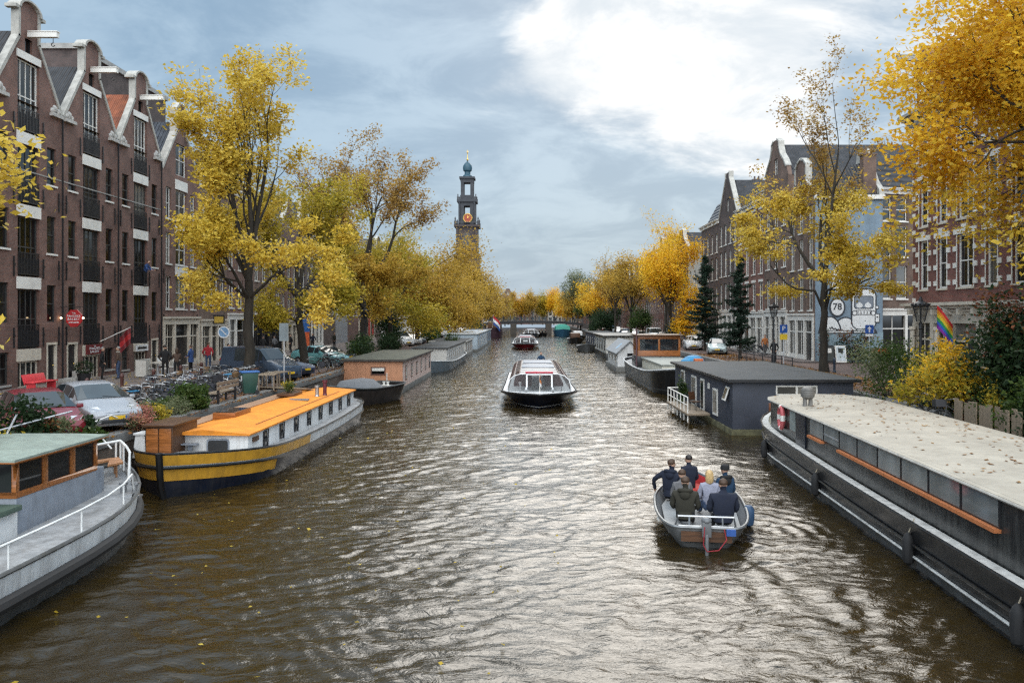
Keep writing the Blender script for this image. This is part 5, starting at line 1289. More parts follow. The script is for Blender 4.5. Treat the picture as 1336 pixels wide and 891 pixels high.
for a, c in ((x0+.16,-.08),(.08,x1-.16)):
    for y in (y1-.06,y0+.06): MB().box(a,c,y-.01,y+.01,2.351,3.3).build('pane', TGL, w_, smooth=False)
for x in (x0+.06,x1-.06): MB().box(x-.01,x+.01,y0+.12,y1-.12,2.351,3.3).build('pane', TGL, w_, smooth=False)
box_part('wheelhouse_roof', WOODD, wb, x0-.2,x1+.2,y0-.25,y1+.3,3.552,3.66, bevel=.03)
box_part('wheelhouse_base', HDARK, wb, x0-.1,x1+.1,y0-.1,y1+.1,.9,1.9, bevel=.02)
b = MB(); b.slab([(-1.5,-3.6),(1.5,-3.6),(1.5,6.2),(-1.5,6.2)],.95,1.72); b.build('hold', M('hold_cream',(.55,.53,.44),.6), wb, bevel=.05)
box_part('hatch_cover', M('hatch_grey_green',(.27,.28,.25),.7,var=.2), wb, -1.6,1.6,-3.7,6.3,1.722,1.84, bevel=.03)
tp = MB(); tp.ball((0,0,.1),(.8,.7,.45),12,8); tp.ball((.5,.3,.05),(.5,.5,.3),10,6); tp = tp.build('tarpaulin', M('blue_tarp',(.03,.22,.42),.6), wb, (-1.0,4.6,1.85))
b = MB(); b.box(-.3,.3,-.25,.25,0,.35); b.build('crate', M('orange_crate',(.5,.12,.03),.6), wb, (-1.15,5.6,1.85), bevel=.02)
b = MB(); b.cyl((0,0,0),(0,0,3.1),.06,8); b.build('mast', M('mast_plum',(.10,.05,.06),.5), wb, (1.9,-4.0,1.1))

# ---- little white house afloat and other boats past it
wc = thing('floating_cabin','small white gabled cabin afloat with grey tiled roof and skylight','houseboat',(9.5,79.5,0))
box_part('hull', M('cabin_hull',(.16,.16,.15),.8), wc, -1.35,1.35,-5.2,5.2,-.4,.45, bevel=.05)
b = MB(); b.prism([(-1.15,.452),(1.15,.452),(1.15,1.75),(0,2.75),(-1.15,1.75)],-4.6,4.6); b.build('wall', BWHITE, wc, smooth=False)
b = MB()
for s in (-1,1): b.prism([(s*1.35,1.60),(s*1.35,1.70),(0,2.90),(0,2.80)],-4.85,4.85)
b.build('roof', M('grey_roof_sheet',(.26,.27,.28),.6,var=.15), wc, smooth=False)
f_ = MB().box(-.35,.35,-.04,0,.7,1.7).build('window', BLACK, wc, (.1,-4.6,0), smooth=False); MB().box(-.28,.28,-.046,-.04,.77,1.63).build('pane', PANE, f_, smooth=False)
for k in range(3): f_ = MB().box(-.04,0,-.5,.5,.85,1.5).build('window', WHITE, wc, (-1.15,-2.9+k*2.6,0), smooth=False); MB().box(-.046,-.04,-.42,.42,.92,1.43).build('pane', PANE, f_, smooth=False)
b = MB(); b.boxc((-.62,-1.6,2.32),(.85,1.2,.05),ry=R(-41)); b.build('skylight', M('sky_blue_glass',(.25,.42,.58),.1), wc, smooth=False)
houseboat('white houseboat with overhanging roof, next past the floating cabin', 9.3,14.0,96,112,2.75,M('off_white_wall',(.55,.54,.50),.7),M('pale_brown_roof',(.3,.28,.25),.75),hullm=HDARK,trim=HDARK,nwin=5,side=-1,winc=BLACK,over=.35,wz=(1.0,2.2),ww=1.2,hz=.7)
houseboat('dark houseboat at the far right before the bridge', 10.4,14.4,118,146,2.4,NAVYW,FELT,trim=BLACK,nwin=6,side=-1,winc=WHITE)
for (x,y,l_) in ((8.6,119,7),(9.2,158,11),(10.8,176,12)):
    lab = {119:'small grey open boat tied outside the far dark houseboat',158:'dark moored launch, second boat beyond the far dark houseboat',176:'black moored launch nearest the bridge on the right bank'}[y]
    t = thing('moored_launch',lab,'boat',(x,y,0),PI); pl = Plan(l_,2.3+l_*.08,.1,2.2,.5,.6,2.0); sh = sheer(.8,.4,.15)
    b, ms = hull(pl,[(-.3,.7,.92,0),(sh,1.02,1,0)],[HWORN if y<150 else HDARK]); b.build('hull', ms, t); deck(pl,fn_add(sh,-.15)).build('deck', DECKG, t, smooth=False)
    if y > 150: box_part('cabin', WOODD if y == 158 else BWHITE, t, -.9,.9,-l_*.3,l_*.15,.7,1.9, bevel=.04)

# ---- open aluminium sloop with the party aboard
ALU = M('brushed_aluminium',(.22,.23,.235),.45,metal=.5,var=.25,grime=.4)
sb = thing('open_motorboat','grey aluminium open motorboat carrying seven people','motorboat',(4.32,20.3,0),R(-8.5))
pl = Plan(5.6,2.18,.46,2.2,.50,.52,2.1,22); sh = sheer(.47,.24,.03)
b, ms = hull(pl,[(-.3,.55,.88,1),(.02,.72,.93,0),(.25,.90,.97,0),(fn_add(sh,-.05),1,1,0),(sh,1.02,1.0,0)],[ALU,HWORN]); b.build('hull', ms, sb)
b = MB(); A = pl.loop(.97,fn_add(sh,-.01),.985); B_ = pl.loop(.82,.16,.94); b.rings([A,B_],cap=False); b.build('inner_side', M('inner_grey',(.15,.155,.16),.6), sb)
b = MB(); n = len(A); k0 = 17
for i in range(k0,n-1-k0):
    if abs(A[i][0])+abs(A[i+1][0]) < .03: continue
    f_ = lambda p,q,s_: tuple(Vector(p).lerp(Vector(q),s_)+Vector((-.02 if p[0]>0 else .02,-.03,.01)))
    b.quad(f_(A[i],B_[i],.04),f_(A[i+1],B_[i+1],.04),f_(A[i+1],B_[i+1],.75),f_(A[i],B_[i],.75))
b.build('bow_lining', M('lining_red',(.40,.03,.03),.7), sb)
deck(pl,.15,.86).build('floor', M('boat_floor',(.20,.20,.20),.7), sb, smooth=False)
rim(pl,sh,.035,1.01).build('gunwale', ALU, sb)
A = pl.loop(1.0,sh); # side benches
b = MB()
for s in (-1,1): b.slab([(s*.5,-1.9),(s*.85,-1.9),(s*.92,.2),(s*.68,1.5),(s*.3,1.5),(s*.5,.2)],.21,.27)
b.slab([(-.8,-2.2),(.8,-2.2),(.85,-1.7),(-.85,-1.7)],.21,.27); b.build('bench', M('bench_grey',(.26,.27,.275),.6), sb, smooth=False)
b = MB(); b.slab([(-.55,1.55),(.55,1.55),(.32,2.25),(0,2.5),(-.32,2.2)],.34,.42); b.build('bow_cushion', M('cushion_red',(.42,.04,.03),.8), sb, bevel=.03)
b = MB(); zt = .72
b.tube([(-.66,-2.5,.47),(-.60,-2.68,zt),(.60,-2.68,zt),(.66,-2.5,.47)],.024,7)
for x in (-.36,.36): b.tube([(x,-2.75,.4),(x,-2.68,zt)],.02,6)
b.tube([(-.60,-2.74,.52),(.60,-2.74,.52)],.018,6); b.build('stern_rail', STEEL, sb)
b = MB(); b.box(-.10,.10,-2.98,-2.74,.34,.66); b.ball((0,-2.86,.68),(.12,.15,.08),10,6); b.tube([(0,-2.95,.4),(0,-3.0,-.2)],.045,8); b.build('outboard_motor', M('motor_grey',(.13,.135,.14),.4), sb, bevel=.02)
b = MB(); b.tube([(-.05,-3.03,.58),(-.08,-3.06,.2),(.0,-3.04,.05),(.25,-3.02,.08),(.42,-2.98,.3),(.38,-2.86,.5)],.012,6); b.build('red_line', M('rope_red',(.28,.02,.03),.7), sb)
b = MB(); b.box(.42,.62,-2.96,-2.9,.38,.52); b.build('plaque', BLUEP, sb, smooth=False)
b = MB(); b.box(-.55,.55,-2.84,-2.8,.20,.42); b.build('transom_board', WOODD, sb, smooth=False)
b = MB(); b.lathe([(.03,0),(.12,.06),(.14,.2),(.14,.42),(.08,.52)],10,(1.17,-.6,.0)); b.build('fender', M('fender_blue',(.03,.07,.14),.6), sb)
MB().box(-.16,.16,-.004,.004,-.035,.035).build('name_plate', WHITE, sb, (-1.03,-1.6,.36), (R(-14),0,R(-82)), smooth=False)
# ------------------------------------------------------------------ trees and plants
Y_LIGHT = leafmat('leaf_yellow',[(.42,.30,.03),(.66,.47,.06),(.80,.63,.14)])
Y_GREEN = leafmat('leaf_yellow_green',[(.22,.21,.02),(.46,.35,.04),(.62,.46,.06)])
Y_BRIGHT = leafmat('leaf_bright_yellow',[(.60,.33,.015),(.80,.47,.02),(.88,.60,.06)])
Y_ORANGE = leafmat('leaf_orange',[(.52,.25,.018),(.78,.49,.035),(.86,.64,.09)],trans=.55)
Y_BROWN = leafmat('leaf_brown',[(.20,.11,.035),(.40,.24,.06),(.56,.38,.09)])
Y_OCHRE = leafmat('leaf_ochre',[(.30,.20,.03),(.50,.32,.05),(.62,.40,.06)])
L_GREEN = leafmat('leaf_green',[(.025,.055,.012),(.06,.10,.022),(.12,.15,.03)])
L_DARK = leafmat('leaf_dark_green',[(.012,.03,.012),(.025,.05,.018),(.05,.08,.03)])
L_SAGE = leafmat('leaf_sage',[(.10,.13,.06),(.18,.20,.10),(.28,.28,.15)])
L_RED = leafmat('leaf_reddish',[(.12,.03,.02),(.22,.08,.03),(.28,.18,.05)])
L_NEEDLE = leafmat('spruce_needles',[(.010,.022,.014),(.02,.042,.026),(.038,.066,.038)],.7,.15)

def unit(a): return a/np.maximum(1e-9,np.linalg.norm(a,axis=1,keepdims=True))
def leaf_mesh(name, C, size, mat, rg, flat=.5, asp=.5, droop=.25, jit=.35):
    """one bent diamond per leaf"""
    n = len(C)
    u = rg.normal(size=(n,3)); u[:,2] = u[:,2]*(1-flat)-droop; u = unit(u)
    v = rg.normal(size=(n,3)); v[:,2] *= (1-flat*.6); v -= u*np.sum(u*v,1,keepdims=True); v = unit(v)
    w_ = np.cross(u,v)
    s = size*(1+jit*rg.uniform(-1,1,size=(n,1)))
    P = np.stack([C+u*s*.55, C+v*s*asp*.5+w_*s*.08, C-u*s*.5, C-v*s*asp*.5+w_*s*.08],1).reshape(-1,3)
    me = bpy.data.meshes.new(name)
    me.vertices.add(4*n); me.vertices.foreach_set('co', P.astype(np.float32).ravel())
    me.loops.add(4*n); me.loops.foreach_set('vertex_index', np.arange(4*n,dtype=np.int32))
    me.polygons.add(n); me.polygons.foreach_set('loop_start', np.arange(0,4*n,4,dtype=np.int32)); me.polygons.foreach_set('loop_total', np.full(n,4,np.int32))
    me.update(calc_edges=True); me.materials.append(mat)
    return me
class Tree:
    def __init__(s, seed): s.r = random.Random(seed); s.br = []; s.tips = []
    def grow(s, p, d, L, r, lev, maxlev, trop, spreadang, kids_n, wob):
        n = 6; pts = [p]; rr = [r]; dirs = [d]
        for i in range(n):
            d = (d+Vector((s.r.gauss(0,wob),s.r.gauss(0,wob),s.r.gauss(0,wob)*.7+trop))).normalized()
            p = p+d*(L/n); pts.append(p); dirs.append(d); rr.append(max(.006,r*(1-.62*(i+1)/n)))
        s.br.append((pts,rr,lev))
        if lev >= maxlev:
            for q in pts[1:]: s.tips.append(q)
            return
        if lev == maxlev-1:
            for q in pts[3:]: s.tips.append(q)
        for k in range(kids_n[min(lev,len(kids_n)-1)]):
            i = s.r.choice([2,3,3,4,4,5,5,6]); q = pts[i]; dd = dirs[i]
            ax = dd.cross(Vector((s.r.gauss(0,1),s.r.gauss(0,1),s.r.gauss(0,1)))).normalized()
            an = R(s.r.uniform(spreadang*.6,spreadang*1.25))
            nd = (dd*math.cos(an)+ax*math.sin(an)).normalized()
            s.grow(q, nd, L*s.r.uniform(.48,.72), rr[i]*.62, lev+1, maxlev, trop*.7, spreadang, kids_n, wob*1.15)
def tree(name, label, loc, H, th, spread, r0, mat, n=12000, size=.22, seed=1, limbs=5, elev=(45,72), trop=.04, ang=42, kn=(4,4,4), wob=.12, lean=(0,0), sig=(.55,.32), bark=None, group=None,
         low=0, maxlev=3, cat='tree', mat2=None, split=None, axis=.30, sparse_top=None, flat=.55, asp=.55, droop=.25, rz=0, zmin=None, fill=1.0, trunkcut=None):
    T = Tree(seed); rr = T.r; bark = bark or BARK
    t = thing(name, label, cat, loc, rz, group)
    P0 = Vector((0,0,-.15)); pts = []; rs = []
    for i in range(7):
        f_ = i/6; pts.append(Vector((lean[0]*f_*th+rr.gauss(0,.05)*(i>0),lean[1]*f_*th+rr.gauss(0,.05)*(i>0),-.15+(th+.15)*f_))); rs.append(r0*(1.35 if i==0 else 1-.32*f_))
    T.br.append((pts,rs,0)); top = pts[-1]; cl = H-th
    for k in range(limbs):
        a = 2*PI*k/limbs+rr.uniform(-.4,.4); e = R(rr.uniform(*elev))
        if k == 0: e = R(82)
        d = Vector((math.cos(a)*math.cos(e),math.sin(a)*math.cos(e),math.sin(e)))
        base = top if k < limbs-low else pts[rr.choice([4,5])]
        if k >= limbs-low: d = Vector((math.cos(a),math.sin(a),.25)).normalized()
        T.grow(base, d, cl*rr.uniform(.55,.75)*(1.1 if k == 0 else 1)*(.8 if k >= limbs-low else 1), r0*(.55 if k < limbs-low else .34), 1, maxlev, trop, ang, kn, wob)
    tp = np.array([tuple(q) for q in T.tips]); rad = np.hypot(tp[:,0]-top.x,tp[:,1]-top.y)
    kx = spread*.93/np.percentile(rad,95); kz = (H-th-.25)/(np.percentile(tp[:,2],99.3)-th)
    zl = tp[:,2].min()
    def warp(q):
        if q.z <= th*.7 and abs(q.x-top.x)+abs(q.y-top.y) < .8: return q
        z = th+(q.z-th)*kz if q.z > th else q.z
        if zmin is not None and z < zmin: z = zmin+(z-zmin)*.15
        return Vector((top.x+(q.x-top.x)*kx, top.y+(q.y-top.y)*kx, z))
    b = MB()
    for pts_, rs_, lev in T.br:
        b.tube([warp(q) for q in pts_] if lev else pts_, rs_, 9 if lev == 0 else (7 if lev == 1 else (5 if lev == 2 else 4)), cap=False)
    b.build('trunk', bark, t, ang=70)
    tips = np.array([tuple(warp(q)) for q in T.tips]); rg = np.random.default_rng(seed+100)
    # whole twigs lose or keep their leaves: gaps and clumps
    wgt = np.clip(rg.normal(1,.75,len(tips)),.03,3)
    wgt *= axis+(1-axis)*np.clip(np.hypot(tips[:,0]-top.x,tips[:,1]-top.y)/(.5*spread),0,1)
    if sparse_top is not None:
        zt, k = sparse_top; wgt *= np.where(tips[:,2]>zt, k+(1-k)*np.exp(-(tips[:,2]-zt)/1.2), 1)
    idx = rg.choice(len(tips), n, p=wgt/wgt.sum())
    C = tips[idx]+rg.normal(size=(n,3))*np.array([sig[0],sig[0],sig[1]])
    C[:,2] -= np.abs(rg.normal(0,sig[1]*.7,n))
    if split is None: link('crown', leaf_mesh('crown', C, size, mat, rg, flat, asp, droop), t)
    else:
        m_ = C[:,2]+rg.normal(0,.8,n) < split
        link('crown', leaf_mesh('crown', C[m_], size, mat, rg, flat, asp, droop), t)
        link('crown', leaf_mesh('crown', C[~m_], size*.9, mat2, rg, flat, asp, droop), t)
    return t
GL_, GR_ = 'yellow trees along the left quay', 'trees along the right quay'
tree('canal_tree','yellow tree reaching into the photo at the left edge over the parked cars',(-15.9,18.6,QL),10.4,4.3,4.6,.24,Y_LIGHT,11000,.20,seed=21,limbs=6,elev=(15,60),kn=(4,4,3),group=GL_,low=2)
tree('canal_tree','big open yellow tree with forked trunk beside the blue van, tallest on the left bank',(-15.1,43.0,QL),17.5,5.6,5.9,.31,Y_LIGHT,30000,.20,seed=6,limbs=8,elev=(38,76),trop=.05,ang=38,kn=(4,4,3,3),maxlev=4,wob=.10,sig=(.30,.15),group=GL_,low=3,zmin=3.6)
tree('canal_tree','yellow green tree with dark leaning trunk, second along the left quay past the blue van',(-15.1,53.5,QL),13.6,5.0,5.6,.30,Y_GREEN,24000,.21,seed=9,limbs=7,elev=(30,70),lean=(-.09,.04),kn=(4,4,3,3),maxlev=4,sig=(.34,.2),group=GL_,low=2,zmin=3.4)
tree('canal_tree','tall half bare brownish tree with wide boughs left of the church tower',(-14.9,72,QL),20.3,6.5,7.2,.36,Y_OCHRE,26000,.25,seed=33,limbs=7,elev=(30,70),kn=(5,4,4),group=GL_,low=2,mat2=Y_BROWN,split=10.5,sparse_top=(11.5,.7),zmin=4,sig=(.4,.25))
tree('canal_tree','dense yellow green tree over the red banners, fifth along the left quay',(-14.6,84,QL),13.5,4.6,6.6,.30,Y_GREEN,22000,.25,seed=12,limbs=8,elev=(20,65),kn=(4,4,4),group=GL_,low=2,zmin=3.4,sig=(.8,.5))
tree('canal_tree','broad golden tree with low skirts above the pink houseboat roof',(-14.3,102,QL),13.8,4.6,7.8,.33,Y_OCHRE,26000,.29,seed=15,limbs=8,elev=(18,65),kn=(4,4,4),group=GL_,low=2,zmin=3.2,sig=(.9,.6))
tree('canal_tree','golden tree below the church tower spreading over the blue houseboats',(-13.9,124,QL),12.6,4.4,8.2,.33,Y_OCHRE,24000,.32,seed=18,limbs=8,elev=(15,60),kn=(4,4,4),group=GL_,low=2,zmin=3.0,sig=(1.0,.7))
tree('canal_tree','ochre tree just right of the church tower foot',(-13.8,148,QL),11.6,4.2,7.2,.3,Y_OCHRE,14000,.36,seed=24,limbs=7,elev=(20,65),group=GL_,zmin=3,sig=(1,.7))
tree('canal_tree','tall brown leaved tree right of the church tower, standing clear against the sky',(-12.6,174,QL),16.6,4.4,6.6,.3,Y_BROWN,12000,.40,seed=27,limbs=7,elev=(30,70),group=GL_,zmin=3,sig=(.9,.7),mat2=Y_OCHRE,split=8)
tree('canal_tree','last brownish tree before the bridge on the left quay',(-12.4,204,QL),11.8,3.8,7.0,.3,Y_OCHRE,9000,.45,seed=29,limbs=6,elev=(20,65),group=GL_,zmin=3,sig=(1,.7))
# right bank
tree('canal_tree','huge golden orange tree whose boughs enter from the right edge',(20.6,25.8,QR),18.2,5.6,8.6,.40,Y_LIGHT,115000,.205,seed=41,limbs=16,elev=(6,72),trop=.02,kn=(5,5,4,3),maxlev=4,wob=.12,group=GR_,low=6,zmin=3.9,axis=1.0,sig=(.45,.30),asp=.6,mat2=Y_ORANGE,split=7.2)
tree('canal_tree','slender tree with bare twiggy top before the blue mural wall',(18.55,50,QR),19.6,5.6,5.6,.27,Y_LIGHT,23000,.20,seed=46,limbs=7,elev=(35,78),trop=.05,kn=(4,4,3,3),maxlev=4,wob=.10,group=GR_,low=3,mat2=Y_BROWN,split=11.8,sparse_top=(11.2,.75),zmin=5.3,sig=(.30,.15))
tree('canal_tree','bright egg yolk yellow tree left of the spruces',(16.8,94,QR),12.9,3.4,4.1,.22,Y_BRIGHT,15000,.26,seed=47,limbs=8,elev=(35,75),kn=(4,4,4),group=GR_,low=2,zmin=2.4,sig=(.55,.45))
tree('canal_tree','tall orange brown tree rising behind the egg yolk yellow one',(19.4,113,QR),17.6,5,4.6,.26,Y_ORANGE,9000,.28,seed=50,limbs=7,elev=(45,78),group=GR_,sig=(.6,.4))
tree('canal_tree','sparse tan tree on the right quay, next past the egg yolk yellow one',(16.4,128,QR),13.5,4,4.4,.24,Y_OCHRE,8000,.28,seed=53,limbs=7,elev=(40,78),group=GR_,sig=(.6,.4))
tree('canal_tree','twiggy half bare tree with thin pointed top on the right quay',(16.3,150,QR),15.9,4,5.0,.25,Y_BROWN,7500,.32,seed=56,limbs=7,elev=(45,80),group=GR_,mat2=Y_OCHRE,split=9,sparse_top=(11,.3))
tree('canal_tree','ochre tree over the dark shrubs, sixth along the right quay past the spruces',(16.0,178,QR),13.6,3.8,5.0,.25,Y_ORANGE,8000,.36,seed=59,limbs=7,elev=(35,75),group=GR_,sig=(.8,.6))
tree('canal_tree','small tree with green skirts and bright yellow top by the bridge',(15.9,208,QR),9.6,2.6,3.2,.2,L_GREEN,6000,.36,seed=62,limbs=7,elev=(30,75),group=GR_,mat2=Y_BRIGHT,split=6.5,sig=(.6,.5))
tree('canal_tree','tall thin leaved tree by the right end of the bridge',(15.0,243,QR),17.5,5,5.2,.26,Y_OCHRE,7000,.45,seed=65,limbs=7,elev=(40,78),group=GR_,mat2=L_SAGE,split=9,sig=(.8,.6))
tree('canal_tree','low dark green tree beneath the sixth ochre tree on the right quay',(17.0,165,QR),5.6,1.5,3.4,.16,L_DARK,6000,.32,seed=66,limbs=7,elev=(20,75),group=GR_,sig=(.6,.5))
tree('canal_tree','fresh green sapling tree behind the brown wheelhouse',(16.9,118,QR),5.0,1.6,1.9,.12,L_GREEN,3500,.24,seed=67,limbs=6,elev=(30,75),group=GR_,sig=(.4,.35))
for i, (x,y,h,s,mt,lab) in enumerate([(-12.5,252,10.5,6,Y_OCHRE,'golden tree just beyond the left end of the bridge'),(-11.5,283,10,6,Y_BROWN,'brownish tree, second beyond the left end of the bridge'),(-9.5,316,9.5,5.5,Y_GREEN,'yellow green tree, third beyond the left end of the bridge'),
        (-9.5,366,14,5,Y_OCHRE,'ochre tree before the far houses, leftmost of the row'),(-3.5,369,13.5,4.6,Y_ORANGE,'orange tree before the far houses, left of the middle'),(1.5,364,15,4.4,Y_OCHRE,'pale ochre tree before the far houses, just left of the middle'),(6.5,371,14.5,4.4,Y_GREEN,'yellow green tree in the middle before the far houses'),(11.5,366,16,5,Y_BRIGHT,'tall yellow tree before the far houses, right of the middle'),
        (15.2,275,11,5.5,Y_OCHRE,'ochre tree just beyond the right end of the bridge'),(14.6,310,12,6,Y_ORANGE,'orange tree, second beyond the right end of the bridge'),(19,345,14,6,Y_BROWN,'russet tree at the bend beyond the bridge'),(-13,345,12,6,Y_OCHRE,'ochre tree at the bend on the left')]):
    tree('distant_tree',lab,(x,y,QL),h+1,2.2,s,.24,mt,6500,.5,seed=70+i,limbs=6,elev=(30,75),kn=(4,4,3),group='trees beyond the bridge',sig=(.8,.7))

def spruce(label, loc, H, rb, seed):
    t = thing('spruce_tree', label, 'spruce', loc, 0, 'two dark spruces on the right bank'); r_ = random.Random(seed); rg = np.random.default_rng(seed)
    b = MB(); b.tube([(0,0,-.1),(.05,0,H*.5),(0,.03,H)],[.13,.09,.015],8,cap=False); C = []
    z = 1.5
    while z < H-.1:
        f_ = (H-z)/(H-1.5); L0 = rb*f_**.8*r_.uniform(.7,1.15)+.1
        for k in range(r_.choice([5,6,7])):
            a = r_.uniform(0,6.28); l_ = L0*r_.uniform(.45,1.2); zk = z; z = zk+r_.uniform(-.2,.2); up = .35 if f_ < .35 else r_.uniform(-.15,.15)
            p = [Vector((math.cos(a)*l_*q, math.sin(a)*l_*q, z+l_*(up*q+.25*(q*q)-.18*q))) for q in (0,.35,.7,1)]
            b.tube(p,[.03,.022,.015,.006],4,cap=False)
            for q in np.linspace(.12,1,int(8+l_*16)):
                c_ = Vector((math.cos(a)*l_*q, math.sin(a)*l_*q, z+l_*(up*q+.25*q*q-.18*q)))
                wd = .32*(1-q*.6)
                for m_ in range(3): C.append((c_.x-math.sin(a)*r_.uniform(-wd,wd),c_.y+math.cos(a)*r_.uniform(-wd,wd),c_.z+r_.uniform(-.16,.05)))
            z = zk
        z += r_.uniform(.30,.5)
    b.build('trunk', BARK, t, ang=70)
    link('crown', leaf_mesh('crown', np.array(C), .30, L_NEEDLE, rg, .45, .22, .15), t)
    return t
spruce('dark green spruce, nearer of the two on the right bank',(17.5,66,QR),8.6,1.75,3)
spruce('dark green spruce, farther of the two and nearer the egg yolk yellow tree',(17.9,81,QR),9.6,2.3,8)

def shrub(name, label, loc, rx, ry, h, mat, n=1500, size=.12, seed=0, z0=.0, stems=7, cat='shrub', clumps=14, asp=.5, group=None, mat2=None, hollow=.5):
    t = thing(name, label, cat, loc, 0, group); r_ = random.Random(seed); rg = np.random.default_rng(seed); b = MB(); cs = []
    for k in range(clumps):
        a = r_.uniform(0,6.28); q = r_.uniform(.1,1)**.6; zz_ = z0+(h-z0)*r_.uniform(.15,.92); lim = math.sqrt(max(.05,1-((zz_-h*.5)/(h*.62))**2))
        cs.append((math.cos(a)*rx*q*lim*.85, math.sin(a)*ry*q*lim*.85, zz_))
    for c_ in cs[:stems]: b.tube([(c_[0]*.1,c_[1]*.1,-.05),(c_[0]*.5,c_[1]*.5,c_[2]*.5),c_],[.03,.02,.008],5,cap=False)
    b.build('stem', BARK, t, ang=70)
    ia = rg.integers(0,len(cs),n); C = np.array(cs)[ia]+rg.normal(size=(n,3))*np.array([rx*.24,ry*.24,(h-z0)*.13]); C[:,2] = np.maximum(C[:,2],.02)
    if mat2 is None: link('foliage', leaf_mesh('foliage', C, size, mat, rg, .3, asp, .1), t)
    else:
        m_ = ia % 3 > 0; link('foliage', leaf_mesh('foliage', C[m_], size, mat, rg, .3, asp, .1), t); link('foliage', leaf_mesh('foliage', C[~m_], size, mat2, rg, .3, asp, .1), t)
    return t
# right bank garden
gd = MB(); gd.box(13.15,15.1,13,33.5,1.28,1.42); struct(gd.build('garden_deck', PLANK, smooth=False),'weathered plank garden deck beside the long barge','deck')
tree('yellow_sumac','small spreading yellow sumac below the right street lamp',(14.35,27.0,1.4),3.1,1.0,1.5,.06,Y_GREEN,4200,.17,seed=81,limbs=7,elev=(15,60),kn=(3,3,3),group=None,sig=(.22,.16),asp=.4,droop=.5,cat='small tree',mat2=Y_BRIGHT,split=2.2)
tree('dark_shrub','tall dark green shrub with reddish shoots at the right edge',(15.6,24.2,1.5),4.4,.7,1.8,.07,L_DARK,17000,.15,seed=84,limbs=9,elev=(40,80),kn=(3,3,3),sig=(.3,.3),cat='shrub',mat2=L_RED,split=4.0)
shrub('garden_shrub','loose green shrub between the dark houseboat roof and the sumac',(15.6,34.6,QR),1.5,1.6,2.3,L_GREEN,4200,.13,seed=3,mat2=L_SAGE)
shrub('garden_shrub','tall feathery green shrub left of the sumac',(15.5,30.6,QR),.9,1.1,2.3,L_GREEN,2600,.12,seed=5,mat2=Y_GREEN)
shrub('garden_shrub','dark leafy bush under the reddish shrub',(14.4,21.6,1.42),.9,1.1,1.3,L_DARK,2600,.12,seed=6)
shrub('garden_shrub','pale green ferny plant beside the barge roof at the right edge',(13.75,20.4,1.42),.6,.9,.85,L_SAGE,1600,.14,seed=8,asp=.3)
shrub('garden_shrub','thick mid green bush spilling over the fence end at the right edge',(14.5,22.9,1.42),1.0,1.0,2.0,L_GREEN,4200,.14,seed=18,mat2=L_DARK)
shrub('garden_shrub','dark evergreen bush behind the plank fence',(15.0,26.4,1.5),1.0,1.1,1.9,L_DARK,3600,.14,seed=19,mat2=L_GREEN)
shrub('garden_shrub','lime green climber on the plank fence',(14.0,24.2,1.42),.45,.5,1.6,Y_GREEN,1500,.11,seed=9,mat2=L_GREEN)
shrub('garden_shrub','brownish seed-headed plant by the parked bicycles',(14.2,25.8,1.42),.5,.8,1.2,L_RED,1000,.10,seed=10,mat2=L_SAGE)
shrub('wall_shrub','dark shrub growing against the blue mural wall',(24.6,60.2,QR),1.4,.5,2.4,L_DARK,1800,.15,seed=11,mat2=L_RED)
shrub('wall_shrub','low green planting under the mural van',(26.2,59.6,QR),1.6,.6,1.2,L_GREEN,1500,.15,seed=12)
shrub('wall_shrub','reddish climber at the corner of the mural wall',(22.3,60.3,QR),.5,.4,2.6,L_RED,900,.14,seed=13,mat2=L_GREEN)
shrub('wall_shrub','dark bush in front of the white pilastered shopfronts',(20.9,77,QR),.8,1.2,1.4,L_DARK,900,.18,seed=14)
shrub('wall_shrub','dark bushes behind the varnished wheelhouse',(18.3,100,QR),1.3,2.0,2.4,L_DARK,1500,.22,seed=15)
# left bank garden
LG = [('bright green conifer hedge at the left edge below the red car',-13.5,18.6,1.3,1.2,1.15,L_GREEN,Y_GREEN,.09),('dark glossy bush between the hedge and the red car',-13.25,21.0,.7,.7,1.15,L_DARK,None,.13),
      ('feathery reddish green shrub before the silver car',-13.0,21.6,.55,.6,.75,L_SAGE,L_RED,.09),('low green shrub before the silver car bumper',-12.95,22.7,.6,.55,.42,L_GREEN,L_SAGE,.09),
      ('pink flowered bush at the right corner of the silver car',-12.5,25.6,.42,.5,.62,leafmat('flower_pink',[(.35,.10,.08),(.5,.22,.17),(.45,.30,.12)]),L_SAGE,.08),('dark green leafy pot plant above the yellow bow',-12.85,22.9,.5,.4,.55,L_DARK,L_GREEN,.13),
      ('yellowing plant beside the white vent box',-12.6,26.6,.4,.6,.55,Y_GREEN,L_GREEN,.09),('pale sage cushion shrub along the planked roof',-13.0,27.4,.5,1.0,.55,L_SAGE,None,.07),('second sage cushion shrub nearer the bicycles',-13.1,29.3,.5,.8,.6,L_SAGE,L_GREEN,.07),
      ('spiky green plant between sage shrub and bicycles',-13.1,30.9,.5,.7,.8,L_GREEN,None,.16),('tall dark bush at the left edge behind the wheelhouse',-13.6,16.4,.9,1.0,1.2,L_GREEN,L_DARK,.10)]
for i, (lab,x,y,rx,ry,h,ma,mb_,sz) in enumerate(LG): shrub('quay_shrub',lab,(x,y,QL+.03),rx*1.15,ry*1.1,h*1.18,ma,2300,sz*1.1,seed=30+i,mat2=mb_,group='plants along the left quay edge')
shrub('roof_plant','small green shrub in the box on the orange roof',(-11.0,36.4,1.66),.3,.55,.5,L_GREEN,700,.08,seed=50,mat2=Y_GREEN)
shrub('ivy_hedge','big dark ivy covered hedge behind the teal car',(-16.2,92,QL),1.6,3.2,4.2,L_DARK,3500,.25,seed=51,clumps=26)
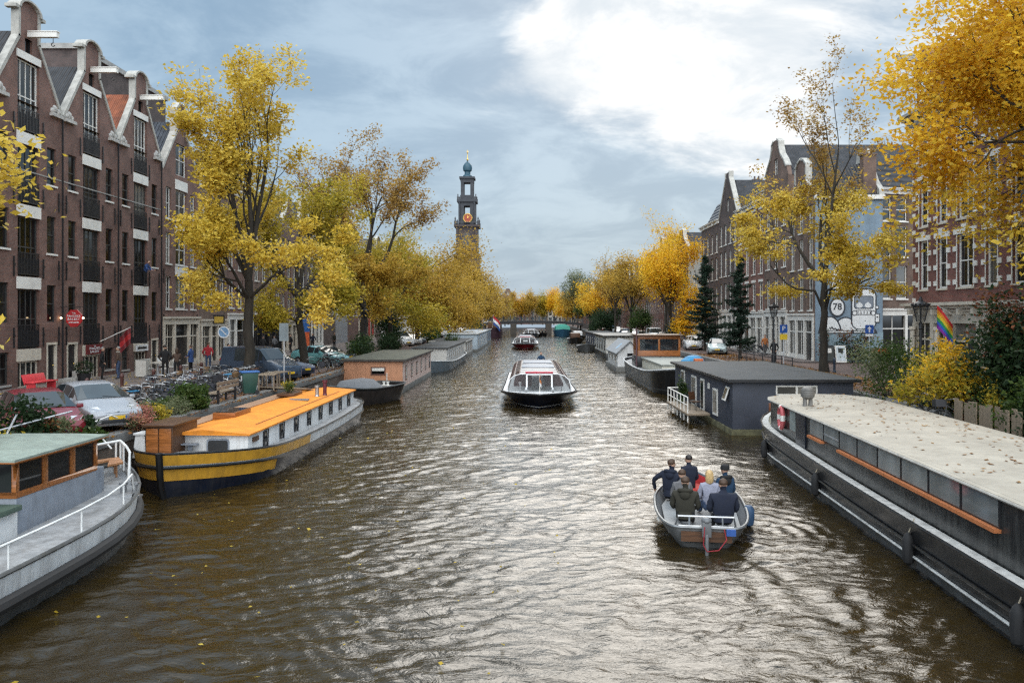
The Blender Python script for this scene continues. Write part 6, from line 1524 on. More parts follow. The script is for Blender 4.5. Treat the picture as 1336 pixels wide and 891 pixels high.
shrub('ivy_hedge','dark shrubbery beside the salmon houseboat roof',(-13.8,66,QL),.8,3.5,2.0,L_DARK,2600,.2,seed=52,clumps=24,mat2=L_GREEN)
shrub('ivy_hedge','dark shrubbery farther along, before the grey hulled houseboat',(-13.6,78,QL),.8,4,2.0,L_DARK,2000,.22,seed=53,clumps=24)
shrub('hedge_bush','low green bushes under the golden tree by the blue houseboats',(-14,112,QL),1.2,6,2.2,L_GREEN,1800,.3,seed=54,clumps=24)
shrub('hedge_bush','green bushes at the left foot of the bridge',(-13,190,QL),1.5,7,3.2,L_GREEN,1500,.4,seed=55,clumps=20,mat2=L_DARK)
shrub('hedge_bush','dark bushes right of the bridge',(16,193,QR),1.5,6,3.4,L_DARK,1500,.4,seed=56,clumps=20)
shrub('barge_plant','potted green plant at the stern of the white box houseboat',(-9.6,99,1.6),.9,.5,1.4,L_GREEN,500,.2,seed=57)
shrub('barge_plant','small fir in a pot on the railed white stage',(8.2,42.6,.52),.32,.32,1.3,L_GREEN,700,.12,seed=58,mat2=L_DARK)
# fallen leaves in the gutters and on the grass strips
def litter(name, x0, x1, y0, y1, z, n, seed, mat, size=.1):
    rg = np.random.default_rng(seed); C = np.stack([rg.uniform(x0,x1,n),rg.uniform(y0,y1,n),np.full(n,z)+rg.uniform(0,.03,n)],1)
    return struct(link(name, leaf_mesh(name, C, size, mat, rg, .95, .6, 0)), kind='stuff')
litter('fallen_leaves',-13.6,-12.3,16,60,QL+.03,1800,1,_mats['litter'],.12)
litter('fallen_leaves',15.1,19,28,75,QR+.02,5000,2,_mats['litter'],.14)
litter('fallen_leaves',-25,-13.5,24,75,QL+.12,2500,3,Y_OCHRE,.11)
litter('floating_leaves',-9.5,1,9,38,.035,130,6,Y_LIGHT,.085)
rs_ = MB(); rs_.box(15.42,18.2,44,62,QR-.1,QR+.09); struct(rs_.build('planting_strip', SOIL, bevel=.03),'soil strip under the slender tree','verge')
# ------------------------------------------------------------------ people
SKIN = M('skin',(.50,.30,.21),.6,var=.08); SHOE = M('shoe_dark',(.02,.018,.016),.6)
def cloth(n, c): return M('cloth_'+n, c, .9, var=.16, scale=9, bump=.25, bscale=14)
C_NAVY = cloth('navy',(.009,.013,.028)); C_BLACK = cloth('black',(.010,.010,.011)); C_OLIVE = cloth('olive',(.026,.024,.016)); C_LILAC = cloth('lilac',(.27,.28,.35)); C_RED = cloth('red',(.33,.02,.03))
C_BLUE = cloth('blue',(.03,.07,.20)); C_GREY = cloth('grey',(.12,.12,.125)); C_JEANS = cloth('jeans',(.045,.07,.13)); C_ORANGE = cloth('orange',(.45,.16,.05)); C_BROWN = cloth('brown',(.08,.05,.035)); C_CREAM = cloth('cream',(.45,.42,.36)); C_TEAL = cloth('teal_blue',(.012,.04,.085))
H_BROWN = M('hair_brown',(.055,.030,.016),.6,var=.4,scale=20); H_DARK = M('hair_dark',(.014,.010,.008),.55,var=.4,scale=20); H_BLOND = M('hair_blond',(.48,.33,.15),.55,var=.3,scale=20); H_GREY = M('hair_grey',(.25,.24,.23),.6,var=.3,scale=20)
def skin_mesh(J, E, mats, region, hi=False):
    """grow one continuous body from joints {name:(xyz,r)} and bones [(a,b,material index)]"""
    names = list(J); ix = {n:i for i,n in enumerate(names)}
    me = bpy.data.meshes.new('sk'); me.from_pydata([J[n][0] for n in names], [(ix[a],ix[b]) for a,b,_ in E], [])
    o = bpy.data.objects.new('sk', me); COL.objects.link(o)
    o.modifiers.new('s','SKIN').use_smooth_shade = True
    sv = me.skin_vertices[0].data
    for i,n in enumerate(names):
        r = J[n][1]; sv[i].radius = r if isinstance(r,tuple) else (r,r); sv[i].use_root = (n == 'pelvis')
    su = o.modifiers.new('u','SUBSURF'); su.levels = 2 if hi else 1
    dg = bpy.context.evaluated_depsgraph_get(); dg.update()
    m = bpy.data.meshes.new_from_object(o.evaluated_get(dg)); bpy.data.objects.remove(o); bpy.data.meshes.remove(me)
    m.materials.clear()
    for x in mats: m.materials.append(x)
    A = np.array([J[a][0] for a,b,_ in E]); B = np.array([J[b][0] for a,b,_ in E]); reg = np.array([k for _,_,k in E])
    P = np.array([tuple(p.center) for p in m.polygons]); AB = B-A
    t = np.clip(((P[:,None]-A)*AB).sum(-1)/np.maximum(1e-9,(AB*AB).sum(-1)),0,1); D = np.linalg.norm(P[:,None]-(A+t[...,None]*AB),axis=-1)
    ra = np.array([max(J[a][1]) if isinstance(J[a][1],tuple) else J[a][1] for a,_,_ in E]); k = np.argmin(D-ra*.6,1)
    m.polygons.foreach_set('material_index', reg[k].astype(np.int32)); m.polygons.foreach_set('use_smooth', np.ones(len(m.polygons),bool)); m.name = 'person'
    if hi:                                             # folds in the cloth
        cl_ = {v for p in m.polygons if p.material_index in (1,2) for v in p.vertices}
        for i in cl_:
            v = m.vertices[i]; q = v.co*9; v.co += v.normal*(.016*noise.noise(Vector((q.x,q.y,q.z*1.6)))+.008*noise.noise(v.co*24))
    return m
def body_joints(pose='stand', sit=.42, lean=0.0, arms='down', stride=.0, twist=0, wide=1.0, bulk=1.0, arm_l=None, arm_r=None, heady=0.0):
    """facing +y; returns joints and bones (0 skin, 1 top, 2 trousers, 3 shoes)"""
    J = {}; E = []
    pz = .94 if pose == 'stand' else sit+.10
    def up(h, f=0): return (0, math.sin(lean)*h+f, pz+math.cos(lean)*h)
    J['pelvis'] = ((0,0,pz),(.155*wide,.12)); J['belly'] = (up(.2),(.15*wide,.115)); J['chest'] = (up(.40),(.175*wide,.12)); J['nb'] = (up(.53),(.085,.075)); J['neck'] = (up(.60,.015),.058)
    J['h0'] = (up(.66,.03),(.075,.085)); J['h1'] = (up(.735,.03),(.085,.105)); J['h2'] = (up(.81,.01),(.062,.075))
    E += [('pelvis','belly',1),('belly','chest',1),('chest','nb',1),('nb','neck',0),('neck','h0',0),('h0','h1',0),('h1','h2',0)]
    J['nose'] = (up(.725,.142),.016); E.append(('h1','nose',0))
    for n_ in ('belly','chest','nb'):
        p_, r_ = J[n_]; J[n_] = (p_, (r_[0]*bulk, r_[1]*bulk))
    for s, q in ((1,'r'),(-1,'l')):
        J['ear'+q] = (tuple(Vector(up(.735,.02))+Vector((s*.092,0,0))),.018); E.append(('h1','ear'+q,0))
        sh = Vector(up(.47))+Vector((s*.185*wide,0,0)); J['sh'+q] = (tuple(sh),.075*bulk)
        a = (arm_r if s > 0 else arm_l) or arms
        if a == 'down': el, wr = sh+Vector((s*.07,-.03,-.29)), sh+Vector((s*.06,.06,-.54))
        elif a == 'pocket': el, wr = sh+Vector((s*.12,-.10,-.27)), sh+Vector((s*.02,.06,-.46))
        elif a == 'lap': el, wr = sh+Vector((s*.07,.02,-.28)), sh+Vector((-s*.04,.26,-.36))
        elif a == 'out': el, wr = sh+Vector((s*.24,-.06,-.17)), sh+Vector((s*.26,.05,-.40))
        elif a == 'phone': el, wr = sh+Vector((s*.06,.06,-.28)), sh+Vector((-s*.05,.27,-.12))
        elif a == 'rail': el, wr = sh+Vector((s*.12,.12,-.24)), sh+Vector((s*.05,.36,-.30))
        J['el'+q] = (tuple(el),.052*bulk); J['wr'+q] = (tuple(wr),.034*(1+(bulk-1)*.5))
        fd = (wr-el).normalized(); pm = wr+fd*.075; J['pm'+q] = (tuple(pm),(.036,.022))
        E += [('chest','sh'+q,1),('sh'+q,'el'+q,1),('el'+q,'wr'+q,1),('wr'+q,'pm'+q,0)]
        side = fd.cross(Vector((s,0,0))); side = side.normalized() if side.length > .1 else Vector((0,1,0))
        for i, l_ in enumerate((.062,.075,.07,.052)):
            f0 = pm+side*(.027-.018*i)+fd*.03; f1 = f0+fd*l_*.6; f2 = f1+(fd*.7+Vector((-s*.5,0,0))).normalized()*l_*.5
            J[f'f{i}a'+q] = (tuple(f0),.010); J[f'f{i}b'+q] = (tuple(f1),.009); J[f'f{i}c'+q] = (tuple(f2),.007)
            E += [('pm'+q,f'f{i}a'+q,0),(f'f{i}a'+q,f'f{i}b'+q,0),(f'f{i}b'+q,f'f{i}c'+q,0)]
        th = wr+fd*.03+side*.035; J['ta'+q] = (tuple(th),.011); J['tb'+q] = (tuple(th+(fd+side*.6).normalized()*.045),.009); E += [('wr'+q,'ta'+q,0),('ta'+q,'tb'+q,0)]
        hp = Vector((s*.095*wide,0,pz-.05)); J['hp'+q] = (tuple(hp),(.098,.1)); E.append(('pelvis','hp'+q,2))
        if pose == 'stand':
            st = stride*s; kn = Vector((s*.10,.03+st*.5,.50)); an = Vector((s*.105,-.03+st,.085))
        else:
            kn = Vector((s*.14,.40,sit+.09)); an = Vector((s*.14,.42,.09+max(0,sit-.45)))
        J['kn'+q] = (tuple(kn),.066); J['an'+q] = (tuple(an),.045); J['hl'+q] = (tuple(an+Vector((0,-.035,-.045))),.036); J['to'+q] = (tuple(an+Vector((s*.02,.17,-.05))),(.042,.03))
        E += [('hp'+q,'kn'+q,2),('kn'+q,'an'+q,2),('an'+q,'hl'+q,3),('an'+q,'to'+q,3)]
    return J, E, up
_pc = {}
def person(label, loc, rz, top, legs, hair=H_BROWN, scale=1.0, long=False, bald=False, hat=None, hood=None, group=None, key=None, extra=None, **kw):
    o = tag(empty('person',loc,rz),label,'person',group); o.scale = (scale,)*3
    J, E, up = body_joints(**kw); mk = (tuple(sorted(kw.items())),top.name,legs.name)
    if mk not in _pc: _pc[mk] = skin_mesh(J,E,[SKIN,top,legs,SHOE],None,kw.get('pose')=='sit' and bool(kw.get('bulk')))
    link('body', _pc[mk], o)
    hd = Vector(up(.745,.02)); ln = kw.get('lean',0)
    def hairm():
        b = MB(); n = 14; R0 = []
        for (f_, r_) in ((-.08,.93),(.14,1.0),(.38,1.01),(.7,.82),(.95,.42),(1.06,.05)):
            R0.append([(hd.x+.098*r_*math.cos(a)*1.0, hd.y-.012+(.112 if math.sin(a)<0 else (.112 if f_ > .45 else .03))*r_*math.sin(a), hd.z+.115*f_) for a in [2*PI*k/n for k in range(n)]])
        b.rings(R0)
        if long:
            b.rings([[(hd.x+.095*r_*math.cos(a),hd.y-.05+.075*r_*math.sin(a),hd.z+dz) for a in [2*PI*k/n for k in range(n)]] for dz, r_ in ((.02,1.05),(-.08,1.12),(-.17,1.05),(-.23,.7))])
        return b.mesh('hair', hair, ang=80)
    if not bald: link('hair', cached(('hair',hair.name,long,tuple(hd)), hairm), o)
    b = MB()
    for s in (-1,1): b.ball((s*.034,hd.y+.083,hd.z+.012),.0125,6,4)
    b.build('eye', M('eye_dark',(.02,.015,.012),.2), o); MB().boxc((0,hd.y+.086,hd.z-.062),(.045,.012,.010)).build('mouth', M('lip',(.35,.13,.11),.5), o)
    if hat is not None:
        b = MB(); b.lathe([(.112,-.01),(.116,.05),(.10,.10),(.05,.125),(.01,.13)],14,(0,hd.y-.01,hd.z+.0)); b.build('hat', hat, o)
    if hood is not None:
        b = MB(); c_ = Vector(up(.53,-.06)); b.tube([(c_.x+.13*math.cos(a),c_.y+.02+.085*math.sin(a),c_.z+.02-.02*math.sin(a)) for a in np.linspace(0,2*PI,15)[:-1]],.048,8,closed=True); b.ball((c_.x,c_.y-.05,c_.z-.06),(.12,.06,.11),10,7); b.build('hood', hood, o)
    if extra: extra(o, up, J)
    return o
def coat(mat, pose='stand'):
    def f(o, up, J):
        b = MB(); p = J['pelvis'][0]; n = 16
        q = [(.185,.14,.06),(.195,.155,-.10),(.20,.165,-.24)] if pose == 'stand' else [(.185,.15,.10),(.20,.165,.02),(.205,.17,-.06)]
        R0 = [[(p[0]+a_*math.cos(t),p[1]+b_*math.sin(t),p[2]+z) for t in [2*PI*k/n for k in range(n)]] for a_,b_,z in q]
        b.rings(R0,cap=False); b.build('coat_skirt', mat, o)
    return f
# --- the party in the open motorboat, all looking up the canal; the boat is turned a little
BT = Matrix.Translation((4.32,20.3,0)) @ Matrix.Rotation(R(-8.5),4,'Z')
def inboat(x, y): v = BT @ Vector((x,y,.15)); return (v.x,v.y,v.z)
bz = R(-8.5)
person('person in navy coat with brown sleeves, elbow out over the left gunwale',inboat(-.66,.75),bz+R(-28),C_NAVY,C_BLACK,H_BROWN,1.06,hood=C_NAVY,pose='sit',sit=.20,arms='lap',arm_l='out',wide=1.22,bulk=1.22,extra=coat(C_NAVY,'sit'))
person('person with dark hair facing forward at the red bow of the motorboat',inboat(-.15,1.75),bz+R(20),C_NAVY,C_BLACK,H_DARK,1.0,pose='sit',sit=.22,arms='lap',bulk=1.15,extra=lambda o,up,J: MB().ball((-.34,.22,.52),(.16,.10,.17),10,7).build('orange_bag', M('bag_orange',(.75,.16,.04),.7), o))
person('person with short brown hair and grey jacket in the middle of the motorboat',inboat(-.42,-.30),bz,C_GREY,C_BLACK,H_BROWN,1.0,pose='sit',sit=.20,arms='lap',bulk=1.15)
person('person in dark olive hooded jacket, nearest on the left of the motorboat',inboat(-.40,-1.55),bz+R(-5),C_OLIVE,C_BLACK,H_BROWN,1.06,hood=C_OLIVE,pose='sit',sit=.20,arms='lap',wide=1.22,bulk=1.25,extra=coat(C_OLIVE,'sit'))
person('person with blond hair and pale lilac jacket in the motorboat',inboat(.24,-.42),bz+R(8),C_LILAC,C_JEANS,H_BLOND,1.0,long=True,pose='sit',sit=.22,arms='lap',bulk=1.12)
person('person in dark blue jacket and black beanie by the right gunwale of the motorboat',inboat(.70,.35),bz+R(24),C_TEAL,C_BLACK,H_DARK,1.02,pose='sit',sit=.20,arms='lap',hat=C_BLACK,hood=C_BLACK,bulk=1.2)
person('person with cropped hair and navy padded jacket, nearest on the right of the motorboat',inboat(.46,-1.75),bz+R(6),C_NAVY,C_BLACK,H_GREY if False else H_BROWN,1.07,pose='sit',sit=.20,arms='lap',wide=1.28,bulk=1.28,extra=coat(C_NAVY,'sit'))
# --- on the left quay
zp = QL+.1
person('grey haired person in black coat standing by the pancake restaurant door',(-24.1,45.0,zp),R(-60),C_BLACK,C_BLACK,H_GREY,1.02,pose='stand',arms='pocket',wide=1.1,extra=coat(C_BLACK))
person('person in dark coat and pale scarf beside the pancake restaurant door',(-23.4,45.4,zp),R(100),C_BROWN,C_JEANS,H_GREY,1.03,pose='stand',arms='down',extra=lambda o,up,J: MB().tube([(.09*math.cos(a),.02+.075*math.sin(a),1.50) for a in np.linspace(0,2*PI,13)[:-1]],.035,6,closed=True).build('scarf', C_CREAM, o))
person('tall person in black jacket seen from behind near the cafe tables',(-21.1,46.2,zp),R(10),C_BLACK,C_BLACK,H_DARK,1.06,pose='stand',arms='pocket',wide=1.1,stride=.05)
person('shorter person in brown jacket beside the tall black jacketed one',(-20.6,46.6,zp),R(40),C_BROWN,C_BLACK,H_BROWN,.95,pose='stand',arms='phone',long=True)
person('person in long blue coat looking at the cream doorway',(-21.3,50.2,zp),R(80),C_BLUE,C_BLACK,H_BROWN,.98,pose='stand',arms='lap',extra=coat(C_BLUE))
person('person in bright red jacket and blue jeans on the pavement',(-21.1,52.4,zp),R(5),C_RED,C_JEANS,H_BROWN,1.04,pose='stand',arms='pocket',wide=1.12,stride=.06)
person('person in black bent over bicycles beside the round blue sign',(-20.6,54.0,zp),R(-80),C_BLACK,C_BLACK,H_DARK,.97,pose='stand',arms='phone',lean=.3)
for i,(x,y,c_,lab) in enumerate([(-24.2,72.5,C_BLACK,'person in black under the orange pub sign, left one'),(-23.8,74.5,C_GREY,'person in grey under the orange pub sign, right one'),(-23.6,79,C_BLACK,'person in black jacket past the orange pub sign'),(-22.8,84,C_NAVY,'person in navy walking beyond the blue van'),(-21.5,88,C_OLIVE,'person in olive coat farther beyond the blue van')]):
    person(lab,(x,y,zp),R(60*i),c_,C_BLACK,H_DARK,1.0,pose='stand',arms='pocket')
person('person in blue shirt leaning over a balcony railing of the third warehouse',(-25.43,52.75,QL+5.66),R(-90),C_BLUE,C_BLACK,H_BROWN,.98,pose='stand',arms='rail',lean=.30)
# --- on the right bank
zq = QR+.1
person('person in orange jacket walking past the cream shopfront on the right bank',(20.6,69.5,zq),R(180),C_ORANGE,C_GREY,H_BROWN,1.02,pose='stand',arms='down',stride=.12)
person('person in black with a bag beside the lantern on the right bank',(18.6,60.4,zq-.1),R(150),C_BLACK,C_BLACK,H_DARK,1.0,pose='stand',arms='pocket',stride=.06)
person('person in blue coat beneath the egg yolk yellow tree',(18.2,92,zq-.1),R(200),C_BLUE,C_BLACK,H_DARK,1.0,pose='stand',arms='down')
person('person in grey beneath the egg yolk yellow tree, nearer the canal',(17.1,90,zq-.1),R(180),C_GREY,C_BLACK,H_DARK,1.0,pose='stand',arms='pocket')
person('person in blue jacket steering at the stern of the navy cruiser',(.95,61.9,.62),R(180),C_TEAL,C_BLACK,H_BROWN,1.0,pose='stand',arms='rail')
for i in range(6): person('passenger in dark clothes aboard the crowded open boat near the bridge',(3.6+(-.8,0,.8)[i%3],211.8+(i//3)*2.4+.5*(i%2),.3),R(180+20*i),C_BLACK,C_BLACK,H_DARK,1.0,pose='sit',sit=.42,arms='lap',group='passengers of the open boat near the bridge')
for i in range(12):
    x = -11+i*2.05+(.6 if i%3 else -.4); person('pedestrian in dark clothes crossing the far bridge',(1+x,226.2+(i%2)*2.6,deckz(x)),R(90 if i%2 else -90),(C_BLACK,C_NAVY,C_GREY)[i%3],C_BLACK,H_DARK,1.0,pose='stand',arms='pocket',stride=.08,group='pedestrians on the far bridge')

# ------------------------------------------------------------------ bicycles
def bicycle_proto(frame_mat, extra=None, seatm=BLACK, upright=True):
    t = empty('bicycle'); rw = .345; wb_ = .54
    b = MB(); bbk = (0,-.08,.29); hd0, hd1 = (0,.40,.60), (0,.36,.86); st = (0,-.20,.80)
    for a, c, r in ((bbk,st,.019),(bbk,hd0,.021),((0,-.19,.72),hd1,.019) if not upright else ((0,-.13,.50),hd1,.019),(hd0,hd1,.024)): b.cyl(a,c,r,6)
    for s in (-.05,.05): b.cyl((s,-wb_,rw),(s*.5,-.09,.30),.012,5); b.cyl((s,-wb_,rw),(s*.4,-.19,.70),.010,5); b.cyl((s,wb_,rw),(s*.7,.41,.58),.013,5)
    b.build('frame', frame_mat, t)
    for y in (-wb_,wb_):
        w_ = MB(); w_.tube([(0,y+(rw-.035)*math.cos(a),rw+(rw-.035)*math.sin(a)) for a in np.linspace(0,2*PI,21)[:-1]],.010,4,closed=True)
        for k in range(9): a = 2*PI*k/9; w_.cyl((0,y,rw),(0,y+(rw-.03)*math.cos(a),rw+(rw-.03)*math.sin(a)),.0035,3)
        w_.cyl((-.04,y,rw),(.04,y,rw),.022,6); w_ = w_.build('wheel', STEEL, t)
        b = MB(); b.tube([(0,y+(rw-.015)*math.cos(a),rw+(rw-.015)*math.sin(a)) for a in np.linspace(0,2*PI,21)[:-1]],.021,5,closed=True); b.build('tyre', RUBBER, w_)
        b = MB(); b.tube([(0,y+(rw+.03)*math.cos(a),rw+(rw+.03)*math.sin(a)) for a in np.linspace(.5 if y<0 else .9,PI*1.02 if y<0 else 2.6,9)],.018,4); b.build('mudguard', frame_mat, t)
    b = MB(); b.cyl(hd1,(0,.34,1.02),.015,5); b.tube([(-.28,.12,1.03),(-.26,.24,1.06),(-.12,.35,1.04),(0,.36,1.02),(.12,.35,1.04),(.26,.24,1.06),(.28,.12,1.03)],.013,5); b.ball((0,.46,.90),.045,6,5); b.build('handlebar', STEEL, t)
    b = MB(); b.cyl(st,(0,-.23,.93),.014,5); b.rings([[(x*.03,.02,.95+z*.02) for x,z in ((-1,0),(1,0),(1,1),(-1,1))],[(x*.06,-.16,.94+z*.045) for x,z in ((-1,0),(1,0),(1,1),(-1,1))],[(x*.11,-.32,.95+z*.05) for x,z in ((-1,0),(1,0),(1,1),(-1,1))],[(x*.09,-.38,.96+z*.045) for x,z in ((-1,0),(1,0),(1,1),(-1,1))]]); b.build('saddle', seatm, t)
    b = MB(); b.cyl((-.03,-.08,.29),(.03,-.08,.29),.09,10); b.cyl((.06,-.08,.29),(.06,.04,.20),.010,4); b.cyl((-.06,-.08,.29),(-.06,-.20,.38),.010,4); b.box(.06,.15,.01,.08,.19,.21); b.box(-.15,-.06,-.24,-.16,.37,.39); b.build('crank', BLACK, t)
    b = MB()
    for s in (-.06,.06): b.cyl((s,-.25,.74),(s,-.78,.74),.008,4); b.cyl((s,-.70,.74),(s*.6,-wb_,rw),.007,4)
    b.box(-.06,.06,-.5,-.48,.735,.75); b.box(-.06,.06,-.72,-.70,.735,.75); b.build('carrier', BLACK, t)
    if extra == 'crate': b = MB(); b.box(-.20,.20,.44,.74,.80,.82); [b.box(*q) for q in ((-.20,-.185,.44,.74,.82,1.04),(.185,.20,.44,.74,.82,1.04),(-.185,.185,.44,.455,.82,1.04),(-.185,.185,.725,.74,.82,1.04))]; b.build('crate', M('crate_black',(.03,.03,.035),.6), t, smooth=False)
    if extra == 'basket': b = MB(); b.rings([[(.15*math.cos(a),.55+.11*math.sin(a),.80) for a in np.linspace(0,2*PI,11)[:-1]],[(.19*math.cos(a),.55+.15*math.sin(a),1.02) for a in np.linspace(0,2*PI,11)[:-1]]],cap=False); b.build('basket', wood('wicker',(.22,.13,.06),.5,.7,6), t, ang=80)
    if extra == 'bags': b = MB(); b.boxc((.14,-.5,.56),(.12,.32,.32)); b.boxc((-.14,-.5,.56),(.12,.32,.32)); b.build('pannier', M('pannier_cloth',(.04,.04,.05),.8), t, bevel=.02)
    return t
FR = 22.0
bp_mats = [M('bike_black',(.012,.012,.013),.3),M('bike_silver',(.42,.43,.45),.3,metal=.6),M('bike_grey',(.10,.105,.11),.35),M('bike_blue',(.03,.06,.14),.3),M('bike_white',(.55,.55,.54),.35),M('bike_green',(.02,.06,.035),.3)]
bp_word = ['black','silver','dark grey','dark blue','white','dark green']
protos = []
for i,(m_,ex,se) in enumerate(((0,None,BLACK),(1,'basket',M('saddle_brown',(.12,.05,.02),.5)),(2,'crate',BLACK),(0,'bags',BLACK),(3,None,BLACK),(4,'crate',M('saddle_blue',(.03,.22,.42),.4)),(5,'basket',BLACK),(2,None,BLACK))):
    p_ = bicycle_proto(bp_mats[m_],ex,se,upright=i%2==0); protos.append((p_,bp_word[m_],{None:'bare rack','basket':'wicker basket','crate':'front crate','bags':'panniers'}[ex])); p_['used'] = 0
def put_bike(i, loc, rz, label, group, lean=.09):
    p_, wd, ex = protos[i]
    o = p_ if not p_['used'] else copy_tree(p_)
    p_['used'] = 1
    if 'used' in o and o is not p_: del o['used']
    o.location = loc; o.rotation_euler = (0,lean,rz); tag(o, label.format(w=wd,e=ex), 'bicycle', group); return o
br_ = random.Random(3); k = 0; y = 28.6
order = [5,0,2,1,3,0,7,4,2,6,0,1,3,7,2,0,5,4,1,0,2,3,7,6,1,0,2,4]
while y < 43.5 and k < 28:
    put_bike(order[k], (-14.35+br_.uniform(-.22,.22)-(.25 if k%2 else 0), y, QL+.004), R(90+br_.uniform(-32,20)+(180 if br_.random()<.3 else 0)), f'{{w}} bicycle with {{e}}, {ORD[k]} from the silver car in the quayside row', 'bicycles parked along the left quay', br_.uniform(.04,.16))
    y += br_.uniform(.42,.60); k += 1
for j in range(9):
    put_bike([0,2,7,3,1,4,0,6,2][j], (-16.35+br_.uniform(-.2,.2), 34.2+j*1.05, QL+.004), R(90+br_.uniform(-35,35)), f'{{w}} bicycle with {{e}}, {ORD[j]} from the silver car, row nearer houses', 'bicycles parked along the left quay', br_.uniform(.04,.16))
for j,(x,y,a) in enumerate(((-14.0,55.0,60),(-14.1,56.2,75),(-14.0,57.3,100),(-13.8,51.2,95))): put_bike([0,7,2,3][j],(x,y,QL+.004),R(a),'{w} bicycle with {e}, '+ORD[j]+' by the teal car near the leaning tree','bicycles by the teal car',.1)
for j,(x,y,a) in enumerate(((13.95,27.6,70),(14.0,26.7,110),(13.9,25.7,80))): put_bike([7,0,2][j],(x,y,1.424),R(a),'{w} bicycle with {e}, '+['farthest','middle','nearest'][j]+' of the three on the plank garden deck','bicycles on the garden deck',.12)
for j in range(5): put_bike([0,3,7,2,4][j],(20.8,70.5+j*2.1+(.5 if j>2 else 0),QR+.1),R(90+br_.uniform(-60,60)),'{w} bicycle with {e} against the right bank shopfronts, '+ORD[j]+' past the mural','bicycles by the right bank shopfronts',.1)

# ------------------------------------------------------------------ cars
CGL = panemat('car_glass',(.03,.04,.045),(.07,.085,.09),.04)
PLATEY = M('number_plate_yellow',(.72,.45,.02),.5); TAIL = M('tail_red',(.30,.01,.01),.25); HEADL = M('headlamp_clear',(.62,.64,.66),.12); CHROME = M('chrome',(.6,.6,.6),.15,metal=.9)
def car(label, loc, rz, paint, kind='hatch', group='cars parked along the quays', plate=None, L=None, cat=None, name='parked_car', detail=True):
    t = thing(name, label, cat or ('van' if kind == 'van' else 'car'), loc, rz, group)
    #            y      zlow  zbelt  ztop   wbelt wtop
    S = {'hatch':[(2.22,.36,.56,.60,.60,.45),(2.12,.24,.68,.72,.78,.55),(1.75,.19,.78,.84,.86,.66),(1.10,.18,.90,.98,.875,.72),(.10,.18,.93,1.42,.88,.60),(-.55,.18,.94,1.49,.88,.61),(-1.35,.18,.96,1.42,.875,.58),(-1.98,.20,1.0,1.10,.84,.58),(-2.16,.28,.86,.92,.78,.55),(-2.22,.38,.62,.66,.70,.5)],
         'sedan':[(2.2,.36,.55,.58,.60,.45),(2.1,.22,.66,.70,.78,.55),(1.7,.18,.74,.80,.84,.66),(.85,.18,.84,.90,.85,.70),(.1,.18,.86,1.30,.855,.58),(-.55,.18,.87,1.36,.855,.60),(-1.2,.18,.88,1.30,.85,.57),(-1.75,.18,.90,.96,.84,.66),(-2.1,.22,.84,.88,.80,.6),(-2.2,.36,.66,.70,.70,.5)],
         'van':[(2.4,.40,.70,.74,.74,.55),(2.3,.26,.86,.92,.88,.66),(1.85,.22,1.02,1.12,.94,.74),(1.45,.22,1.08,1.22,.95,.80),(.75,.22,1.12,1.86,.95,.74),(0,.22,1.12,1.95,.95,.77),(-1.2,.22,1.12,1.96,.95,.78),(-2.2,.24,1.12,1.93,.95,.77),(-2.36,.3,1.1,1.60,.93,.74),(-2.4,.42,.8,.84,.88,.7)]}[kind]
    if L: S = [(y*L/(S[0][0]*2),)+r for y,*r in [(s[0],*s[1:]) for s in S] for r in [tuple(r)]]
    def ring(s):
        y, zl, zb, zt, w_, wt = s
        h = [(w_*.90,zl),(w_*.985,zl+.14),(w_,(zl+zb)/2+.04),(w_*.985,zb-.03),(w_*.955,zb+.015),(wt+.03 if zt-zb > .2 else wt+.08,zt-.05 if zt-zb>.2 else zt-.02),(wt*.72,zt)]
        return [(x,y,z) for x,z in h]+[(-x,y,z) for x,z in reversed(h)]
    Rg = [ring(s) for s in S]; n = 14
    iw, ir = (3,4); cab = [i for i in range(len(S)-1) if S[i][3]-S[i][2] > .2 and S[i+1][3]-S[i+1][2] > .2]
    body_ = MB(); gl = []; 
    body_.add([p for r in Rg for p in r],[])
    def F(i,k): k2=(k+1)%n; return (i*n+k,i*n+k2,(i+1)*n+k2,(i+1)*n+k)
    rear = max(cab)+1
    for i in range(len(S)-1):
        for k in range(n): body_.f.append(F(i,k)); body_.mi.append(0)
    body_.f.append(tuple(range(n-1,-1,-1))); body_.mi.append(0); body_.f.append(tuple((len(S)-1)*n+k for k in range(n))); body_.mi.append(0)
    body_.build('body', paint, t, ang=32)
    def inset(q, e=.12, off=.008):
        q = [Vector(p) for p in q]; c_ = sum(q,Vector())/4; nn = (q[1]-q[0]).cross(q[3]-q[0]).normalized()
        if nn.dot(c_-Vector((0,c_.y*.8,.7))) < 0: nn = -nn
        return [tuple(p+(c_-p)*e+nn*off) for p in q]
    def patch(name, quads, mat, e, off=.010):
        b = MB()
        for q in quads: b.quad(*inset(q,e,off))
        return b.build(name, mat, t, smooth=False)
    cw = min(cab)-1   # windscreen strip is between cowl station and first roof station
    def strip(i, t0, t1, side):
        Q = []
        for k in (4,5,6,7,8):
            a, b_ = Vector(Rg[i][k]), Vector(Rg[i][k+1]); c_, d = Vector(Rg[i+1][k]), Vector(Rg[i+1][k+1])
            if k == 4: a = a.lerp(b_,.55); c_ = c_.lerp(d,.95)
            if k == 8: b_ = b_.lerp(a,.55); d = d.lerp(c_,.95)
            Q.append([tuple(a.lerp(c_,t0)),tuple(b_.lerp(d,t0)),tuple(b_.lerp(d,t1)),tuple(a.lerp(c_,t1))])
        return Q
    patch('windscreen',strip(cw,.08,.95,0),CGL,0,.014)
    if kind != 'van': patch('rear_window',strip(rear,.08,.9,1),CGL,0,.014)
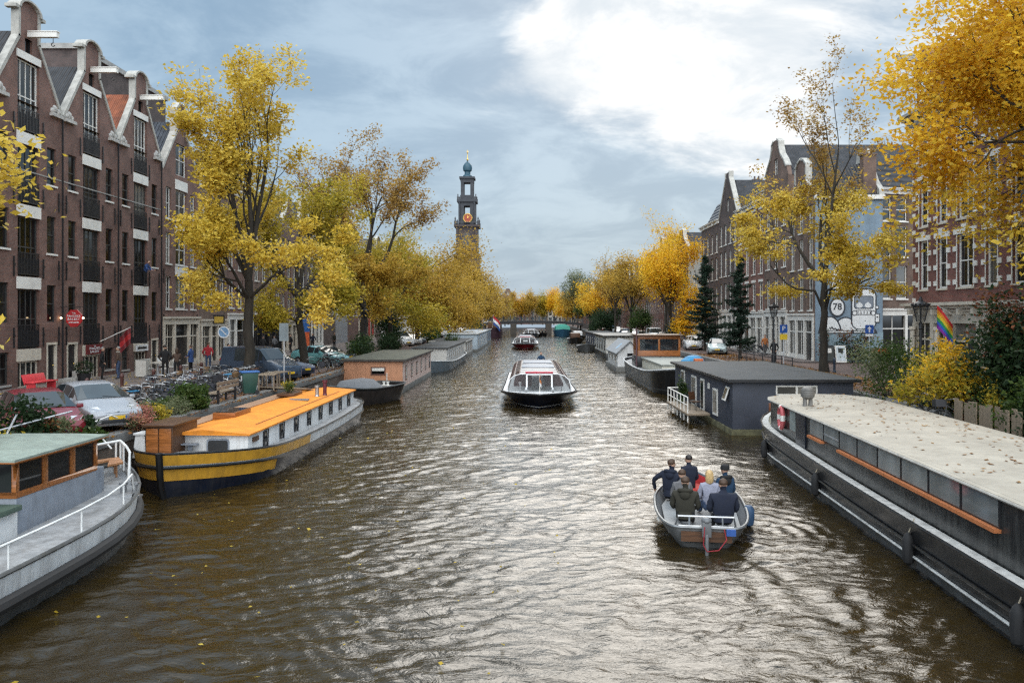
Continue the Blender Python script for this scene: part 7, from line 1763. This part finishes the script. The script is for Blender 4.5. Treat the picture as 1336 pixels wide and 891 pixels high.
    for s in (0,1):
        for j,i in enumerate(cab):
            if kind == 'van' and i > 5 and plate != 'win': continue
            a, b_ = (4,5) if s == 0 else (9,8)
            patch('side_window',[[Rg[i][a],Rg[i+1][a],Rg[i+1][b_],Rg[i][b_]]],CGL,.10,.012)
        i = cw; a, b_ = (4,5) if s == 0 else (9,8)
        q = [Rg[i][a],Rg[i+1][a],Rg[i+1][b_],Rg[i][b_]]
        patch('quarter_window',[[tuple(Vector(q[0]).lerp(Vector(q[1]),.45)),q[1],q[2],tuple(Vector(q[3]).lerp(Vector(q[2]),.55))]],CGL,.14,.012)
    rad = .34 if kind == 'van' else .31; yw = S[0][0]*.60; wx = S[5][4]
    for y in (yw+.05,-yw-.02):
        for s in (-1,1):
            b = MB(); b.cyl((s*(wx-.17),y,rad),(s*(wx+.006),y,rad),rad+.055,20); b.build('wheel_arch', BLACK, t)
            b = MB(); b.tube([(s*(wx-.16),y,rad),(s*(wx-.02),y,rad),(s*(wx+.02),y,rad)],[rad,rad,rad*.93],20); w_ = b.build('wheel', RUBBER, t)
            if detail:
                b = MB(); b.cyl((s*(wx+.012),y,rad),(s*(wx+.028),y,rad),rad*.66,16)
                for k in range(5): a = 2*PI*k/5; b.boxc((s*(wx+.03),y+rad*.38*math.cos(a),rad+rad*.38*math.sin(a)),(.02,.05,rad*.5),rx=a+PI/2)
                b.build('rim', GALV, w_)
    y1, zb1 = S[1][0], S[1][2]
    for s in (-1,1):
        b = MB(); b.rings([[(s*.40,y1+.035,zb1-.06),(s*.40,y1+.0,zb1+.03),(s*.66,y1-.08,zb1+.05),(s*.66,y1-.0,zb1-.07)],[(s*.44,S[2][0]+.1,S[2][2]-.02),(s*.46,S[2][0]+.08,S[2][2]+.05),(s*.80,S[2][0]-.02,S[2][2]+.03),(s*.84,S[2][0]+.02,S[2][2]-.06)]]); b.build('headlight', HEADL, t)
        b = MB(); b.boxc((s*(wx+.06),S[cw][0]-.35,S[cw][2]+.10),(.18,.10,.12)); b.build('wing_mirror', paint, t, bevel=.03)
        b = MB(); b.boxc((s*S[-2][4]*.86,S[-2][0]-.0,S[-2][2]-.08),(.14,.10,.28 if kind!='van' else .5)); b.build('tail_light', TAIL, t, bevel=.02)
    if detail:
        yf = S[0][0]+.012; z0 = S[0][1]
        b = MB(); b.boxc((0,yf-.015,z0+.03),(.95,.05,.12)); b.boxc((0,y1+.02,zb1-.055),(.70,.09,.055)); b.build('grille', BLACK, t, bevel=.01)
        MB().boxc((0,y1+.045,zb1-.015),(.13,.04,.05)).build('badge', CHROME, t, bevel=.01)
        pm_ = MB().boxc((0,yf+.018,z0+.14),(.52,.02,.11)).build('number_plate', PLATEY, t, smooth=False); MB().boxc((-.235,yf+.0285,z0+.14),(.045,.003,.10)).build('band', BLUEP, pm_, smooth=False)
        b = MB(); b.cyl((-.5,S[cw][0]-.02,S[cw][3]+.04),(.05,S[cw][0]-.10,S[cw][3]+.10),.012,4); b.build('wiper', BLACK, t)
    return t
def paint(n, c, met=.0): return M('car_'+n, c, .3, metal=met, var=.04, coat=.5, rvar=.0)
P_SILVER, P_RED, P_BLUE, P_TEAL, P_BLK, P_WHT, P_GRY, P_DBL = paint('silver',(.40,.41,.43),.3), paint('burgundy',(.19,.012,.02)), paint('steel_blue',(.055,.08,.12),.3), paint('teal',(.12,.30,.31)), paint('black',(.012,.012,.014)), paint('white',(.65,.65,.64)), paint('grey',(.16,.165,.17),.3), paint('dark_blue',(.02,.035,.08))
def head(x0,y0,x1,y1): return -math.atan2(x1-x0,y1-y0)
car('silver hatchback with yellow number plate facing the canal',(-14.45,26.45,QL+.004),head(-16,28,-12.9,25.0),P_SILVER,'hatch')
car('burgundy red hatchback half hidden by plants beside the silver car',(-14.6,23.7,QL+.004),head(-16,25.4,-13.1,22.2),P_RED,'hatch')
car('steel blue van with sloping nose parked beside the big yellow tree',(-15.2,45.2,QL+.004),head(-17.2,46.4,-13,44),P_BLUE,'van')
car('dark blue car tucked in right behind the steel blue van',(-15.2,48.6,QL+.004),head(-17.2,49.6,-13,47.6),P_DBL,'sedan')
car('teal hatchback beyond the leaning trunk on the left quay',(-15.6,59.5,QL+.004),head(-17.5,60.5,-13.5,58.5),P_TEAL,'hatch')
car('black car with pale roof reflections next to the teal hatchback',(-15.9,63.2,QL+.004),head(-17.5,64,-13.5,62.2),P_BLK,'sedan')
car('white van parked behind the mossy houseboat roof',(-16.2,98,QL+.004),head(-17.5,99.5,-14,96),P_WHT,'van')
for i,(y,pm_,kd,w_) in enumerate([(103,P_WHT,'hatch','white'),(107,P_GRY,'sedan','grey'),(114,P_SILVER,'hatch','silver'),(120,P_WHT,'van','white'),(128,P_BLK,'sedan','black'),(137,P_SILVER,'sedan','silver'),(146,P_WHT,'hatch','white'),(158,P_WHT,'van','white'),(170,P_GRY,'hatch','grey'),(182,P_WHT,'hatch','white'),(194,P_SILVER,'sedan','silver')]):
    car(f'{w_} {"van" if kd=="van" else "car"}, {ORD[i]} vehicle beyond the white van on the left quay',(-15.8,y,QL+.004),R(-130),pm_,kd,detail=False)
car('pale silver green car parked below the nearer spruce',(17.6,74.5,QR+.004),R(168),paint('pale_green',(.36,.44,.44),.2),'hatch')
car('white car parked between the spruces and the wooden wheelhouse',(17.4,84.5,QR+.004),R(172),P_WHT,'hatch')
for i,(y,pm_,kd,w_) in enumerate([(103,P_GRY,'hatch','grey'),(111,P_WHT,'van','white'),(122,P_BLK,'sedan','black'),(133,P_SILVER,'hatch','silver'),(145,P_DBL,'sedan','dark blue'),(157,P_WHT,'hatch','white'),(171,P_BLK,'van','black'),(186,P_RED,'hatch','burgundy')]):
    car(f'{w_} {"van" if kd=="van" else "car"}, {ORD[i]} vehicle past the egg yolk yellow tree on the right bank',(17.5,y,QR+.004),R(180),pm_,kd,detail=False)

# ------------------------------------------------------------------ scooters
def scooter(label, loc, rz, mat):
    t = thing('motor_scooter', label, 'scooter', loc, rz); 
    for y in (-.55,.6):
        b = MB(); b.tube([(0,y+.17*math.cos(a),.22+.17*math.sin(a)) for a in np.linspace(0,2*PI,17)[:-1]],.05,6,closed=True); w_ = b.build('wheel', RUBBER, t); MB().cyl((-.03,y,.22),(.03,y,.22),.12,10).build('rim', GALV, w_)
    b = MB(); b.rings([[(-.16,-.85,.45),(.16,-.85,.45),(.14,-.85,.68),(-.14,-.85,.68)],[(-.19,-.4,.28),(.19,-.4,.28),(.17,-.4,.70),(-.17,-.4,.70)],[(-.16,-.05,.22),(.16,-.05,.22),(.15,-.05,.30),(-.15,-.05,.30)],[(-.16,.32,.22),(.16,.32,.22),(.15,.32,.30),(-.15,.32,.30)]])
    b.rings([[(-.2,.34,.25),(.2,.34,.25),(.16,.44,.25),(-.16,.44,.25)],[(-.19,.24,.85),(.19,.24,.85),(.12,.38,.85),(-.12,.38,.85)],[(-.1,.2,1.0),(.1,.2,1.0),(.06,.3,1.0),(-.06,.3,1.0)]]); b.rings([[(-.09,.45,.36),(.09,.45,.36),(.09,.8,.36),(-.09,.8,.36)],[(-.07,.45,.46),(.07,.45,.46),(.05,.78,.42),(-.05,.78,.42)]]); b.build('body', mat, t, bevel=.02)
    b = MB(); b.box(-.13,.13,-.82,-.12,.69,.78); b.build('seat', BLACK, t, bevel=.03)
    b = MB(); b.tube([(-.33,.14,1.04),(0,.24,1.02),(.33,.14,1.04)],.018,6); b.ball((0,.30,.95),.07,8,6); b.tube([(-.25,.18,1.05),(-.33,.2,1.22)],.008,4); b.tube([(.25,.18,1.05),(.33,.2,1.22)],.008,4); b.ball((-.33,.2,1.24),(.06,.02,.04),6,5); b.ball((.33,.2,1.24),(.06,.02,.04),6,5); b.build('handlebar', BLACK, t)
    return t
scooter('red motor scooter at the left edge behind the burgundy car',(-16.9,26.2,QL+.004),R(-70),M('scooter_red',(.42,.02,.03),.3))
scooter('dark motorbike scooter at the left edge, beside the red scooter',(-17.8,26.8,QL+.004),R(-80),BLACK)
scooter('black motor scooter parked by the low planting of the blue mural',(26.8,57.6,QR+.004),R(70),BLACK)
scooter('dark grey motor scooter parked at the foot of the side street house',(28.6,58.6,QR+.004),R(100),P_GRY)

# ------------------------------------------------------------------ street furniture
MAROON = M('bollard_maroon',(.07,.025,.02),.5)
def bollard(label, loc, mat, grp):
    t = tag(MB().lathe([(.11,0),(.11,.12),(.075,.16),(.075,.75),(.095,.78),(.095,.84),(.05,.93),(.0,.95)][:7]+[(.01,.95)],12).build('bollard', mat, None, loc), label, 'bollard', grp); return t
for i,y in enumerate((33.8,36.7,39.8,42.9,45.6,49,52.5,56,60)): bollard(f'maroon iron bollard at the pavement edge, {ORD[i]} from the left edge',(-18.75,y,QL+.1),MAROON,'maroon bollards on the left pavement')
bollard('dark bollard with pale foot beside the slender tree',(18.95,49.4,QR),M('bollard_slate',(.03,.045,.07),.5),None)
LG_ = glassmat('lantern_glass',(.9,.9,.9),.25)
def lantern(label, loc, h=3.9):
    t = thing('street_lamp', label, 'street lamp', loc, 0, 'old crowned street lanterns')
    b = MB(); b.lathe([(.16,0),(.16,.35),(.10,.42),(.085,.9),(.06,.95),(.05,h-.9),(.08,h-.86),(.05,h-.8),(.05,h-.62),(.17,h-.60)],10); b.boxc((0,0,h-1.15),(.6,.03,.03)); b.build('post', IRON, t)
    b = MB(); n = 6
    for k in range(n): a = 2*PI*k/n; b.tube([(.16*math.cos(a),.16*math.sin(a),h-.6),(.30*math.cos(a),.30*math.sin(a),h)],.018,4)
    b.tube([(.30*math.cos(2*PI*k/n),.30*math.sin(2*PI*k/n),h) for k in range(n)],.03,5,closed=True); b.lathe([(.33,h),(.34,h+.05),(.20,h+.16),(.10,h+.2),(.06,h+.3),(.02,h+.38)],12)
    for k in range(12): a = 2*PI*k/12; b.ball((.31*math.cos(a),.31*math.sin(a),h+.07),.05,6,4)
    b.build('lantern', IRON, t)
    b = MB(); b.rings([[(.155*math.cos(2*PI*k/n),.155*math.sin(2*PI*k/n),h-.59) for k in range(n)],[(.285*math.cos(2*PI*k/n),.285*math.sin(2*PI*k/n),h-.02) for k in range(n)]],cap=False); b.build('lantern_glass', LG_, t, smooth=False)
    return t
lantern('black crowned street lantern above the yellow sumac',(15.25,31.0,QR),3.9); lantern('black crowned street lantern beside the parking sign, farther up the right bank',(16.3,53,QR),4.1)
lantern('black crowned street lantern on the left quay beyond the teal car',(-14.4,70,QL),4.1); lantern('black crowned street lantern on the left quay beside the white van',(-14.2,98,QL),4.1)
def pole_sign(name, label, loc, h, rz=0):
    t = thing(name, label, 'sign', loc, rz); MB().cyl((0,0,0),(0,0,h),.035,8).build('post', GALV, t); return t
SB, SW = M('sign_blue',(.02,.08,.32),.4), M('sign_white',(.72,.72,.72),.4)
t = pole_sign('parking_sign','blue square parking sign with white P on the right bank',(18.7,58.5,QR),2.9); MB().box(-.28,.28,-.06,-.04,2.3,2.9).build('plate', SB, t, smooth=False); text(t,'P',.5,SW,(0,-.065,2.6),(R(90),0,0)); MB().box(-.28,.28,-.058,-.04,1.8,2.2).build('lower_plate', M('sign_yellow',(.65,.45,.03),.5), t, smooth=False)
t = pole_sign('one_way_sign','blue one way arrow sign before the mural van',(24.35,57,QR),2.9); MB().box(-.30,.30,-.06,-.04,2.3,2.9).build('plate', SB, t, smooth=False)
b = MB(); b.prism([(-.05,2.38),(.05,2.38),(.05,2.62),(.15,2.62),(0,2.82),(-.15,2.62),(-.05,2.62)],-.066,-.061); b.build('arrow', SW, t, smooth=False); MB().box(-.28,.28,-.058,-.04,2.08,2.25).build('lower_plate', SW, t, smooth=False)
t = pole_sign('traffic_sign','round blue and white traffic sign beside the person in red',(-18.6,48.6,QL+.1),3.0)
b = MB(); b.cyl((0,-.06,2.6),(0,-.04,2.6),.36,20); b.build('plate', SW, t); b = MB(); b.cyl((0,-.066,2.6),(0,-.061,2.6),.30,20); b.build('disc', M('sign_pale_blue',(.16,.30,.48),.4), t); MB().boxc((0,-.07,2.6),(.5,.006,.06),ry=R(45)).build('slash', SW, t, smooth=False)
t = pole_sign('street_sign','blank grey rectangular sign plate on a post before the blue van',(-13.0,42.3,QL),3.3); MB().box(-.24,.24,-.05,-.03,2.35,3.3).build('plate', M('sign_back_grey',(.18,.22,.24),.5), t, smooth=False)
t = thing('feather_banner','tall narrow blue and orange banner on a pole beside the leaning tree','banner',(-17.0,59.5,QL)); MB().cyl((0,0,0),(0,0,3.6),.02,6).build('pole', GALV, t); b = MB(); b.box(.02,.62,-.015,.015,2.5,3.5); b.cur = 1; b.box(.02,.6,-.014,.014,.9,2.497); b.build('cloth', [M('banner_blue',(.03,.12,.36),.8),M('banner_orange',(.55,.10,.03),.8)], t, smooth=False)
for i,(x,y) in enumerate(((22.35,59.2),(23.25,59.3))):
    t = thing('sandwich_board',['dark sandwich board with white top leaning by the mural','white framed sandwich board with dark blob picture by the mural'][i],'signboard',(x-.1,y,QR+.1)); b = MB(); b.boxc((0,-.18,.62),(.8,.04,1.25),rx=R(-12)); b.boxc((0,.18,.62),(.8,.04,1.25),rx=R(12)); b.build('frame', WHITE if i else BLACK, t, smooth=False)
    MB().boxc((0,-.205,.64),(.66,.012,1.05),rx=R(-12)).build('panel', M('board_light',(.55,.6,.62),.6) if i else M('board_chalk',(.05,.055,.05),.7), t, smooth=False); MB().boxc((0,-.165,.88),(.36,.02,.34),rx=R(-12)).build('picture', BLACK if i else WHITE, t, smooth=False)
t = thing('flower_bicycle','planter with orange flowers near the one way sign','planter',(25.7,58.2,QR)); MB().rings([[(-.3,-.2,0),(.3,-.2,0),(.3,.2,0),(-.3,.2,0)],[(-.4,-.25,.8),(.4,-.25,.8),(.4,.25,.8),(-.4,.25,.8)]]).build('tub', BLACK, t, smooth=False)
rg = np.random.default_rng(5); link('flowers', leaf_mesh('flowers', rg.normal(size=(500,3))*np.array([.26,.2,.12])+np.array([0,0,.98]), .11, leafmat('petal_orange',[(.55,.08,.02),(.65,.16,.03),(.6,.28,.05)]), rg), t)
# railing of the right quay
t = thing('quay_railing','thin black iron railing along the quay behind the dark houseboat','railing',(15.55,53,QR)); b = MB()
for k in range(7): b.cyl((0,-6+k*2,0),(0,-6+k*2,1.1),.03,6)
b.tube([(0,-6,1.08),(0,6,1.08)],.022,6); b.tube([(0,-6,.6),(0,6,.6)],.016,6); b.build('rails', IRON, t)
# wheelie bin, bench, bike hoops
t = thing('wheelie_bin','green wheelie bin with blue lid among the bicycles','bin',(-12.95,36.9,QL+.06),R(-60)); b = MB(); b.rings([[(-.24,-.26,.06),(.24,-.26,.06),(.24,.26,.06),(-.24,.26,.06)],[(-.31,-.36,1.0),(.31,-.36,1.0),(.31,.36,1.0),(-.31,.36,1.0)]]); b.build('bin_body', M('bin_green',(.015,.06,.045),.45), t, bevel=.02)
b = MB(); b.boxc((0,.0,1.04),(.68,.82,.07)); b.build('lid', M('bin_lid_blue',(.03,.12,.34),.45), t, bevel=.025); MB().box(-.14,.14,-.352,-.345,.62,.86).build('sticker', SW, t, smooth=False)
for s in (-.24,.24): MB().cyl((s-.03,.3,.1),(s+.03,.3,.1),.1,12).build('wheel', RUBBER, t)
t = thing('quay_bench','weathered wooden bench facing the canal in front of the bicycles','bench',(-12.98,33.6,QL+.06),R(-90))
b = MB(); [b.box(-1.2,1.2,-.25+k*.17,-.11+k*.17,.42,.46) for k in range(3)]; b.build('seat', PLANK, t, bevel=.006); b = MB(); [b.box(-1.2,1.2,.28,.31,.58+k*.18,.72+k*.18) for k in range(2)]; b.build('backrest', PLANK, t, bevel=.006)
for x in (-.95,.95): b = MB(); b.box(x-.04,x+.04,-.2,-.12,0,.419); b.box(x-.04,x+.04,.2,.28,0,.9); b.box(x-.035,x+.035,-.12,.2,.3,.38); b.build('leg', IRON, t, smooth=False)
for i,(x,y) in enumerate(((-13.35,31.6),(-13.3,38.6),(-13.4,41.2))):
    b = MB(); b.tube([(0,-.4,0),(0,-.4,.7),(0,-.36,.78),(0,-.28,.8),(0,.28,.8),(0,.36,.78),(0,.4,.7),(0,.4,0)],.025,7); tag(b.build('bike_hoop', GALV, None, (x,y,QL), R(35)), f'grey tubular bicycle hoop, {["nearest the silver car","just past the wheelie bin","farthest from the silver car"][i]}', 'bike stand', 'bicycle hoops on the left quay')
for i,(x,y,a) in enumerate(((-12.9,39.4,10),(-12.9,41.0,-8))):
    t = thing('quay_table',['grey slatted quay table next to the wheelie bin','grey slatted quay table nearer the blue van'][i],'table',(x,y,QL+.06),R(a)); b = MB(); [b.box(-.42+k*.17,-.28+k*.17,-.7,.7,.72,.75) for k in range(5)]; b.build('tabletop', PLANK, t, smooth=False)
    for sx in (-.35,.35):
        for sy in (-.6,.6): MB().box(sx-.03,sx+.03,sy-.03,sy+.03,0,.719).build('leg', PLANK, t, smooth=False)
# red bench and cafe
t = thing('red_bench','bright red painted slanting bench in front of the first warehouse','bench',(-23.6,38.4,QL+.1),R(90)); b = MB(); b.boxc((0,.25,.55),(1.7,.05,.5),rx=R(-18)); b.build('backrest', M('bench_red',(.62,.04,.05),.5), t, bevel=.01); b = MB(); b.box(-.95,.95,-.35,.15,.40,.45); b.build('seat', _mats['bench_red'], t, bevel=.01)
for x in (-.8,.8): MB().box(x-.04,x+.04,-.3,.1,0,.399).build('leg', _mats['bench_red'], t, smooth=False)
t = thing('planter_tub','dark clipped bush in a tub between the red bench and the restaurant','planter',(-24.3,43.5,QL+.1)); MB().lathe([(.28,0),(.36,.45)],14).build('tub', BLACK, t); rg = np.random.default_rng(6); link('foliage', leaf_mesh('foliage', unit(rg.normal(size=(900,3)))*np.array([.5,.5,.38])*rg.uniform(.7,1.05,(900,1))+np.array([0,0,.78]), .09, L_DARK, rg), t)
t = thing('cafe_windbreak','pale grey canvas windbreak screen at the cafe','windbreak',(-22.7,46.9,QL+.1),R(90)); MB().box(-.9,.9,-.02,.02,.08,1.05).build('canvas', M('windbreak_canvas',(.50,.48,.44),.8), t, smooth=False); MB().box(-.92,-.88,-.6,.0,.08,1.0).build('side_canvas', _mats['windbreak_canvas'], t, smooth=False)
t = thing('stone_steps','grey stone step with low wall at the restaurant window','steps',(-25.1,44.0,QL+.1)); MB().box(-.4,.6,-.9,.4,0,.18).build('step', STONE, t, smooth=False); MB().box(-.38,-.1,.42,1.9,0,.5).build('low_wall', M('pale_stone_wall',(.42,.39,.36),.8), t, smooth=False)
for i,(x,y) in enumerate(((-22.9,49.2),(-22.7,51.0),(-22.4,48.0))):
    t = thing('cafe_table',f'small cafe table with steel edge, {["middle","farthest","nearest the windbreak"][i]} of the three','table',(x,y,QL+.1),0,'cafe tables'); b = MB(); b.lathe([(.34,.72),(.36,.735),(.34,.75)],16); b.build('tabletop', M('table_cream',(.5,.46,.4),.5), t); b = MB(); b.lathe([(.22,0),(.05,.04),(.03,.08),(.03,.72)],10); b.build('pedestal', STEEL, t)
chp = thing('cafe_chair','p','chair',(0,0,0),0,'white cafe chairs'); WPL = M('white_plastic',(.66,.65,.62),.45)
b = MB(); b.box(-.22,.22,-.22,.22,.42,.46); b.build('seat', WPL, chp, bevel=.01); b = MB(); b.boxc((0,.23,.72),(.44,.03,.42),rx=R(-10)); b.build('backrest', WPL, chp, bevel=.01)
for sx in (-.19,.19):
    for sy in (-.19,.19): MB().cyl((sx,sy,0),(sx*.95,sy*.95,.42),.014,5).build('leg', STEEL, chp)
for i,(x,y,a) in enumerate(((-22.2,49.4,-90),(-23.5,49.0,100),(-22.0,51.2,-80),(-23.3,50.7,70),(-21.8,47.7,-60),(-22.8,47.7,150))):
    o = chp if i == 0 else copy_tree(chp); o.location = (x,y,QL+.1); o.rotation_euler = (0,0,R(a)); o['label'] = f'white cafe chair, {["street side of the middle table","house side of the middle table","street side of the farthest table","house side of the farthest table","street side of the table by the windbreak","between windbreak and nearest table"][i]}'
# ---- signs on the warehouses
RS = M('sign_red',(.36,.018,.02),.5); RSD = M('sign_dark_red',(.14,.012,.015),.5)
t = thing('hanging_sign','lit red octagonal hanging sign with white lettering above the restaurant','sign',(-24.75,43.35,5.05)); b = MB(); b.prism([(.46*math.cos(PI/8+k*PI/4),.50*math.sin(PI/8+k*PI/4)) for k in range(8)],-.04,.04); b.build('board', RS, t, smooth=False)
text(t,'THE',.12,SW,(0,-.046,.28),(R(90),0,0)); text(t,'PANCAKE',.17,SW,(0,-.046,.12),(R(90),0,0),width=.72); text(t,'BAKERY',.17,SW,(0,-.046,-.05),(R(90),0,0),width=.66); MB().box(-.28,.28,-.045,-.041,-.24,-.2).build('stripe', SW, t, smooth=False)
b = MB(); b.cyl((-.75,0,.62),(.5,0,.62),.018,6); b.cyl((-.75,0,.2),(-.2,0,.62),.012,5); b.cyl((-.3,0,.62),(-.3,0,.45),.01,4); b.cyl((.3,0,.62),(.3,0,.45),.01,4); b.build('bracket', IRON, t)
LAMP = bpy.data.materials.new('lit_lamp'); LAMP.use_nodes = True; e_ = LAMP.node_tree.nodes['Principled BSDF']; e_.inputs['Emission Color'].default_value = (1,.72,.4,1); e_.inputs['Emission Strength'].default_value = 9
for x in (-.62,.58): b = MB(); b.ball((x,-.16,.02),.055,8,6); b.build('spot_lamp', LAMP, t)
t = thing('door_sign','dark red restaurant board with white lettering over the warehouse door','sign',(-25.43,46.55,3.24),R(90)); MB().box(-.85,.85,-.05,0,-.28,.28).build('board', RSD, t, smooth=False); text(t,'THE',.11,SW,(0,-.056,.19),(R(90),0,0)); text(t,'PANCAKE',.2,SW,(0,-.056,.05),(R(90),0,0),width=1.1); text(t,'BAKERY',.2,SW,(0,-.056,-.14),(R(90),0,0),width=.95)
t = thing('wall_flag','dark red drooping flag on a slanting pole above the restaurant door','flag',(-25.5,47.9,3.75)); MB().tube([(0,-.6,-.1),(1.5,.1,.75)],.025,6).build('flagpole', WHITE, t); wavy_flag(t,(1.5,.1,.74),R(200),.8,1.0,[RSD,RS,RSD],.12,.5)
t = thing('cafe_board','white cafe name board over the third warehouse door','sign',(-25.43,52.3,3.1),R(90)); MB().box(-.8,.8,-.05,0,-.2,.2).build('board', SW, t, smooth=False); MB().box(-.6,.6,-.056,-.051,-.08,.08).build('band', BLACK, t, smooth=False)
t = thing('projecting_board','long black board sticking out from the third warehouse','sign',(-24.7,50.0,3.65)); MB().box(-.75,.75,-.03,.03,-.18,.18).build('board', BLACK, t, smooth=False); MB().cyl((-.8,0,.22),(.75,0,.22),.015,5).build('bracket', IRON, t)
t = thing('house_sign','black and yellow board over the arched doorway','sign',(-24.9,64.0,4.9)); MB().box(-.45,.45,-.03,.03,-.35,.35).build('board', BLACK, t, smooth=False); MB().box(-.36,.36,-.036,-.031,-.25,.25).build('panel', M('sign_mustard',(.5,.33,.05),.5), t, smooth=False); MB().cyl((-.6,0,.38),(.4,0,.38),.015,5).build('bracket', IRON, t)
t = thing('projecting_sign','orange red projecting pub sign above the pavement','sign',(-24.7,75,5.15)); MB().box(-.7,.7,-.05,.05,-.28,.28).build('board', M('sign_orange',(.62,.12,.03),.5), t, smooth=False); MB().cyl((-.8,0,.32),(.6,0,.32),.015,5).build('bracket', IRON, t)
# rainbow flag
t = thing('rainbow_flag','rainbow flag hanging from a slanting pole before the corner house shopfront','flag',(22.0,40.2,5.0)); MB().tube([(0,0,-.1),(-1.5,-.1,.75)],.022,6).build('flagpole', WHITE, t)
RB = [M('rb_'+n,c_,.8,var=.05) for n,c_ in (('red',(.6,.03,.03)),('orange',(.75,.25,.02)),('yellow',(.75,.55,.03)),('green',(.03,.30,.08)),('blue',(.03,.12,.5)),('violet',(.25,.03,.32)))]
wavy_flag(t,(-1.45,-.1,.72),R(-25),1.2,1.15,RB,.12,.75)
# plank fence, nest box and planks on the garden deck
t = thing('plank_fence','weathered vertical plank fence beside the parked bicycles on the right','fence',(13.55,23.6,1.42)); b = MB()
for k in range(13): b.boxc((.03*math.sin(k*2.1),-1.6+k*.27,.55+.05*math.sin(k*1.7)),(.03,.22,1.1))
b.build('planks', PLANK, t, smooth=False); b = MB(); b.box(.05,.09,-1.75,1.8,.25,.33); b.box(.05,.09,-1.75,1.8,.8,.88); b.build('rail', PLANK, t, smooth=False)
t = thing('nest_box','small red brown nest box on a post under the sumac','nest box',(14.9,29.2,QL)); MB().cyl((0,0,0),(0,0,1.25),.04,6).build('post', PLANK, t); MB().box(-.18,.18,-.15,.15,1.251,1.75).build('box', wood('nest_red',(.25,.07,.03),.6,.6), t, smooth=False); MB().prism([(-.26,1.752),(.26,1.752),(.2,1.86),(-.2,1.86)],-.22,.2).build('roof', PLANK, t, smooth=False)
for i,(x,y,a) in enumerate(((-13.0,20.0,25),(-12.9,20.8,-40))):
    b = MB(); b.cyl((0,-.9,0),(0,.9,.35),.025,6); tag(b.build('boat_hook', GALV, None, (x,y,QL+.75), R(a)), ['grey boat pole lying across the hedge','shorter grey boat pole lying by the hedge'][i], 'pole')
b = MB(); b.tube([(-12.0,22.9,1.35),(-12.7,23.0,2.05),(-12.9,24.6,2.1),(-12.6,26.2,1.45)],.022,6); tag(b.build('mooring_rail', WR), 'thin white handrail between the plants and the yellow bow', 'handrail')
b = MB(); b.box(-.3,.3,-1.7,1.7,-.03,.03); tag(b.build('gangplank', PLANK, None, (-12.2,39.2,1.62), (0,R(12),R(70)), smooth=False), 'wooden gangplank from the quay to the orange roofed barge', 'gangplank')
